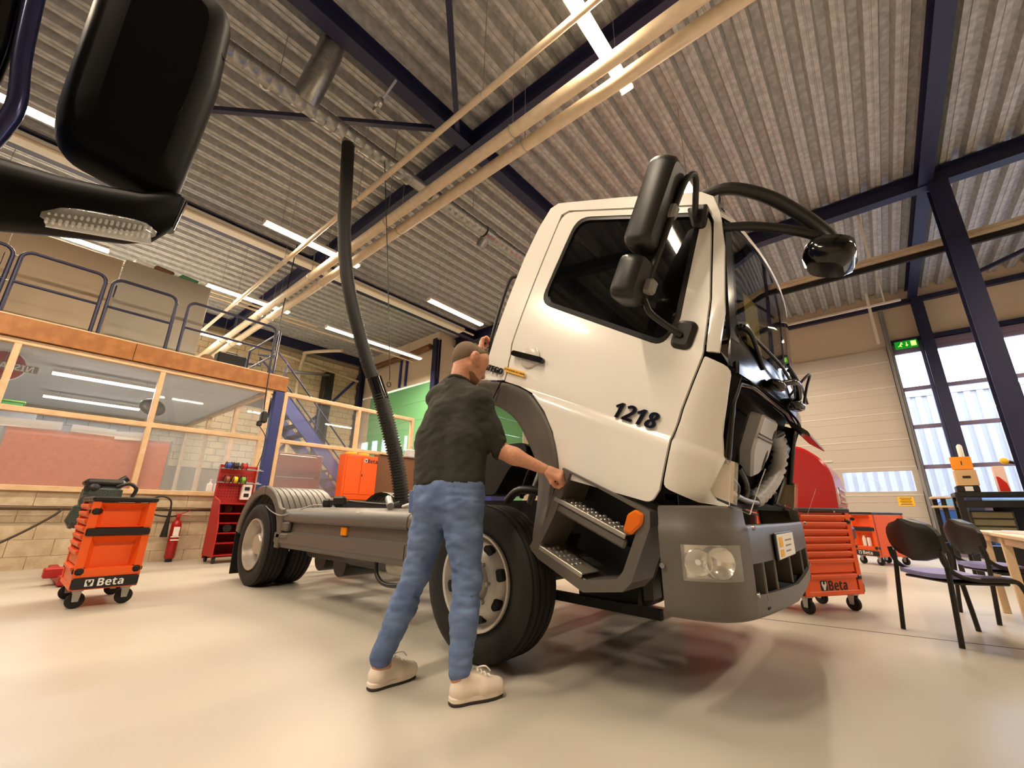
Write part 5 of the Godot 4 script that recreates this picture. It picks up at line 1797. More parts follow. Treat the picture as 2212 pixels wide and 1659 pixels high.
	# outside mirrors on their bracket, near side
	for far in [false, true]:
		var zs := func(z: float) -> float: return 2 * zc - z if far else z
		var mg := Node3D.new()
		mg.name = "mirror_set"
		g.add_child(mg, true)
		b = mb(CAB)
		b.tube(curve(v3([-0.41, 1.50, zs.call(-2.11), -0.40, 1.58, zs.call(-2.02), -0.39, 1.64, zs.call(-1.93), -0.40, 1.61, zs.call(-1.88), -0.41, 1.5, zs.call(-1.87), -0.42, 1.2, zs.call(-1.88), -0.43, 1.0, zs.call(-1.89), -0.40, 0.93, zs.call(-1.9), -0.36, 0.89, zs.call(-1.93), -0.24, 0.84, zs.call(-2.03)]), 5), 0.017, 8)
		put(b, "bracket", "black_plastic", mg)
		b = mb(CAB)
		b.prism(rrect(0.11, 0.15, 0.035, 4, Vector2(-0.235, 0.85)), zs.call(-2.03), zs.call(-2.085), 0.02)
		put(b, "lower_foot", "black_plastic", mg)
		b = mb(CAB)
		b.prism(rounded(v2([-0.47, 1.57, -0.36, 1.59, -0.34, 1.46, -0.40, 1.45]), 0.02, 3), zs.call(-2.08), zs.call(-2.14), 0.015)
		put(b, "upper_foot", "black_plastic", mg)
		for h in [[1.43, 0.49, 0.135, -0.53], [1.03, 0.235, 0.12, -0.51]]:
			b = mb(CAB)
			var ol := rrect(0.20, h[1], 0.05, 4)
			var rr := []
			for lv in [[0.0, 0.86], [0.02, 1.0], [0.07, 1.0], [0.11, 0.82], [0.125, 0.5]]:
				var r := []
				for p in ol: r.append(Vector3(h[3] - 0.03 + lv[0] * h[2] / 0.125, h[0] + p.y * (0.7 + 0.3 * lv[1]), zs.call(-1.84 + p.x * (0.55 + 0.45 * lv[1]))))
				rr.append(r)
			b.loft(rr, true, true, 0.5)
			var hs := put(b, "mirror_housing", "black_plastic", mg)
			b = mb(CAB)
			var gl := []
			for p in rrect(0.165, h[1] - 0.035, 0.04, 4): gl.append(p)
			b.prism(gl, 0, -0.004, 0.0, Basis(Vector3(0, 0, -1.0 if far else 1.0), Vector3.UP, Vector3(1, 0, 0)), Vector3(h[3] - 0.032, h[0], zs.call(-1.84)))
			put(b, "mirror_glass", "chrome", hs)
			b = mb(CAB); b.box(Vector3(h[3] + 0.10, h[0] - 0.01, zs.call(-1.875)), Vector3(0.07, 0.075, 0.06), 0.012)
			put(b, "clamp", "grey_mid", hs)
	# forward mirror over the windscreen corner
	var fm := Node3D.new()
	fm.name = "front_mirror"
	g.add_child(fm, true)
	b = mb(CAB)
	var pth := curve(v3([-0.45, 1.70, -2.2, -0.33, 1.745, -2.22, -0.15, 1.72, -2.28, 0.02, 1.64, -2.33, 0.14, 1.56, -2.36, 0.20, 1.50, -2.36]), 5)
	var rd := []
	for i in pth.size(): rd.append(0.036 - 0.008 * absf(i / float(pth.size()) - 0.35))
	b.tube(pth, rd, 10)
	put(b, "upper_arm", "black_plastic", fm)
	b = mb(CAB); b.tube(curve(v3([-0.30, 1.485, -2.17, -0.16, 1.52, -2.22, 0.02, 1.535, -2.3, 0.17, 1.515, -2.36]), 5), 0.024, 10)
	put(b, "lower_arm", "black_plastic", fm)
	b = mb(CAB); b.bar(Vector3(-0.36, 1.66, -2.16), Vector3(-0.30, 1.46, -2.15), 0.03, 0.04)
	put(b, "mount", "black_plastic", fm)
	b = mb(CAB)
	var rr2 := []
	for lv in [[0.075, 0.35, 0.35], [0.055, 0.8, 0.8], [0.0, 1.0, 1.0], [-0.05, 0.95, 0.95], [-0.08, 0.7, 0.7]]:
		var r := []
		for p in rrect(0.21, 0.25, 0.07, 4): r.append(Vector3(0.20 + p.x * lv[1], 1.435 + lv[0], -2.36 + p.y * lv[2]))
		rr2.append(r)
	b.loft(rr2, true, true, 0.4)
	put(b, "mirror_housing", "black_gloss", fm)
	# far side mirror brackets seen beyond the windscreen
	# lettering on the door
	var ft := Node3D.new()
	ft.name = "badge"
	g.add_child(ft, true)
	text("1218", 0.118, 0.014, "dark_chrome", ft, Transform3D(Basis(Vector3.RIGHT, Vector3(0.22, 1, 0), Vector3.BACK), Vector3(-0.348, 0.388, -2.055)), true, "model_number")
	var bt := mb(CAB)
	bt.box(Vector3(-1.267, 0.425, -2.045), Vector3(0.19, 0.03, 0.002))
	var sk := put(bt, "door_sticker", "sign_yellow", g, "yellow sticker strip with small print")
	text("LUCHTVERING IN CABINE", 0.017, 0.001, "black_text", sk, Transform3D(Basis.IDENTITY, Vector3(-1.267, 0.425, -2.0435)), true, "print")
	text("ATEGO", 0.06, 0.01, "dark_chrome", ft, Transform3D(Basis.IDENTITY, Vector3(-1.47, 0.40, -2.05)), true, "model_name")

func truck_front():
	var zc := -3.18
	var b := mb()
	# bumper: plan curve carried up a vertical profile
	var plan := curve(v2([-0.83, -2.045, -0.70, -2.055, -0.585, -2.12, -0.52, -2.26, -0.488, -2.5, -0.472, -2.85, -0.468, -3.18]), 4)
	var full := plan.duplicate()
	for i in range(plan.size() - 2, -1, -1): full.append(Vector2(plan[i].x, 2 * zc - plan[i].y))
	var prof := [[-0.03, 0.895], [-0.012, 0.885], [-0.006, 0.81], [0.004, 0.795], [0.004, 0.725], [0.003, 0.575], [0.002, 0.52], [0.0, 0.45], [-0.012, 0.425], [-0.035, 0.412]]
	var seam := 13
	for sec in 3:
		var i0: int = [0, seam, full.size() - 1 - seam][sec]
		var i1: int = [seam, full.size() - 1 - seam, full.size() - 1][sec]
		var rows := []
		var deep := []
		var nrm := []
		for p in prof:
			var r := []
			var rd := []
			nrm = []
			for i in range(i0, i1 + 1):
				var a: Vector2 = full[maxi(i - 1, 0)]
				var c: Vector2 = full[mini(i + 1, full.size() - 1)]
				var n: Vector2 = (c - a).normalized()
				n = Vector2(-n.y, n.x)
				if n.x < 0 and absf(full[i].y - zc) < 0.9: n = -n
				if absf(full[i].y - zc) >= 0.9: n = Vector2(absf(n.x), absf(n.y) * signf(full[i].y - zc))
				nrm.append(n)
				var y: float = p[1]
				if sec == 1 and y > 0.8: y = minf(y, 0.812)
				if sec == 1 and absf(y - 0.725) < 0.01: y = 0.64
				if sec == 1 and absf(y - 0.575) < 0.01: y = 0.535
				y -= 0.05 * (1 - absf(full[i].y - zc) / 1.1) if y < 0.53 else 0.0
				r.append(Vector3(full[i].x + n.x * p[0], y, full[i].y + n.y * p[0]))
				rd.append(Vector3(full[i].x - n.x * 0.055, y, full[i].y - n.y * 0.055))
			rows.append(r); deep.append(rd)
		if sec == 1:
			# upper band, then the intake below with its frame
			b = mb(); b.slab(rows.slice(0, 5), Vector3(-0.02, 0, 0))
			var mid := put(b, "bumper_centre", "grey_plastic", truck)
			b = mb(); b.slab(rows.slice(6), Vector3(-0.02, 0, 0))
			put(b, "lower_lip", "grey_plastic", mid)
			for z in [-2.45, -2.72, -3.18, -3.64, -3.91]:
				b = mb(); b.box(Vector3(-0.54, 0.565, z), Vector3(0.1, 0.19, 0.03), 0.006)
				put(b, "intake_rib", "grey_plastic", mid)
			b = mb(); b.box(Vector3(-0.66, 0.56, zc), Vector3(0.02, 0.28, 1.5)); b.box(Vector3(-0.57, 0.44, zc), Vector3(0.16, 0.01, 1.5))
			put(b, "intake_back", "black_matt", mid)
			b = mb(); b.box(Vector3(-0.462, 0.70, -2.905), Vector3(0.012, 0.135, 0.53), 0.004)
			var pl := put(b, "plate_holder", "black_plastic", mid)
			b = mb(); b.box(Vector3(-0.454, 0.70, -2.905), Vector3(0.004, 0.12, 0.5))
			put(b, "number_plate", "paper", pl, "white plate with a yellow emblem and grey lines")
			for e in [[0.72, 0.05, 0.1], [0.665, 0.035, 0.09]]:
				b = mb(); b.box(Vector3(-0.4515, e[0], -2.745), Vector3(0.003, e[1], e[2]))
				put(b, "plate_emblem", "sign_yellow", pl)
			for k in 3:
				b = mb(); b.box(Vector3(-0.4515, 0.725 - k * 0.028, -2.97 + 0.015 * k), Vector3(0.002, 0.008, 0.2 - 0.03 * k))
				put(b, "plate_text", "grey_mid", pl)
			continue
		# corner piece with the head lamp opening
		var n0 := 3
		var n1 := 11
		if sec == 2:
			n0 = seam - 11; n1 = seam - 3
		var cut := func(src: Array, r0: int, r1: int, c0: int, c1: int) -> Array:
			var o := []
			for i in range(r0, r1 + 1): o.append(src[i].slice(c0, c1 + 1))
			return o
		b = mb()
		b.loft(rows.slice(0, 5), false, false, 0.7); b.loft(rows.slice(5), false, false, 0.7)
		b.loft(cut.call(rows, 4, 5, 0, n0), false, false, 0.7); b.loft(cut.call(rows, 4, 5, n1, seam), false, false, 0.7)
		# pocket walls
		for rr in [4, 5]: b.loft([rows[rr].slice(n0, n1 + 1), deep[rr].slice(n0, n1 + 1)])
		for cc in [n0, n1]: b.q(rows[4][cc], rows[5][cc], deep[5][cc], deep[4][cc])
		# inner return so that the shell has thickness
		var bk := []
		for r in rows:
			var o := []
			for i in r.size(): o.append(r[i] - Vector3(nrm[i].x, 0, nrm[i].y) * 0.06)
			bk.append(o)
		b.loft([rows[0], bk[0]]); b.loft([rows[9], bk[9]])
		for cc in [0, seam]:
			for i in 9: b.q(rows[i][cc], rows[i + 1][cc], bk[i + 1][cc], bk[i][cc])
		var cp := put(b, "bumper_corner", "grey_plastic", truck)
		b = mb(); b.loft(cut.call(deep, 4, 5, n0, n1))
		var hl := put(b, "head_lamp", "reflector", cp, "clear headlamp set in the grey bumper")
		for k in [[n0 + 2.3, 0.055], [n0 + 5.2, 0.066]]:
			var kk: int = int(k[0]) if sec == 0 else int(n1 - (k[0] - n0))
			var n3 := Vector3(nrm[kk].x, 0, nrm[kk].y).normalized()
			var mid3: Vector3 = (deep[4][kk] + deep[5][kk]) / 2
			b = mb(); b.lathe([Vector2(0.0, 0.004), Vector2(k[1] * 0.35, 0.007), Vector2(k[1] * 0.7, 0.02), Vector2(k[1], 0.044), Vector2(k[1] + 0.004, 0.042), Vector2(k[1] + 0.004, 0.0)], mid3, n3, 24)
			put(b, "reflector_bowl", "reflector", hl)
			b = mb(); b.cyl(mid3 + n3 * 0.004, mid3 + n3 * 0.03, 0.012, 12)
			put(b, "bulb", "white", hl)
		var lens := []
		for f in [[0.0, 0.0], [0.15, 0.7], [0.5, 1.0], [0.85, 0.7], [1.0, 0.0]]:
			var o := []
			for i in range(n0, n1 + 1):
				var e := minf(1.0, minf(i - n0, n1 - i) * 0.6)
				o.append(rows[4][i].lerp(rows[5][i], f[0]) + Vector3(nrm[i].x, 0, nrm[i].y) * (0.001 + 0.012 * f[1] * e))
			lens.append(o)
		b = mb(); b.loft(lens, false, false, 0.2)
		put(b, "lamp_lens", "lens", hl)
		var m := func(z: float) -> float: return z if sec == 0 else 2 * zc - z
		for pz in [[-0.82, 0.63], [-0.49, 0.80], [-0.51, 0.51]]:
			var zz: float = -2.04 if pz[0] < -0.7 else -2.32
			b = mb(); b.cyl(Vector3(pz[0] + (0.0 if zz < -2.2 else 0.0), pz[1], m.call(zz)), Vector3(pz[0] + (0.012 if zz < -2.2 else 0.0), pz[1], m.call(zz + (0.012 if zz > -2.2 else 0.0))), 0.012, 12)
			put(b, "screw", "steel", cp)
	# behind the open front flap: black opening, reservoir, ribbed pipe
	var g := Node3D.new()
	g.name = "front_opening"
	truck.add_child(g, true)
	g.global_transform = CAB
	b = mb(CAB)
	b.box(Vector3(-0.18, 0.42, zc), Vector3(0.03, 0.75, 1.95)); b.box(Vector3(-0.05, 0.10, zc), Vector3(0.3, 0.03, 1.9)); b.box(Vector3(-0.07, 0.42, -2.24), Vector3(0.2, 0.66, 0.02)); b.box(Vector3(-0.07, 0.42, 2 * zc + 2.24), Vector3(0.2, 0.66, 0.02))
	put(b, "bulkhead", "black_matt", g)
	b = mb(CAB)
	var fr := []
	for q in [[0.71, -0.86], [0.74, -0.7], [0.745, 0.0], [0.74, 0.7], [0.71, 0.86], [0.6, 0.9], [0.3, 0.9]]:
		fr.append(Vector3(ufront(q[0], q[1]) - 0.03, q[0], zc - q[1] * 1.03))
	fr.reverse()
	fr.append_array([Vector3(ufront(0.6, -0.9) - 0.03, 0.6, zc + 0.9 * 1.03), Vector3(ufront(0.3, -0.9) - 0.03, 0.3, zc + 0.9 * 1.03)])
	b.tube(fr, 0.022, 8)
	put(b, "flap_frame", "black_gloss", g)
	b = mb(CAB); front_sheet(b, 0.74, 0.80, -0.95, 0.95, 2, 16, 0.015, 0.02)
	put(b, "flap_hinge_rail", "black_gloss", g)
	b = mb(CAB)
	b.prism(rounded(v2([-2.72, 0.64, -3.12, 0.66, -3.16, 0.42, -3.05, 0.30, -2.92, 0.27, -2.74, 0.42]), 0.03, 3), -0.02, 0.07, 0.015, Basis(Vector3.BACK, Vector3.UP, Vector3.RIGHT))
	var rs := put(b, "washer_tank", "white_plastic", g, "whitish plastic washer tank")
	b = mb(CAB)
	for w in [0.505, 0.525]: b.bar(Vector3(0.073, w, -2.73), Vector3(0.073, w + 0.01, -3.13), 0.006, 0.006)
	b.sphere(Vector3(0.065, 0.40, -3.07), Vector3(0.012, 0.075, 0.03), 12, 8); b.sphere(Vector3(0.068, 0.57, -3.1), Vector3(0.01, 0.035, 0.03), 12, 8)
	put(b, "tank_strap", "black_plastic", rs)
	b = mb(CAB); corrugated(b, curve(v3([0.03, 0.60, -3.35, 0.07, 0.5, -3.42, 0.09, 0.36, -3.4, 0.09, 0.22, -3.25, 0.07, 0.12, -3.1]), 5), 0.042, 0.05, 0.012, 12)
	put(b, "ribbed_pipe", "white_plastic", g)
	for a in [[v3([-0.05, 0.55, -2.36, -0.01, 0.45, -2.42, 0.0, 0.36, -2.4]), 0.03, "grey_dark"], [v3([0.02, 0.25, -2.5, 0.07, 0.2, -2.62, 0.08, 0.12, -2.6]), 0.022, "black_gloss"], [v3([0.0, 0.3, -2.8, 0.05, 0.2, -2.9, 0.06, 0.1, -2.85]), 0.03, "black_gloss"], [v3([0.05, 0.18, -2.45, 0.1, 0.14, -2.75, 0.1, 0.13, -3.1]), 0.016, "steel"], [v3([0.0, 0.22, -3.6, 0.06, 0.2, -3.7, 0.05, 0.12, -3.75]), 0.03, "black_gloss"]]:
		b = mb(CAB); b.tube(curve(a[0], 5), a[1], 8)
		put(b, "loom", a[2], g)
	b = mb(CAB); b.box(Vector3(-0.02, 0.22, -2.6), Vector3(0.12, 0.14, 0.16), 0.02); b.box(Vector3(0.02, 0.16, -3.1), Vector3(0.08, 0.08, 0.1), 0.02); b.box(Vector3(0.0, 0.45, -3.75), Vector3(0.1, 0.3, 0.3), 0.03)
	put(b, "actuator", "black_gloss", g)
	b = mb(CAB)
	b.sphere(Vector3(0.10, 0.80, -2.62), Vector3(0.05, 0.03, 0.09), 14, 8); b.sphere(Vector3(0.13, 0.78, -3.05), Vector3(0.06, 0.035, 0.12), 14, 8); b.tube(curve(v3([0.1, 0.8, -2.62, 0.16, 0.86, -2.75, 0.15, 0.82, -3.0]), 5), 0.018, 8)
	put(b, "wiper_linkage", "black_gloss", g)
	b = mb(CAB); b.tube(curve(v3([0.1, 0.82, -3.0, 0.14, 1.0, -3.12, 0.12, 0.95, -3.3, 0.12, 0.82, -3.42]), 6), 0.008, 6)
	put(b, "washer_hose", "black_plastic", g)
	b = mb(CAB)
	var fl := v2([0.10, 0.70, 0.22, 0.66, 0.24, 0.63, 0.12, 0.66])
	b.prism(rounded(fl, 0.01, 2), -3.2, -4.05, 0.008)
	put(b, "open_flap", "black_gloss", g)

# meshes the smooth union of tapered capsules [a, b, ra, rb] as surface nets; planes cut it (Plane: keeps the side below), wr adds cloth folds
func sdf(bones: Array, h: float, k: float, cuts := [], wr := 0.0, wf := Vector3.ONE, sd := 1) -> MB:
	var lo := Vector3(1e9, 1e9, 1e9)
	var hi := -lo
	for o in bones:
		var r: float = maxf(o[2], o[3]) + 0.03
		for p in [o[0], o[1]]:
			lo = lo.min(p - Vector3.ONE * r); hi = hi.max(p + Vector3.ONE * r)
	var nx := int((hi.x - lo.x) / h) + 2
	var ny := int((hi.y - lo.y) / h) + 2
	var nz := int((hi.z - lo.z) / h) + 2
	var f := PackedFloat32Array()
	f.resize(nx * ny * nz)
	for o in bones:
		var a: Vector3 = o[0]
		var c: Vector3 = o[1]
		var ra: float = o[2]
		var rb: float = o[3]
		var ab := c - a
		var l2 := maxf(ab.length_squared(), 1e-9)
		var m := maxf(ra, rb) + k * 5.0 + h
		var p0 := (a.min(c) - Vector3.ONE * m - lo) / h
		var p1 := (a.max(c) + Vector3.ONE * m - lo) / h
		for iz in range(maxi(0, int(p0.z)), mini(nz, int(p1.z) + 1)):
			for iy in range(maxi(0, int(p0.y)), mini(ny, int(p1.y) + 1)):
				var base := (iz * ny + iy) * nx
				for ix in range(maxi(0, int(p0.x)), mini(nx, int(p1.x) + 1)):
					var p := lo + Vector3(ix, iy, iz) * h
					var t := clampf((p - a).dot(ab) / l2, 0.0, 1.0)
					var d := p.distance_to(a + ab * t) - lerpf(ra, rb, t)
					if d < k * 6.0:
						f[base + ix] += exp(-maxf(d, -0.2) / k)
	var ns := FastNoiseLite.new()
	ns.seed = sd; ns.frequency = 1.0; ns.fractal_octaves = 2
	var big := 0.2
	for i in f.size():
		if f[i] <= 0.0:
			f[i] = big
			continue
		var d := -k * log(f[i])
		if (wr > 0.0 and absf(d) < 0.04) or cuts.size() > 0:
			var p := lo + Vector3(i % nx, (i / nx) % ny, i / (nx * ny)) * h
			if wr > 0.0: d += wr * (absf(ns.get_noise_3d(p.x * wf.x, p.y * wf.y, p.z * wf.z)) * 2.0 - 0.6)
			for pl in cuts: d = maxf(d, pl.distance_to(p))
		f[i] = d
	var idx := PackedInt32Array()
	idx.resize(f.size())
	idx.fill(-1)
	var vs := PackedVector3Array()
	var off := [0, 1, nx, nx + 1, nx * ny, nx * ny + 1, nx * ny + nx, nx * ny + nx + 1]
	var cp := [Vector3(0, 0, 0), Vector3(1, 0, 0), Vector3(0, 1, 0), Vector3(1, 1, 0), Vector3(0, 0, 1), Vector3(1, 0, 1), Vector3(0, 1, 1), Vector3(1, 1, 1)]
	var eg := [[0, 1], [2, 3], [4, 5], [6, 7], [0, 2], [1, 3], [4, 6], [5, 7], [0, 4], [1, 5], [2, 6], [3, 7]]
	for iz in nz - 1:
		for iy in ny - 1:
			var base := (iz * ny + iy) * nx
			for ix in nx - 1:
				var i := base + ix
				var s0 := f[i] < 0.0
				if s0 == (f[i + 1] < 0.0) and s0 == (f[i + nx] < 0.0) and s0 == (f[i + nx + 1] < 0.0):
					var j := i + nx * ny
					if s0 == (f[j] < 0.0) and s0 == (f[j + 1] < 0.0) and s0 == (f[j + nx] < 0.0) and s0 == (f[j + nx + 1] < 0.0): continue
				var acc := Vector3.ZERO
				var c := 0
				for e in eg:
					var d0 := f[i + off[e[0]]]
					var d1 := f[i + off[e[1]]]
					if (d0 < 0.0) != (d1 < 0.0):
						acc += cp[e[0]].lerp(cp[e[1]], d0 / (d0 - d1)); c += 1
				idx[i] = vs.size()
				vs.append(lo + (Vector3(ix, iy, iz) + acc / c) * h)
	var nr := PackedVector3Array()
	nr.resize(vs.size())
	var tris := PackedInt32Array()
	var st := [1, nx, nx * ny]
	for iz in range(1, nz - 1):
		for iy in range(1, ny - 1):
			for ix in range(1, nx - 1):
				var i := (iz * ny + iy) * nx + ix
				if idx[i] < 0: continue
				for ax in 3:
					var s0 := f[i] < 0.0
					if s0 == (f[i + st[ax]] < 0.0): continue
					var u: int = st[(ax + 1) % 3]
					var w: int = st[(ax + 2) % 3]
					var a := idx[i]
					var b2 := idx[i - u]
					var c2 := idx[i - u - w]
					var d2 := idx[i - w]
					if a < 0 or b2 < 0 or c2 < 0 or d2 < 0: continue
					for tr in [[a, b2, c2], [a, c2, d2]]:
						var n := (vs[tr[1]] - vs[tr[0]]).cross(vs[tr[2]] - vs[tr[0]])
						if not s0: n = -n
						for q in 3:
							nr[tr[q]] += n
							tris.append(tr[q])
	var b := mb()
	for t in range(0, tris.size(), 3):
		b.tri(vs[tris[t]], vs[tris[t + 1]], vs[tris[t + 2]], nr[tris[t]].normalized(), nr[tris[t + 1]].normalized(), nr[tris[t + 2]].normalized())
	return b

func V(x: float, y: float, z: float) -> Vector3:
	return Vector3(x, y, z)

func join(a: MB, b: MB):
	a.v.append_array(b.v); a.n.append_array(b.n)

# a closed hand: wrist, direction of the forearm, the side the knuckles point to, palm normal
func hand_bones(w: Vector3, d: Vector3, side: Vector3, pn: Vector3, curl: float, thumb := 1.0) -> Array:
	# d along the palm, side towards the little finger, pn out of the back of the hand
	var o := []
	o.append([w, w + d * 0.03, 0.026, 0.026])
	for i in 4:
		var s := (i - 1.5) * 0.0205
		o.append([w + d * 0.02 + side * s * 0.7, w + d * 0.088 + side * s, 0.017, 0.0145])
		var ln: float = [0.040, 0.046, 0.043, 0.034][i]
		var k0 := w + d * 0.09 + side * s + pn * 0.004
		var a1 := curl * 0.9
		var d1 := (d * cos(a1) - pn * sin(a1)).normalized()
		var k1 := k0 + d1 * ln
		var a2 := curl * 2.1
		var d2 := (d * cos(a2) - pn * sin(a2)).normalized()
		var k2 := k1 + d2 * ln * 0.72
		var a3 := curl * 2.9
		var d3 := (d * cos(a3) - pn * sin(a3)).normalized()
		var k3 := k2 + d3 * ln * 0.5
		o.append([k0, k1, 0.0105, 0.0098]); o.append([k1, k2, 0.0096, 0.0088]); o.append([k2, k3, 0.0086, 0.0076])
	var t0 := w + d * 0.028 - side * 0.026 * thumb - pn * 0.008
	var t1 := t0 + (d * 0.8 - side * 0.5 * thumb - pn * 0.5).normalized() * 0.042
	var t2 := t1 + (d * 0.7 + side * 0.35 * thumb - pn * 0.7).normalized() * 0.032
	var t3 := t2 + (d * 0.3 + side * 0.9 * thumb - pn * 0.4).normalized() * 0.024
	o.append([t0, t1, 0.016, 0.012]); o.append([t1, t2, 0.0118, 0.0104]); o.append([t2, t3, 0.0102, 0.0088])
	return o

func person():
	var p := thing("person", "man in dark green sweater, blue jeans and white sneakers pushing the tilted cab", "person", V(-1.86, 0, -1.62))
	# joints
	var aR := V(-1.668, 0.105, -1.60)
	var aL := V(-2.09, 0.105, -1.445)
	var kR := V(-1.705, 0.52, -1.66)
	var kL := V(-2.02, 0.535, -1.58)
	var hR := V(-1.755, 0.90, -1.64)
	var hL := V(-1.935, 0.90, -1.61)
	var sR := V(-1.715, 1.475, -1.70)
	var sL := V(-2.07, 1.545, -1.70)
	var eR := V(-1.645, 1.20, -1.80)
	var wR := V(-1.425, 1.085, -1.965)
	var eL := V(-2.10, 1.80, -1.93)
	var wL := V(-2.105, 2.00, -2.085)
	var nb := V(-1.90, 1.60, -1.70)
	var hd := V(-1.865, 1.765, -1.76)
	# skin: one continuous body
	var bones := [[hR, kR, 0.085, 0.055], [kR, aR, 0.052, 0.036], [hL, kL, 0.085, 0.055], [kL, aL, 0.052, 0.036],
		[aR, aR + V(0.06, -0.06, -0.14), 0.036, 0.03], [aL, aL + V(0.0, -0.06, -0.15), 0.036, 0.03],
		[V(-1.93, 0.98, -1.61), V(-1.96, 1.38, -1.67), 0.085, 0.08], [V(-1.76, 0.97, -1.64), V(-1.79, 1.37, -1.69), 0.085, 0.08],
		[V(-1.87, 1.42, -1.69), nb, 0.065, 0.058], [nb, hd + V(-0.01, -0.05, 0.01), 0.06, 0.058], [nb + V(0, -0.05, 0), sR, 0.04, 0.05], [nb + V(0, -0.05, 0), sL, 0.04, 0.05],
		[sR, eR, 0.056, 0.043], [eR, eR.lerp(wR, 0.35), 0.046, 0.046], [eR.lerp(wR, 0.35), wR, 0.046, 0.030], [sL, eL, 0.056, 0.043], [eL, eL.lerp(wL, 0.3), 0.045, 0.044], [eL.lerp(wL, 0.3), wL, 0.044, 0.029]]
	var b := sdf(bones, 0.012, 0.012)
	# head on its own finer grid
	var F := V(0.30, -0.42, -0.86).normalized()
	var S := F.cross(V(-0.06, 1, 0.0)).normalized()
	var U := S.cross(F).normalized()
	var H := func(f: float, u: float, s: float) -> Vector3: return hd + F * f + U * u + S * s
	var hb := [[H.call(-0.045, 0.035, 0.0), H.call(0.035, 0.045, 0.0), 0.082, 0.078], [H.call(-0.05, 0.0, 0.0), H.call(-0.02, -0.03, 0.0), 0.07, 0.065],
		[H.call(0.045, 0.0, 0.022), H.call(0.05, -0.07, 0.012), 0.05, 0.042], [H.call(0.045, 0.0, -0.022), H.call(0.05, -0.07, -0.012), 0.05, 0.042],
		[H.call(-0.01, -0.055, 0.048), H.call(0.065, -0.098, 0.018), 0.025, 0.028], [H.call(-0.01, -0.055, -0.048), H.call(0.065, -0.098, -0.018), 0.025, 0.028], [H.call(0.075, -0.10, 0.012), H.call(0.075, -0.10, -0.012), 0.024, 0.024],
		[H.call(0.094, 0.012, 0.0), H.call(0.120, -0.034, 0.0), 0.011, 0.014], [H.call(0.108, -0.038, 0.013), H.call(0.108, -0.038, -0.013), 0.010, 0.010],
		[H.call(0.088, 0.028, 0.012), H.call(0.076, 0.028, 0.045), 0.012, 0.012], [H.call(0.088, 0.028, -0.012), H.call(0.076, 0.028, -0.045), 0.012, 0.012],
		[H.call(0.096, -0.062, 0.018), H.call(0.096, -0.062, -0.018), 0.0085, 0.0085], [H.call(0.095, -0.074, 0.014), H.call(0.095, -0.074, -0.014), 0.009, 0.009],
		[H.call(-0.03, -0.04, 0.0), nb + V(0.0, 0.02, 0.0), 0.062, 0.06]]
	for s in [1, -1]:
		var ear := [H.call(0.008, 0.018, 0.080 * s), H.call(-0.006, 0.032, 0.088 * s), H.call(-0.022, 0.026, 0.094 * s), H.call(-0.026, 0.004, 0.094 * s), H.call(-0.016, -0.018, 0.088 * s), H.call(-0.002, -0.030, 0.080 * s)]
		for i in 5: hb.append([ear[i], ear[i + 1], 0.0065, 0.0065])
		hb.append([H.call(-0.008, 0.0, 0.076 * s), H.call(-0.012, 0.0, 0.082 * s), 0.016, 0.014])
		hb.append([H.call(0.055, -0.03, 0.04 * s), H.call(0.06, -0.02, 0.035 * s), 0.026, 0.026])
	join(b, sdf(hb, 0.0042, 0.006))
	# hands
	var dR := (wR - eR).normalized()
	var backR := V(0.35, 0.75, 0.55)
	backR = (backR - dR * backR.dot(dR)).normalized()
	join(b, sdf(hand_bones(wR, dR, dR.cross(backR).normalized() * -1.0, backR, 0.95, 1.0), 0.0035, 0.004))
	var dL := V(0.04, 0.98, -0.15).normalized()
	var backL := V(-0.55, 0.1, 0.8)
	backL = (backL - dL * backL.dot(dL)).normalized()
	join(b, sdf(hand_bones(wL, dL, dL.cross(backL).normalized(), backL, 0.95, 1.0), 0.0035, 0.004))
	put(b, "body", "skin", p)
	# face details
	for s in [1, -1]:
		b = mb(); b.sphere(H.call(0.079, 0.006, 0.032 * s), Vector3.ONE * 0.0125, 12, 8)
		var ey := put(b, "eye", "white", p)
		b = mb(); b.sphere(H.call(0.0885, 0.003, 0.032 * s), Vector3.ONE * 0.0052, 10, 6)
		put(b, "iris", "black_text", ey)
		b = mb(); b.tube(curve([H.call(0.094, 0.032, 0.014 * s), H.call(0.090, 0.038, 0.03 * s), H.call(0.078, 0.033, 0.047 * s)], 4), 0.0042, 6)
		put(b, "eyebrow", "hair", p)
	# hair: short crop over the crown and back, and a short beard
	var hairb := [[H.call(-0.045, 0.037, 0.0), H.call(0.036, 0.048, 0.0), 0.0855, 0.0805], [H.call(-0.052, 0.0, 0.0), H.call(-0.035, -0.02, 0.0), 0.0735, 0.070]]
	b = sdf(hairb, 0.0045, 0.006, [Plane((F * 0.75 - U * 0.66).normalized(), (F * 0.75 - U * 0.66).normalized().dot(H.call(0.0, 0.036, 0.0)))])
	put(b, "hair", "hair", p)
	var brd := [[H.call(0.02, -0.072, 0.040), H.call(0.066, -0.099, 0.018), 0.0275, 0.0305], [H.call(0.02, -0.072, -0.040), H.call(0.066, -0.099, -0.018), 0.0275, 0.0305], [H.call(0.076, -0.10, 0.012), H.call(0.076, -0.10, -0.012), 0.027, 0.027]]
	b = sdf(brd, 0.0045, 0.006, [Plane(U, U.dot(H.call(0, -0.082, 0)))], 0.002, Vector3.ONE * 90.0)
	put(b, "beard", "beard", p)
	# sweater with pushed up sleeves
	var hem := V(-1.85, 0.985, -1.625)
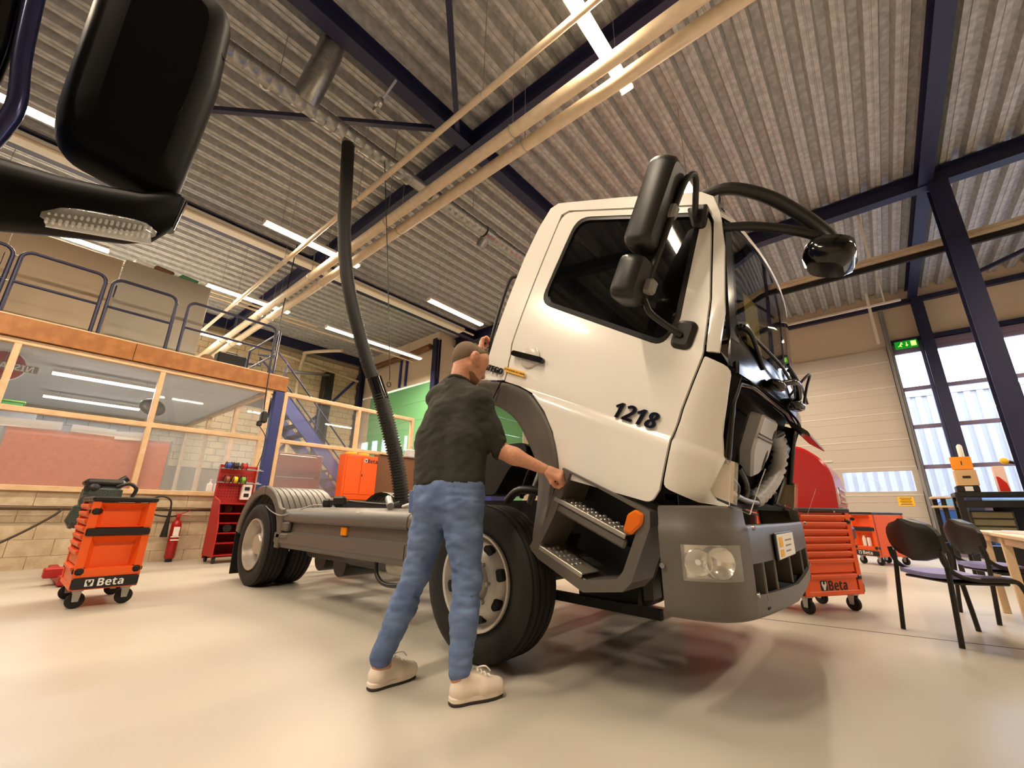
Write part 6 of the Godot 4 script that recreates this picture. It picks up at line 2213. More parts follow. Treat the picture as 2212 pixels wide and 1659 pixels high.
	var sw := [[V(-1.945, 0.99, -1.605), V(-1.985, 1.25, -1.64), 0.122, 0.130], [V(-1.985, 1.25, -1.64), V(-1.985, 1.44, -1.68), 0.130, 0.112], [V(-1.755, 0.98, -1.645), V(-1.775, 1.24, -1.67), 0.120, 0.124], [V(-1.775, 1.24, -1.67), V(-1.80, 1.42, -1.70), 0.124, 0.108],
		[V(-1.86, 1.0, -1.60), V(-1.90, 1.40, -1.62), 0.10, 0.10], [V(-1.86, 1.47, -1.685), nb + V(0, -0.005, 0), 0.10, 0.078], [nb + V(0, -0.03, 0), sR, 0.068, 0.078], [nb + V(0, -0.03, 0), sL, 0.068, 0.078],
		[sR, sR.lerp(eR, 0.6), 0.080, 0.066], [sR.lerp(eR, 0.6), eR.lerp(wR, 0.06), 0.066, 0.058], [sL, eL, 0.078, 0.058], [eL, eL.lerp(wL, 0.12), 0.058, 0.054]]
	var dr := (wR - eR).normalized()
	b = sdf(sw, 0.0115, 0.014, [Plane(V(0.05, -1, 0.03).normalized(), V(0.05, -1, 0.03).normalized().dot(hem)), Plane(V(0.12, 0.97, -0.2).normalized(), V(0.12, 0.97, -0.2).normalized().dot(nb + V(0, 0.052, 0))) if false else Plane(dr, dr.dot(eR.lerp(wR, 0.10)))], 0.006, Vector3(7, 13, 7), 4)
	put(b, "sweater", "sweater", p)
	b = mb()
	var cr := []
	var cc := nb + V(0.005, 0.030, -0.012)
	var cn := V(0.10, 0.93, -0.35).normalized()
	var c1 := cn.cross(V(1, 0, 0)).normalized()
	var c2 := cn.cross(c1)
	for i in 24: cr.append(cc + (c1 * cos(TAU * i / 24) + c2 * sin(TAU * i / 24)) * 0.072)
	b.tube(cr, 0.011, 8, true)
	put(b, "collar", "sweater", p)
	# jeans
	var je := [[V(-1.945, 1.0, -1.605), V(-1.94, 0.90, -1.60), 0.118, 0.122], [V(-1.755, 0.99, -1.645), V(-1.755, 0.90, -1.645), 0.116, 0.12], [V(-1.85, 0.95, -1.60), V(-1.85, 0.90, -1.60), 0.11, 0.115],
		[hR + V(0, -0.02, 0), hR.lerp(kR, 0.5), 0.118, 0.092], [hR.lerp(kR, 0.5), kR, 0.092, 0.072], [kR, kR.lerp(aR, 0.4), 0.072, 0.068], [kR.lerp(aR, 0.4), aR + V(0, 0.03, 0.0), 0.068, 0.054],
		[hL + V(0, -0.02, 0), hL.lerp(kL, 0.5), 0.118, 0.092], [hL.lerp(kL, 0.5), kL, 0.092, 0.072], [kL, kL.lerp(aL, 0.4), 0.072, 0.068], [kL.lerp(aL, 0.4), aL + V(0, 0.03, 0.0), 0.068, 0.054]]
	b = sdf(je, 0.0105, 0.012, [Plane(V(-0.05, 1, -0.03).normalized(), V(-0.05, 1, -0.03).normalized().dot(hem + V(0, 0.03, 0)))], 0.008, Vector3(5, 17, 5), 9)
	var jn := put(b, "jeans", "denim", p)
	# pockets and seams
	for s in [[V(-1.80, 0.90, -1.525), 0.0], [V(-1.965, 0.90, -1.495), 0.0]]:
		b = mb(); b.box(s[0] + V(0, 0.0, 0.0), V(0.105, 0.12, 0.012), 0.004, Basis(Vector3.UP, 0.12) * Basis(Vector3.RIGHT, 0.06))
		put(b, "back_pocket", "denim", jn)
	# shoes
	for sh in [[aR, V(-1.678, 0, -1.555), V(-1.585, 0, -1.80)], [aL, V(-2.095, 0, -1.395), V(-2.085, 0, -1.66)]]:
		var heel: Vector3 = sh[1]
		var toe: Vector3 = sh[2]
		var d := (toe - heel).normalized()
		var sd := d.cross(Vector3.UP)
		var g := Node3D.new()
		g.name = "shoe"
		p.add_child(g, true)
		g.global_position = (heel + toe) / 2
		var up := [[heel + d * 0.045 + V(0, 0.06, 0), heel + d * 0.06 + V(0, 0.115, 0), 0.043, 0.040], [heel + d * 0.045 + V(0, 0.05, 0), heel + d * 0.14 + V(0, 0.055, 0), 0.043, 0.042], [heel + d * 0.10 + V(0, 0.095, 0), heel + d * 0.19 + V(0, 0.06, 0), 0.034, 0.034]]
		for s in [-1, 1]: up.append([heel + d * 0.16 + sd * s * 0.012 + V(0, 0.05, 0), heel + d * 0.238 + sd * s * 0.008 + V(0, 0.045, 0), 0.040, 0.034])
		b = sdf(up, 0.006, 0.008, [Plane(Vector3.DOWN, -0.022), Plane(Vector3.UP, 0.132)])
		put(b, "upper", "shoe_white", g)
		var ol := []
		for q in [[-0.006, 0.0], [0.0, 0.028], [0.03, 0.042], [0.09, 0.040], [0.16, 0.048], [0.22, 0.045], [0.262, 0.028], [0.275, 0.0], [0.262, -0.026], [0.22, -0.042], [0.16, -0.046], [0.09, -0.038], [0.03, -0.042], [0.0, -0.028]]: ol.append(Vector2(q[0], q[1]))
		ol = rounded(ol, 0.02, 3)
		b = mb(); b.prism(ol, 0.010, 0.036, 0.006, Basis(d, sd, Vector3.UP), Vector3(heel.x, 0, heel.z))
		put(b, "midsole", "shoe_white", g)
		b = mb(); b.prism(ol, 0.0, 0.011, 0.003, Basis(d, sd, Vector3.UP), Vector3(heel.x, 0, heel.z))
		put(b, "outsole", "sole_dark", g)
		b = mb()
		for k in 4: b.tube([heel + d * (0.125 + k * 0.022) + sd * 0.024 + V(0, 0.125 - k * 0.011, 0), heel + d * (0.13 + k * 0.022) + V(0, 0.135 - k * 0.012, 0), heel + d * (0.125 + k * 0.022) - sd * 0.024 + V(0, 0.125 - k * 0.011, 0)], 0.0045, 6)
		b.tube(curve([heel + d * 0.13 + V(0, 0.135, 0), heel + d * 0.16 + sd * 0.03 + V(0, 0.145, 0), heel + d * 0.19 + sd * 0.025 + V(0, 0.12, 0)], 4), 0.004, 6)
		put(b, "laces", "paper", g)

func emblem(parent: Node3D, xf: Transform3D, s: float, dark: String, light: String):
	# square badge with a light open-ended spanner head
	var b := mb()
	b.x = parent.global_transform * xf
	b.prism(rrect(s, s, s * 0.08, 2), 0.0, 0.0015)
	var e := put(b, "emblem", dark, parent)
	b = mb()
	b.x = parent.global_transform * xf
	b.prism(v2([-0.30 * s, 0.40 * s, -0.14 * s, 0.40 * s, -0.14 * s, 0.12 * s, 0.14 * s, 0.12 * s, 0.14 * s, 0.40 * s, 0.30 * s, 0.40 * s, 0.36 * s, 0.1 * s, 0.2 * s, -0.16 * s, 0.12 * s, -0.44 * s, -0.12 * s, -0.44 * s, -0.2 * s, -0.16 * s, -0.36 * s, 0.1 * s]), 0.0016, 0.003)
	put(b, "emblem_spanner", light, e)

# a tool cart with seven drawers on its front (local +z), open bays on its ends
func tool_cart(label: String, at: Vector3, turn: float, logo_front := true, grp := "orange tool carts") -> Node3D:
	var t := thing("tool_cart", label, "tool cart", at, turn, grp)
	var X := t.global_transform
	var W := 0.74
	var D := 0.45
	var b := mb(X)
	# carcass
	b.box(Vector3(0, 0.165, 0), Vector3(W, 0.03, D), 0.006); b.box(Vector3(0, 0.53, -D / 2 + 0.01), Vector3(W - 0.04, 0.70, 0.02)); b.box(Vector3(0, 0.53, 0), Vector3(W - 0.14, 0.70, D - 0.06))
	put(b, "carcass", "orange", t)
	for sx in [-1, 1]:
		for sz in [-1, 1]:
			b = mb(X)
			b.prism(v2([0, 0, 0.055, 0.0, 0.055, 0.02, 0.02, 0.055, 0.0, 0.055]), 0.17, 0.885, 0.004, Basis(Vector3(-sx, 0, 0), Vector3(0, 0, -sz), Vector3.UP), Vector3(sx * W / 2, 0, sz * D / 2))
			put(b, "corner_post", "orange", t)
		# end bays: sloped recess, bands and bumpers
		for bay in [[0.32, 0.585, 0.0], [0.665, 0.875, 0.0]]:
			b = mb(X)
			var o := [Vector3(sx * W / 2, bay[0], -D / 2 + 0.05), Vector3(sx * W / 2, bay[0], D / 2 - 0.05), Vector3(sx * W / 2, bay[1], D / 2 - 0.05), Vector3(sx * W / 2, bay[1], -D / 2 + 0.05)]
			var n := [Vector3(sx * (W / 2 - 0.075), bay[0] + 0.005, -D / 2 + 0.095), Vector3(sx * (W / 2 - 0.075), bay[0] + 0.005, D / 2 - 0.095), Vector3(sx * (W / 2 - 0.075), bay[1] - 0.06, D / 2 - 0.095), Vector3(sx * (W / 2 - 0.075), bay[1] - 0.06, -D / 2 + 0.095)]
			for i in 4: b.q(o[i], o[(i + 1) % 4], n[(i + 1) % 4], n[i])
			b.q(n[0], n[1], n[2], n[3])
			put(b, "end_bay", "orange_in", t)
		b = mb(X); b.box(Vector3(sx * (W / 2 - 0.01), 0.285, 0), Vector3(0.022, 0.075, D - 0.1), 0.004)
		put(b, "end_panel", "orange", t)
		b = mb(X); b.box(Vector3(sx * (W / 2 + 0.004), 0.625, 0), Vector3(0.03, 0.065, D - 0.005), 0.01)
		put(b, "mid_band", "black_plastic", t)
		b = mb(X); b.box(Vector3(sx * (W / 2 + 0.006), 0.205, 0), Vector3(0.035, 0.09, D - 0.005), 0.012)
		var lb := put(b, "logo_band", "black_plastic", t)
		var bs := Basis(Vector3(0, 0, -sx), Vector3.UP, Vector3(sx, 0, 0))
		text("Beta", 0.085, 0.002, "white", t, Transform3D(bs, Vector3(sx * (W / 2 + 0.0245), 0.208, -sx * 0.03)), true, "logo")
		emblem(t, Transform3D(bs, Vector3(sx * (W / 2 + 0.024), 0.208, sx * 0.11)), 0.055, "white", "black_plastic")
		for sz in [-1, 1]:
			for y in [0.30, 0.8]:
				if y > 0.5 and sz < 0: continue
				b = mb(X); b.box(Vector3(sx * (W / 2 - 0.03), y, sz * (D / 2 - 0.035)), Vector3(0.09, 0.085, 0.09), 0.03)
				put(b, "bumper", "black_plastic", t)
	# top tray
	b = mb(X); b.box(Vector3(0, 0.908, 0), Vector3(W + 0.02, 0.045, D + 0.02), 0.012)
	put(b, "top", "black_plastic", t)
	b = mb(X); b.cyl(Vector3(-W / 2 - 0.03, 0.86, -D / 2 + 0.06), Vector3(-W / 2 - 0.03, 0.86, D / 2 - 0.06), 0.012, 8); b.cyl(Vector3(-W / 2, 0.86, -D / 2 + 0.06), Vector3(-W / 2 - 0.03, 0.86, -D / 2 + 0.06), 0.009, 8); b.cyl(Vector3(-W / 2, 0.86, D / 2 - 0.06), Vector3(-W / 2 - 0.03, 0.86, D / 2 - 0.06), 0.009, 8)
	put(b, "push_handle", "black_plastic", t)
	# drawers
	var y := 0.872
	for i in 8:
		var h: float = [0.066, 0.066, 0.066, 0.066, 0.066, 0.066, 0.135, 0.17][i]
		y -= h
		b = mb(X)
		b.box(Vector3(0, y + h / 2, D / 2 - 0.018), Vector3(W - 0.13, h - 0.01, 0.02), 0.003)
		var dr := put(b, "drawer", "orange", t)
		b = mb(X)
		b.prism(v2([0, 0, 0.026, -0.004, 0.03, -0.012, 0.022, -0.036, 0.004, -0.038, 0.0, -0.03]), -(W - 0.15) / 2, (W - 0.15) / 2, 0.002, Basis(Vector3.BACK, Vector3.UP, Vector3.RIGHT), Vector3(0, y + h - 0.006, D / 2 - 0.01))
		put(b, "drawer_grip", "orange", dr)
	b = mb(X); b.box(Vector3(0, 0.182, D / 2 - 0.01), Vector3(W - 0.1, 0.018, 0.02), 0.004)
	put(b, "plinth", "orange", t)
	if logo_front:
		text("Beta", 0.115, 0.002, "black_text", t, Transform3D(Basis.IDENTITY, Vector3(0.05, 0.235, D / 2 - 0.006)), true, "logo")
		emblem(t, Transform3D(Basis.IDENTITY, Vector3(-0.125, 0.238, D / 2 - 0.0075)), 0.085, "black_text", "white")
	var bk := Basis(Vector3.LEFT, Vector3.UP, Vector3.FORWARD)
	text("Beta", 0.07, 0.002, "black_text", t, Transform3D(bk, Vector3(0.0, 0.6, -D / 2 - 0.001)), true, "logo")
	b = mb(X); b.box(Vector3(0.16, 0.895, D / 2 + 0.011), Vector3(0.02, 0.016, 0.006), 0.002)
	put(b, "lock", "steel", t)
	# casters
	for sx in [-1, 1]:
		for sz in [-1, 1]:
			var g := Node3D.new()
			g.name = "caster"
			t.add_child(g, true)
			g.position = Vector3(sx * 0.29, 0, sz * 0.16)
			b = mb(X); b.x = X * Transform3D(Basis.IDENTITY, g.position)
			b.lathe([Vector2(0.03, -0.018), Vector2(0.058, -0.018), Vector2(0.064, -0.012), Vector2(0.064, 0.012), Vector2(0.058, 0.018), Vector2(0.03, 0.018), Vector2(0.0, 0.012)], Vector3(0, 0.064, 0.0), Vector3.RIGHT, 20); b.cyl(Vector3(-0.02, 0.064, 0), Vector3(0.02, 0.064, 0), 0.028, 12)
			put(b, "wheel", "rubber", g)
			b = mb(X); b.x = X * Transform3D(Basis.IDENTITY, g.position)
			for s in [-1, 1]: b.prism(v2([-0.02, 0.055, 0.02, 0.055, 0.03, 0.14, -0.03, 0.14]), s * 0.024, s * 0.03, 0.0, Basis(Vector3.BACK, Vector3.UP, Vector3.RIGHT))
			b.box(Vector3(0, 0.143, 0), Vector3(0.075, 0.012, 0.075), 0.003)
			put(b, "fork", "steel", g)
	return t

func carts():
	tool_cart("orange tool cart standing alone in front of the low wall, end bays empty", Vector3(-5.76, 0, -0.785), 0.0, false)
	tool_cart("orange tool cart with its drawer front beside the truck bumper", Vector3(-0.67, 0, -5.33), deg_to_rad(58), true)
	tool_cart("far orange tool cart near the sectional door with papers on top", Vector3(-0.17, 0, -11.0), deg_to_rad(-127), true)
	var b := mb(); b.box(Vector3(-0.2, 0.935, -10.95), Vector3(0.5, 0.006, 0.3), 0.0, Basis(Vector3.UP, 0.5))
	one(b, "paper_sheet", "paper", "white paper lying on the far orange tool cart", "paper")
	var far := get_node("tool_cart_002") as Node3D
	for k in [[-0.06, "white", "spray can with a red cap in the end bay of the far cart"], [0.03, "paper", "spray can with a white cap in the end bay of the far cart"]]:
		var wp: Vector3 = far.global_transform * Vector3(0.335, 0.33, k[0])
		var a := [wp.x, wp.z, k[1]]
		var t := thing("spray_can", k[2], "can", Vector3(a[0], 0.325, a[1]), 0.0, "spray cans in the far cart bay")
		b = mb(); b.lathe([Vector2(0, 0), Vector2(0.03, 0), Vector2(0.03, 0.13), Vector2(0.022, 0.15), Vector2(0, 0.15)], Vector3(a[0], 0.325, a[1]), Vector3.UP, 16)
		put(b, "can", a[2], t)
		b = mb(); b.cyl(Vector3(a[0], 0.475, a[1]), Vector3(a[0], 0.505, a[1]), 0.018, 12)
		put(b, "cap", "red_can" if a[2] == "white" else "paper", t)

func left_things():
	var b := mb()
	# fire extinguisher
	var t := thing("fire_extinguisher", "red fire extinguisher with a black horn at the low wall", "extinguisher", Vector3(-8.86, 0, -1.98))
	b = mb(); b.lathe([Vector2(0.0, 0.05), Vector2(0.06, 0.05), Vector2(0.07, 0.07), Vector2(0.07, 0.56), Vector2(0.06, 0.60), Vector2(0.035, 0.635), Vector2(0.025, 0.64), Vector2(0.025, 0.66)], Vector3(-8.86, 0, -1.98), Vector3.UP, 28)
	put(b, "cylinder", "red_paint", t)
	b = mb(); b.cyl(Vector3(-8.86, 0.0, -1.98), Vector3(-8.86, 0.055, -1.98), 0.05, 20)
	put(b, "foot_ring", "black_plastic", t)
	b = mb(); b.box(Vector3(-8.785, 0.46, -1.98), Vector3(0.012, 0.14, 0.08), 0.003)
	put(b, "label", "paper", t)
	b = mb(); b.box(Vector3(-8.79, 0.33, -1.98), Vector3(0.01, 0.02, 0.11), 0.002); b.box(Vector3(-8.79, 0.38, -1.98), Vector3(0.01, 0.02, 0.11), 0.002)
	put(b, "label_band", "paper", t)
	b = mb(); b.box(Vector3(-8.86, 0.70, -1.98), Vector3(0.05, 0.07, 0.06), 0.01); b.bar(Vector3(-8.86, 0.73, -2.0), Vector3(-8.84, 0.78, -2.12), 0.02, 0.012); b.bar(Vector3(-8.86, 0.71, -2.0), Vector3(-8.84, 0.70, -2.12), 0.02, 0.012)
	put(b, "valve_lever", "red_matt", t)
	b = mb(); b.tube(curve(v3([-8.86, 0.70, -1.95, -8.84, 0.69, -1.82, -8.83, 0.74, -1.62, -8.83, 0.90, -1.56, -8.83, 1.0, -1.68, -8.82, 0.94, -1.82, -8.80, 0.76, -1.84]), 6), 0.013, 8)
	put(b, "hose", "black_plastic", t)
	b = mb(); b.lathe([Vector2(0.018, 0.0), Vector2(0.022, -0.1), Vector2(0.05, -0.40), Vector2(0.045, -0.40), Vector2(0.0, -0.2)], Vector3(-8.79, 0.78, -1.84), Vector3(0.02, 1, -0.03).normalized(), 18)
	put(b, "horn", "black_plastic", t)
	# engine block on its red stand
	var st := thing("engine_stand", "red low engine stand with splayed feet behind the left cart", "engine stand", Vector3(-7.5, 0, -0.8))
	for a in [[Vector3(-6.9, 0.06, -0.66), Vector3(-8.35, 0.06, -0.66)], [Vector3(-6.9, 0.06, -1.1), Vector3(-8.35, 0.06, -1.1)]]:
		b = mb(); b.bar(a[0], a[1], 0.09, 0.09, Vector3.UP, 0.008)
		put(b, "foot_beam", "red_matt", st)
	b = mb(); b.bar(Vector3(-7.15, 0.13, -0.5), Vector3(-7.15, 0.13, -1.2), 0.14, 0.1, Vector3.UP, 0.01)
	put(b, "cross_beam", "red_matt", st)
	b = mb(); b.bar(Vector3(-8.2, 0.1, -0.88), Vector3(-8.2, 0.85, -0.88), 0.1, 0.1, Vector3.RIGHT, 0.008); b.bar(Vector3(-8.2, 0.8, -0.88), Vector3(-7.80, 0.8, -0.88), 0.1, 0.08, Vector3.UP, 0.008)
	put(b, "mast", "red_matt", st)
	var en := thing("engine_block", "dark green and black engine block mounted on the red stand", "engine", Vector3(-7.6, 0.6, -0.84))
	b = mb()
	b.box(Vector3(-7.6, 0.97, -0.84), Vector3(0.36, 0.24, 0.36), 0.05); b.box(Vector3(-7.65, 0.72, -0.72), Vector3(0.26, 0.3, 0.24), 0.06, Basis(Vector3.RIGHT, -0.25))
	put(b, "block", "engine_green", en)
	b = mb(); b.box(Vector3(-7.58, 1.12, -0.84), Vector3(0.3, 0.1, 0.4), 0.04); b.cyl(Vector3(-7.6, 1.14, -0.98), Vector3(-7.6, 1.2, -1.05), 0.045, 14); b.sphere(Vector3(-7.5, 1.05, -0.74), Vector3(0.09, 0.09, 0.09), 14, 10)
	put(b, "housing", "black_plastic", en)
	b = mb(); b.tube(curve(v3([-7.45, 1.08, -0.95, -7.42, 1.12, -1.06, -7.42, 1.06, -1.14, -7.45, 0.96, -1.12]), 5), 0.022, 8)
	put(b, "elbow_hose", "black_plastic", en)
	b = mb(); b.cyl(Vector3(-7.45, 0.9, -0.70), Vector3(-7.36, 0.9, -0.70), 0.07, 18); b.cyl(Vector3(-7.45, 0.6, -0.62), Vector3(-7.3, 0.6, -0.62), 0.02, 8)
	put(b, "pulley", "grey_dark", en)
	# air hose along the wall
	b = mb(); b.tube(curve(v3([-8.9, 0.80, -0.62, -8.86, 0.70, -0.55, -8.75, 0.45, -0.25, -8.6, 0.2, 0.15, -8.4, 0.04, 0.6, -8.2, 0.025, 1.2]), 6), 0.016, 8)
	one(b, "air_hose", "hose_brown", "dark hose drooping from the wall rail to the floor", "hose")
	# red trolley with perforated board and spools
	var tr := thing("tool_trolley", "red tool trolley with pegboard behind the rear wheel", "trolley", Vector3(-8.3, 0, -2.6))
	b = mb(); b.box(Vector3(-8.55, 0.8, -2.62), Vector3(0.03, 1.5, 0.56), 0.005)
	put(b, "pegboard", "red_matt", tr)
	b = mb()
	for i in 9:
		for j in 12: b.box(Vector3(-8.533, 1.02 + i * 0.045, -2.39 - j * 0.042), Vector3(0.003, 0.012, 0.012))
	var pg := put(b, "peg_holes", "black_matt", tr)
	pg.set_meta("kind", "stuff")
	b = mb(); b.prism(v2([-8.56, 0.1, -8.06, 0.1, -8.06, 0.55, -8.22, 0.95, -8.50, 1.02, -8.50, 1.55, -8.56, 1.55]), -2.33, -2.35, 0.004)
	put(b, "side_panel", "red_matt", tr)
	b = mb(); b.prism(v2([-8.56, 0.1, -8.06, 0.1, -8.06, 0.55, -8.22, 0.95, -8.50, 1.02, -8.50, 1.55, -8.56, 1.55]), -2.89, -2.91, 0.004)
	put(b, "side_panel", "red_matt", tr)
	for y in [0.12, 0.3, 0.45, 0.6, 0.75, 0.9]:
		b = mb(); b.box(Vector3(-8.3, y, -2.62), Vector3(0.46, 0.02, 0.55), 0.004)
		put(b, "shelf", "red_paint", tr)
	for y in [1.27, 1.5]:
		for s in [0.0, 0.12]:
			b = mb(); b.cyl(Vector3(-8.53 + s, y - s * 0.2, -2.30), Vector3(-8.53 + s, y - s * 0.2, -2.98), 0.008, 8)
			put(b, "rod", "steel", tr)
	for sx in [-8.5, -8.12]:
		for z in [-2.38, -2.86]:
			b = mb(); b.cyl(Vector3(sx, 0.045, z - 0.015), Vector3(sx, 0.045, z + 0.015), 0.045, 16); b.box(Vector3(sx, 0.08, z), Vector3(0.05, 0.05, 0.045))
			put(b, "caster", "black_plastic", tr)
	var ci := 0
	for a in [[1.53, -2.42, "blue_can", "blue"], [1.53, -2.53, "black_plastic", "black"], [1.53, -2.66, "red_can", "red"], [1.30, -2.44, "copper", "copper brown"], [1.30, -2.56, "yellow", "yellow"], [1.30, -2.68, "green_lime", "lime green"]]:
		var sp := thing("cable_spool", "%s cable spool on the red trolley rod" % a[3], "spool", Vector3(-8.43, a[0], a[1]), 0.0, "cable spools on the red trolley")
		b = mb(); b.cyl(Vector3(-8.43, a[0], a[1] - 0.03), Vector3(-8.43, a[0], a[1] + 0.03), 0.055, 18)
		put(b, "winding", a[2], sp)
		b = mb()
		for s in [-1, 1]: b.tube(_ring_z(Vector3(-8.43, a[0], a[1] + s * 0.035), 0.062, 18), 0.006, 6, true)
		put(b, "flange", "black_plastic", sp)
	for a in [[0.82, -2.45, "black_gloss", 0.055, "black torch lying on the trolley's middle shelf"], [0.525, -2.48, "black_plastic", 0.06, "black roll on the trolley's lower shelf"], [0.657, -2.72, "orange", 0.045, "orange tape roll on the trolley shelf"]]:
		b = mb(); b.cyl(Vector3(-8.1, a[0], a[1]), Vector3(-8.35, a[0], a[1] - 0.12), a[3], 14)
		one(b, "shelf_tool", a[2], a[4], "tool", "tools on the red trolley")
	var sk := thing("socket_box", "white socket box fixed on the pegboard of the red trolley", "socket", Vector3(-8.5, 1.0, -2.78))
	b = mb(); b.box(Vector3(-8.48, 1.1, -2.78), Vector3(0.07, 0.26, 0.16), 0.01)
	put(b, "case", "white", sk)
	for y in [1.05, 1.16]:
		b = mb(); b.box(Vector3(-8.442, y, -2.78), Vector3(0.012, 0.06, 0.08), 0.006)
		put(b, "outlet", "black_plastic", sk)
	# orange wall cabinet on a bench, brown panel beside it
	var bn := thing("workbench", "low dark workbench under the orange cabinet behind the truck frame", "workbench", Vector3(-8.75, 0, -5.6))
	b = mb(); b.box(Vector3(-8.72, 1.0, -5.62), Vector3(0.5, 0.05, 2.0), 0.006)
	put(b, "top", "brown_board", bn)
	for z in [-4.7, -6.55]:
		for x in [-8.52, -8.92]:
			b = mb(); b.box(Vector3(x, 0.49, z), Vector3(0.06, 0.98, 0.06), 0.004)
			put(b, "leg", "blue_steel", bn)
	var oc := thing("wall_cabinet", "orange metal wall cabinet with a black logo at its top corner", "cabinet", Vector3(-8.8, 1.03, -5.05))
	b = mb(); b.box(Vector3(-8.84, 1.52, -5.06), Vector3(0.26, 0.96, 0.80), 0.008)
	put(b, "body", "orange", oc)
	for s in [-1, 1]:
		b = mb(); b.box(Vector3(-8.703, 1.56, -5.06 + s * 0.182), Vector3(0.016, 0.82, 0.352), 0.004)
		put(b, "door", "orange", oc)
	b = mb(); b.box(Vector3(-8.70, 1.09, -5.06), Vector3(0.016, 0.1, 0.72), 0.004)
	put(b, "kick_panel", "orange", oc)
	b = mb(); b.box(Vector3(-8.692, 1.56, -5.09), Vector3(0.01, 0.05, 0.02), 0.003)
	put(b, "lock", "dark_chrome", oc)
	text("Beta", 0.12, 0.003, "black_text", oc, Transform3D(Basis(Vector3(0, 0, -1), Vector3.UP, Vector3.RIGHT), Vector3(-8.693, 1.88, -5.32) - oc.position), true, "logo")
	emblem(oc, Transform3D(Basis(Vector3(0, 0, -1), Vector3.UP, Vector3.RIGHT), Vector3(-8.694, 1.89, -5.155) - oc.position), 0.075, "white", "black_text")
	for z in [-4.85, -5.15]:
		b = mb(); b.box(Vector3(-8.82, 2.03, z), Vector3(0.14, 0.05, 0.2), 0.008)
		one(b, "yellow_tray", "sign_yellow", "flat yellow tray lying on top of the orange cabinet", "tray", "yellow trays on the orange cabinet")
	b = mb(); b.box(Vector3(-8.90, 1.55, -6.06), Vector3(0.06, 1.05, 1.15), 0.006)
	var bp := one(b, "brown_panel", "brown_board", "dark brown back panel standing on the bench beside the cabinet", "panel")
	for a in [[-6.02, 0.30, "taller dark bottle with a pale cap above the brown panel"], [-6.2, 0.26, "shorter dark bottle beside the light grey case"]]:
		var bt := thing("bottle", a[2], "bottle", Vector3(-8.92, 2.09, a[0]), 0.0, "dark bottles above the brown panel")
		b = mb(); b.lathe([Vector2(0, 0), Vector2(0.05, 0), Vector2(0.052, a[1] * 0.45), Vector2(0.022, a[1] * 0.78), Vector2(0.02, a[1])], Vector3(-8.92, 2.095, a[0]), Vector3.UP, 16)
		put(b, "glass", "black_gloss", bt)
		b = mb(); b.cyl(Vector3(-8.92, 2.095 + a[1], a[0]), Vector3(-8.92, 2.115 + a[1], a[0]), 0.022, 12)
		put(b, "cap", "white", bt)
	b = mb(); b.box(Vector3(-8.94, 2.088, -6.15), Vector3(0.22, 0.02, 1.1), 0.004)
	one(b, "shelf", "brown_board", "narrow shelf on top of the brown panel", "shelf")
	var gb := thing("grey_case", "light grey case with a wire handle above the brown panel", "case", Vector3(-8.92, 2.095, -6.5))
	b = mb(); b.box(Vector3(-8.92, 2.2, -6.5), Vector3(0.18, 0.2, 0.25), 0.02)
	put(b, "body", "white_plastic", gb)
	b = mb(); b.tube(curve(v3([-8.92, 2.3, -6.42, -8.92, 2.36, -6.45, -8.92, 2.37, -6.54, -8.92, 2.3, -6.58]), 5), 0.006, 6)
	put(b, "handle", "steel", gb)
	# blue parts washer far behind, seen past the mechanic
	var wm := thing("parts_washer", "blue framed parts washer with a glass front beside the green door", "machine", Vector3(-7.0, 0, -7.2))
	b = mb(); b.box(Vector3(-6.98, 0.7, -7.3), Vector3(0.85, 1.4, 0.6), 0.02)
	put(b, "base", "blue_light", wm)
	b = mb()
	for x in [-7.36, -6.6]: b.box(Vector3(x, 1.65, -7.05), Vector3(0.09, 0.52, 0.09), 0.01)
	b.box(Vector3(-6.98, 1.87, -7.05), Vector3(0.85, 0.09, 0.09), 0.01); b.box(Vector3(-7.36, 1.65, -7.3), Vector3(0.06, 0.5, 0.5), 0.01); b.box(Vector3(-6.98, 1.9, -7.3), Vector3(0.85, 0.05, 0.6), 0.01)
	put(b, "hood_frame", "blue_light", wm)
	b = mb(); b.box(Vector3(-6.98, 1.62, -7.05), Vector3(0.7, 0.42, 0.012))
	put(b, "glass", "cab_glass", wm)
	b = mb(); b.box(Vector3(-7.34, 1.55, -6.995), Vector3(0.11, 0.16, 0.01), 0.003)
	put(b, "tag", "sign_yellow", wm)
	b = mb(); b.box(Vector3(-5.4, 0.62, -6.0), Vector3(1.1, 0.1, 0.5), 0.01, Basis(Vector3.BACK, -0.35)); b.box(Vector3(-5.4, 0.3, -6.0), Vector3(0.9, 0.6, 0.4), 0.01)
	one(b, "blue_ramp", "blue_light", "low blue ramp standing behind the truck frame", "ramp")
	b = mb(); b.box(Vector3(-4.55, 0.97, -6.0), Vector3(0.14, 0.12, 0.1), 0.02); b.box(Vector3(-4.55, 0.45, -6.0), Vector3(0.3, 0.9, 0.3), 0.02)
	one(b, "yellow_bin", "sign_yellow", "small yellow bin behind the truck frame", "bin")

func _ring_z(c: Vector3, r: float, k: int) -> Array:
	var p := []
	for i in k: p.append(c + Vector3(cos(TAU * i / k) * r, sin(TAU * i / k) * r, 0))
	return p

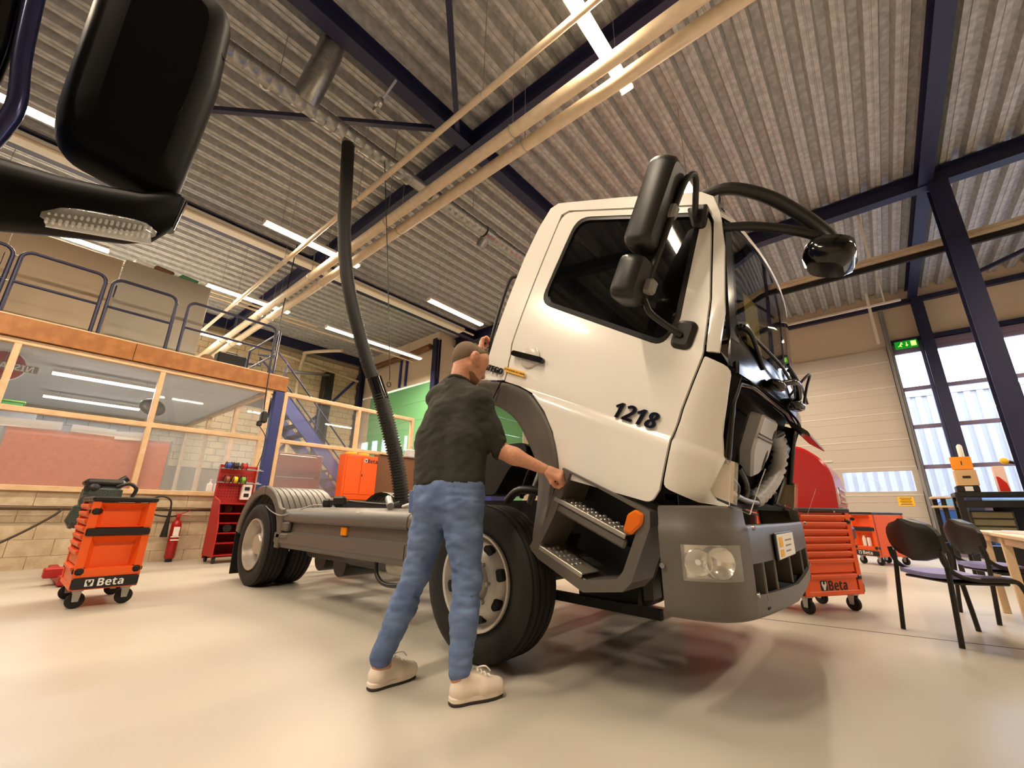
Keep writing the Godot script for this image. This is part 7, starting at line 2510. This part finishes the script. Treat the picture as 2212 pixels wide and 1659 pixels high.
func make_chair(label: String, at: Vector3, turn: float) -> Node3D:
	# seat front towards local +z
	var t := thing("chair", label, "chair", at, turn, "black visitor chairs by the tables")
	var X := t.global_transform
	var b := mb(X)
	for s in [-1, 1]:
		b = mb(X)
		b.tube(curve(v3([s * 0.25, 0.0, -0.27, s * 0.245, 0.25, -0.245, s * 0.235, 0.52, -0.22, s * 0.225, 0.60, -0.23]), 4), 0.0165, 8)
		put(b, "rear_leg", "black_plastic", t)
		b = mb(X)
		b.tube(curve(v3([s * 0.235, 0.62, -0.245, s * 0.235, 0.52, -0.225, s * 0.235, 0.455, -0.15, s * 0.235, 0.43, -0.02, s * 0.235, 0.43, 0.15, s * 0.24, 0.40, 0.235, s * 0.25, 0.2, 0.27, s * 0.255, 0.0, 0.29]), 4), 0.0165, 8)
		put(b, "side_frame", "black_plastic", t)
	b = mb(X)
	var rows := []
	for i in 7:
		var u := lerpf(-1, 1, i / 6.0)
		var r := []
		for j in 7:
			var w := lerpf(-1, 1, j / 6.0)
			r.append(Vector3(u * 0.225 * (1 - 0.04 * w * w), 0.45 + 0.012 * u * u - 0.015 * pow(maxf(0, w), 3), w * 0.215))
		rows.append(r)
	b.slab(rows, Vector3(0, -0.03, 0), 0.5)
	put(b, "seat", "seat_blue_sheen", t)
	b = mb(X); b.box(Vector3(0, 0.405, 0), Vector3(0.46, 0.02, 0.36), 0.008)
	put(b, "seat_pan", "black_plastic", t)
	# oval back rest, curved
	b = mb(X)
	rows = []
	for i in 9:
		var a := lerpf(-1, 1, i / 8.0)
		var r := []
		var hw := 0.25 * sqrt(maxf(0.02, 1 - pow(absf(a), 2.6)))
		for j in 9:
			var u := lerpf(-1, 1, j / 8.0)
			r.append(Vector3(u * hw, 0.69 + a * 0.155 - 0.0 * u, -0.285 + 0.05 * u * u - 0.02 * a))
		rows.append(r)
	b.slab(rows, Vector3(0, 0, 0.03), 0.3)
	put(b, "backrest", "black_plastic", t)
	return t

func right_things():
	make_chair("black visitor chair with window sheen in its seat colour, nearest the tool cart", Vector3(0.31, 0, -4.87), deg_to_rad(125.8))
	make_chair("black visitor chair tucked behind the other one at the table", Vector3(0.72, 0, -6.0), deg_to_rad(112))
	var t := thing("table", "pale wooden table with a pink sheet beside the chairs", "table", Vector3(1.1, 0, -5.4))
	var b := mb(); b.box(Vector3(1.12, 0.725, -5.42), Vector3(0.92, 0.03, 2.15), 0.006)
	put(b, "top", "table_wood", t)
	b = mb(); b.box(Vector3(1.12, 0.68, -5.42), Vector3(0.84, 0.06, 2.05))
	put(b, "apron", "table_wood", t)
	for x in [0.71, 1.53]:
		for z in [-6.42, -5.45, -4.42]:
			b = mb(); b.box(Vector3(x, 0.355, z), Vector3(0.055, 0.71, 0.055), 0.004)
			put(b, "leg", "table_wood", t)
	b = mb(); b.box(Vector3(0.95, 0.743, -5.3), Vector3(0.42, 0.004, 1.0), 0.0, Basis(Vector3.UP, 0.1))
	one(b, "pink_sheet", "pink", "pink sheet lying on the pale table", "paper")
	b = mb(); b.box(Vector3(1.05, 0.743, -6.2), Vector3(0.5, 0.004, 0.3), 0.0, Basis(Vector3.UP, -0.2))
	one(b, "paper_sheet", "paper", "white paper at the window end of the pale table", "paper")
	# dark work station behind the table
	var w := thing("work_station", "dark metal work station with drawers in front of the windows", "work station", Vector3(1.5, 0, -9.9))
	b = mb(); b.box(Vector3(1.75, 1.20, -9.95), Vector3(1.75, 0.07, 0.6), 0.008)
	put(b, "worktop", "black_plastic", w)
	b = mb(); b.box(Vector3(1.75, 1.06, -9.95), Vector3(1.7, 0.1, 0.55), 0.008)
	put(b, "drawer_band", "black_plastic", w)
	for x in [0.92, 2.56]:
		for z in [-9.7, -10.2]:
			b = mb(); b.box(Vector3(x, 0.59, z), Vector3(0.08, 1.18, 0.08), 0.004)
			put(b, "leg", "black_plastic", w)
	b = mb(); b.box(Vector3(1.22, 0.78, -10.0), Vector3(0.46, 0.36, 0.4), 0.01)
	var du := put(b, "drawer_unit", "grey_dark", w)
	for k in 3:
		b = mb(); b.box(Vector3(1.22, 0.90 - k * 0.11, -9.79), Vector3(0.42, 0.085, 0.02), 0.004)
		put(b, "drawer", "khaki", du)
	b = mb(); b.box(Vector3(1.3, 0.25, -10.0), Vector3(0.5, 0.4, 0.4), 0.01)
	put(b, "lower_cabinet", "black_plastic", w)
	b = mb(); b.box(Vector3(1.9, 0.6, -10.2), Vector3(1.2, 0.9, 0.04), 0.004)
	put(b, "back_panel", "blue_steel", w)
	b = mb(); b.box(Vector3(1.05, 1.285, -9.9), Vector3(0.26, 0.1, 0.24), 0.01)
	var dk := one(b, "dark_case", "black_plastic", "black case with a white label on the work station", "case")
	b = mb(); b.box(Vector3(1.06, 1.29, -9.776), Vector3(0.09, 0.07, 0.006))
	put(b, "label", "paper", dk)
	var bx := thing("cardboard_box", "cardboard box stacked on the black case by the column", "box", Vector3(1.07, 1.335, -9.9))
	b = mb(); b.box(Vector3(1.07, 1.46, -9.9), Vector3(0.24, 0.24, 0.22), 0.004)
	put(b, "carton", "cardboard", bx)
	b = mb(); b.box(Vector3(1.07, 1.47, -9.788), Vector3(0.09, 0.035, 0.004))
	put(b, "print", "black_text", bx)
	var os := thing("orange_sign", "orange notice sign standing on the cardboard box", "sign", Vector3(1.06, 1.58, -9.85))
	b = mb(); b.box(Vector3(1.06, 1.69, -9.85), Vector3(0.24, 0.2, 0.05), 0.006)
	put(b, "panel", "sign_orange", os)
	b = mb(); b.box(Vector3(1.06, 1.69, -9.823), Vector3(0.012, 0.06, 0.004)); 
	put(b, "mark", "black_text", os)
	b = mb(); b.lathe([Vector2(0, 0), Vector2(0.035, 0), Vector2(0.035, 0.17), Vector2(0.015, 0.2), Vector2(0.0, 0.2)], Vector3(1.09, 1.79, -9.86), Vector3.UP, 14)
	one(b, "spray_bottle", "white", "white spray bottle on top of the orange sign", "bottle")
	b = mb(); b.box(Vector3(1.44, 1.43, -9.9), Vector3(0.12, 0.39, 0.12), 0.004)
	var pk := one(b, "carton", "carton_pink", "tall pale pink carton standing on the work station", "carton")
	b = mb(); b.prism(v2([-0.05, -0.18, 0.055, -0.18, 0.04, -0.06, -0.02, 0.03, -0.05, 0.04]), 0.061, 0.064, 0.0, Basis.IDENTITY, Vector3(1.44, 1.43, -9.9))
	put(b, "red_print", "red_can", pk)
	var ar := thing("task_lamp", "black jointed lamp arm rising from the work station", "lamp", Vector3(1.75, 1.235, -9.9))
	b = mb(); b.tube(curve(v3([1.85, 1.235, -9.95, 1.82, 1.5, -9.95, 1.74, 1.62, -9.93, 1.55, 1.70, -9.9]), 4), 0.025, 8)
	put(b, "arm", "black_plastic", ar)
	b = mb(); b.sphere(Vector3(1.53, 1.70, -9.88), Vector3(0.05, 0.05, 0.05), 14, 10)
	put(b, "head", "sign_yellow", ar)
	var pt := thing("parts_rack", "narrow dark parts rack with pale trays beside the work station", "rack", Vector3(0.75, 0, -9.9))
	b = mb(); b.bar(Vector3(0.74, 0, -9.85), Vector3(0.74, 1.15, -9.85), 0.04, 0.06, Vector3.RIGHT); b.bar(Vector3(0.66, 0, -10.15), Vector3(0.66, 1.15, -10.15), 0.04, 0.06, Vector3.RIGHT)
	put(b, "upright", "black_plastic", pt)
	for y in [1.02, 1.16]:
		b = mb(); b.box(Vector3(0.72, y, -9.95), Vector3(0.24, 0.03, 0.4), 0.006)
		put(b, "tray", "table_wood", pt)
	# red vehicle beyond the bumper
	var v := thing("red_van", "red van parked beyond the truck, its nose beside the near tool cart", "van", Vector3(-2.6, 0, -8.0))
	b = mb()
	var body := rounded(v2([-4.9, 0.45, -0.62, 0.45, -0.47, 0.62, -0.45, 1.35, -0.52, 1.58, -0.74, 1.78, -1.02, 1.86, -1.72, 2.72, -2.1, 2.80, -4.9, 2.80]), [0.1, 0.1, 0.08, 0.12, 0.12, 0.1, 0.03, 0.15, 0.15, 0.1], 4)
	b.prism(body, -7.15, -9.0, 0.03)
	put(b, "body", "red_paint", v)
	b = mb(); b.prism(rounded(v2([-2.9, 1.78, -1.22, 1.78, -1.78, 2.5, -2.9, 2.5]), 0.06, 3), -7.145, -7.16, 0.003)
	put(b, "side_window", "cab_glass", v)
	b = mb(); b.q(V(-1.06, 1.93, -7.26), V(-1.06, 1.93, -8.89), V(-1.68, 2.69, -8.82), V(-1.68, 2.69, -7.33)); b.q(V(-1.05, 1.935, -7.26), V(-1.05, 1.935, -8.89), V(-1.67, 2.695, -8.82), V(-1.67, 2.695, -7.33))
	put(b, "windscreen", "van_glass_reflection", v)
	b = mb(); b.bar(V(-1.04, 1.9, -7.22), V(-1.70, 2.72, -7.29), 0.05, 0.03)
	put(b, "window_pillar", "blue_light", v)
	b = mb()
	for k in 4: b.box(V(-0.445, 0.95 + k * 0.09, -8.07), V(0.04, 0.03, 1.1), 0.008)
	put(b, "grille", "chrome", v)
	for z in [-7.34, -8.81]:
		b = mb(); b.box(V(-0.47, 1.12, z), V(0.06, 0.26, 0.26), 0.03)
		put(b, "head_lamp", "lens", v)
	b = mb(); b.box(V(-0.50, 0.6, -8.07), V(0.16, 0.24, 1.8), 0.05)
	put(b, "bumper", "black_plastic", v)
	b = mb(); b.box(V(-1.30, 1.98, -6.98), V(0.12, 0.36, 0.2), 0.05); b.bar(V(-1.3, 1.85, -7.15), V(-1.3, 1.9, -7.0), 0.04, 0.05); b.box(V(-1.28, 1.68, -6.99), V(0.1, 0.15, 0.18), 0.04)
	put(b, "mirror", "black_plastic", v)
	b = mb(); b.box(V(-1.06, 1.2, -7.148), V(0.008, 1.3, 0.01)); b.box(V(-2.6, 1.4, -7.148), V(0.008, 1.8, 0.01))
	put(b, "door_seam", "black_matt", v)
	for x in [-1.2, -4.2]:
		for z in [-7.28, -8.87]:
			b = mb(); b.lathe([Vector2(0.0, 0.1), Vector2(0.2, 0.1), Vector2(0.22, 0.12), Vector2(0.34, 0.12), Vector2(0.36, 0.08), Vector2(0.36, -0.08), Vector2(0.34, -0.12), Vector2(0.0, -0.12)], V(x, 0.36, z), V(0, 0, 1), 28)
			put(b, "wheel", "rubber", v)

func near_mirror():
	# dark blue truck beside the camera; its mirror reaches into view
	var t := thing("blue_truck", "dark blue truck whose big black mirror with clear indicator hangs above the cart", "truck", Vector3(-2.8, 0, 1.9))
	var b := mb()
	b.prism(rounded(v2([-1.75, 0.55, -1.72, 1.5, -1.85, 2.0, -2.1, 2.95, -2.3, 3.05, -3.8, 3.05, -3.85, 0.9, -2.9, 0.9, -2.7, 0.55]), [0.05, 0.1, 0.1, 0.1, 0.08, 0.08, 0.05, 0.1, 0.05], 4), 0.78, 3.1, 0.03)
	put(b, "cab", "blue_paint", t)
	b = mb(); b.prism(rounded(v2([-2.05, 1.65, -2.95, 1.7, -2.95, 2.5, -2.25, 2.5]), 0.06, 3), 0.775, 0.785, 0.002)
	put(b, "side_window", "cab_glass", t)
	b = mb(); b.q(V(-1.80, 1.75, 0.9), V(-1.80, 1.75, 2.98), V(-2.1, 2.85, 2.9), V(-2.1, 2.85, 0.98))
	put(b, "windscreen", "cab_glass", t)
	b = mb(); b.box(V(-1.72, 0.42, 1.94), V(0.2, 0.4, 2.3), 0.06)
	put(b, "bumper", "grey_plastic", t)
	for z in [0.95, 2.93]:
		b = mb(); b.lathe([Vector2(0.0, 0.12), Vector2(0.25, 0.12), Vector2(0.48, 0.13), Vector2(0.5, 0.1), Vector2(0.5, -0.1), Vector2(0.48, -0.13), Vector2(0.0, -0.13)], V(-2.5, 0.5, z), V(0, 0, 1), 32)
		put(b, "wheel", "rubber", t)
	b = mb(); b.box(V(-4.7, 0.85, 1.94), V(2.2, 0.22, 0.8), 0.02)
	put(b, "chassis", "black_plastic", t)
	for z in [1.2, 2.7]:
		b = mb(); b.lathe([Vector2(0.0, 0.2), Vector2(0.48, 0.22), Vector2(0.5, 0.18), Vector2(0.5, -0.18), Vector2(0.48, -0.22), Vector2(0.0, -0.2)], V(-5.4, 0.5, z), V(0, 0, 1), 32)
		put(b, "wheel", "rubber", t)
	var g := Node3D.new()
	g.name = "mirror_set"
	t.add_child(g, true)
	# housing: rounded upright shell, its convex back towards +x
	b = mb()
	var rows := []
	for lv in [[-0.06, 0.94], [-0.03, 1.0], [0.02, 1.0], [0.05, 0.93], [0.068, 0.8], [0.074, 0.55]]:
		var r := []
		for p in rounded(v2([-0.145, 2.43, -0.158, 2.10, -0.135, 1.665, 0.10, 1.70, 0.128, 1.78, 0.150, 2.43]), [0.08, 0.02, 0.06, 0.06, 0.05, 0.06], 4):
			var c := Vector2(-0.005, 2.05)
			var q: Vector2 = c + (p - c) * (0.35 + 0.65 * lv[1]) if false else c + Vector2((p.x - c.x) * lv[1], (p.y - c.y) * (0.55 + 0.45 * lv[1]))
			r.append(V(-1.40 + lv[0], q.y, q.x))
		rows.append(r)
	b.loft(rows, true, true, 0.5)
	var hs := put(b, "housing", "black_satin", g, "large black mirror housing")
	b = mb(); b.tube(curve(v3([-1.336, 2.42, 0.02, -1.332, 2.33, -0.04, -1.336, 2.25, -0.11, -1.352, 2.22, -0.147]), 5), 0.0025, 6)
	put(b, "seam", "black_matt", hs)
	b = mb(); b.tube(curve(v3([-1.328, 1.78, -0.06, -1.327, 1.95, -0.085]), 4), 0.0015, 5)
	put(b, "panel_line", "black_matt", hs)
	b = mb(); b.prism(rrect(0.23, 0.66, 0.05, 4, Vector2(-0.005, 2.05)), -1.462, -1.466, 0.0, Basis(Vector3.BACK, Vector3.UP, Vector3.RIGHT))
	put(b, "mirror_glass", "chrome", hs)
	# lower arm with the indicator lamp
	b = mb()
	rows = []
	for s in [[0.80, 1.46, 1.66, 0.08], [0.30, 1.42, 1.60, 0.07], [0.168, 1.425, 1.585, 0.065], [0.08, 1.46, 1.60, 0.062], [0.0, 1.49, 1.625, 0.06], [-0.06, 1.51, 1.65, 0.055], [-0.11, 1.54, 1.69, 0.048], [-0.137, 1.585, 1.70, 0.035]]:
		var r := []
		for p in rrect(1.0, 1.0, 0.38, 4): r.append(V(-1.37 + p.x * s[3] * 2, (s[1] + s[2]) / 2 + p.y * (s[2] - s[1]), s[0]))
		rows.append(r)
	b.loft(rows, true, true, 0.4)
	var arm := put(b, "arm", "black_satin", g)
	b = mb()
	rows = []
	for i in 9:
		var f := i / 8.0
		var z := lerpf(0.084, -0.108, f)
		var e := sqrt(maxf(0.05, 1 - pow(absf(f * 2 - 1), 4)))
		var yc := lerpf(1.478, 1.535, f)
		var r := []
		for p in rrect(1.0, 1.0, 0.4, 4): r.append(V(-1.318 + p.x * 0.03 * e, yc + p.y * 0.06 * e, z))
		rows.append(r)
	b.loft(rows, true, true, 0.2)
	var lm := put(b, "indicator_lens", "lens", arm, "clear indicator lamp lens")
	b = mb()
	for i in 18:
		for j in 2:
			var f := (i + 0.5) / 18.0
			b.box(V(-1.322, lerpf(1.478, 1.535, f) + (j - 0.5) * 0.02, lerpf(0.078, -0.10, f)), V(0.012, 0.013, 0.006), 0.002)
	put(b, "lens_prisms", "lens_white", lm)
	b = mb()
	b.bar(V(-1.335, 1.482, 0.078), V(-1.335, 1.532, -0.10), 0.006, 0.045)
	put(b, "reflector", "lens_white", lm)
	# painted post
	b = mb()
	b.tube(curve(v3([-1.35, 2.6, 0.265, -1.35, 2.3, 0.245, -1.35, 1.9, 0.205, -1.35, 1.74, 0.18, -1.36, 1.66, 0.185, -1.37, 1.58, 0.20]), 6), 0.017, 10)
	put(b, "post", "post_blue", g, "dark blue mirror post")
	b = mb()
	b.tube(curve(v3([-1.38, 2.6, 0.31, -1.38, 2.2, 0.285, -1.38, 1.85, 0.245, -1.38, 1.6, 0.25]), 5), 0.03, 10)
	put(b, "inner_post", "black_gloss", g)
	b = mb(); b.tube(curve(v3([-1.36, 2.58, 0.26, -1.45, 2.66, 0.5, -1.9, 2.7, 0.82]), 5), 0.03, 10)
	put(b, "upper_arm", "black_plastic", g)
	b = mb(); b.tube(v3([-1.37, 1.56, 0.75, -1.8, 1.5, 0.82]), 0.07, 10)
	put(b, "arm_root", "black_plastic", g)
	b = mb(); b.cyl(V(-1.39, 1.6, -0.12), V(-1.39, 1.70, -0.13), 0.03, 14)
	put(b, "swivel", "black_gloss", g)
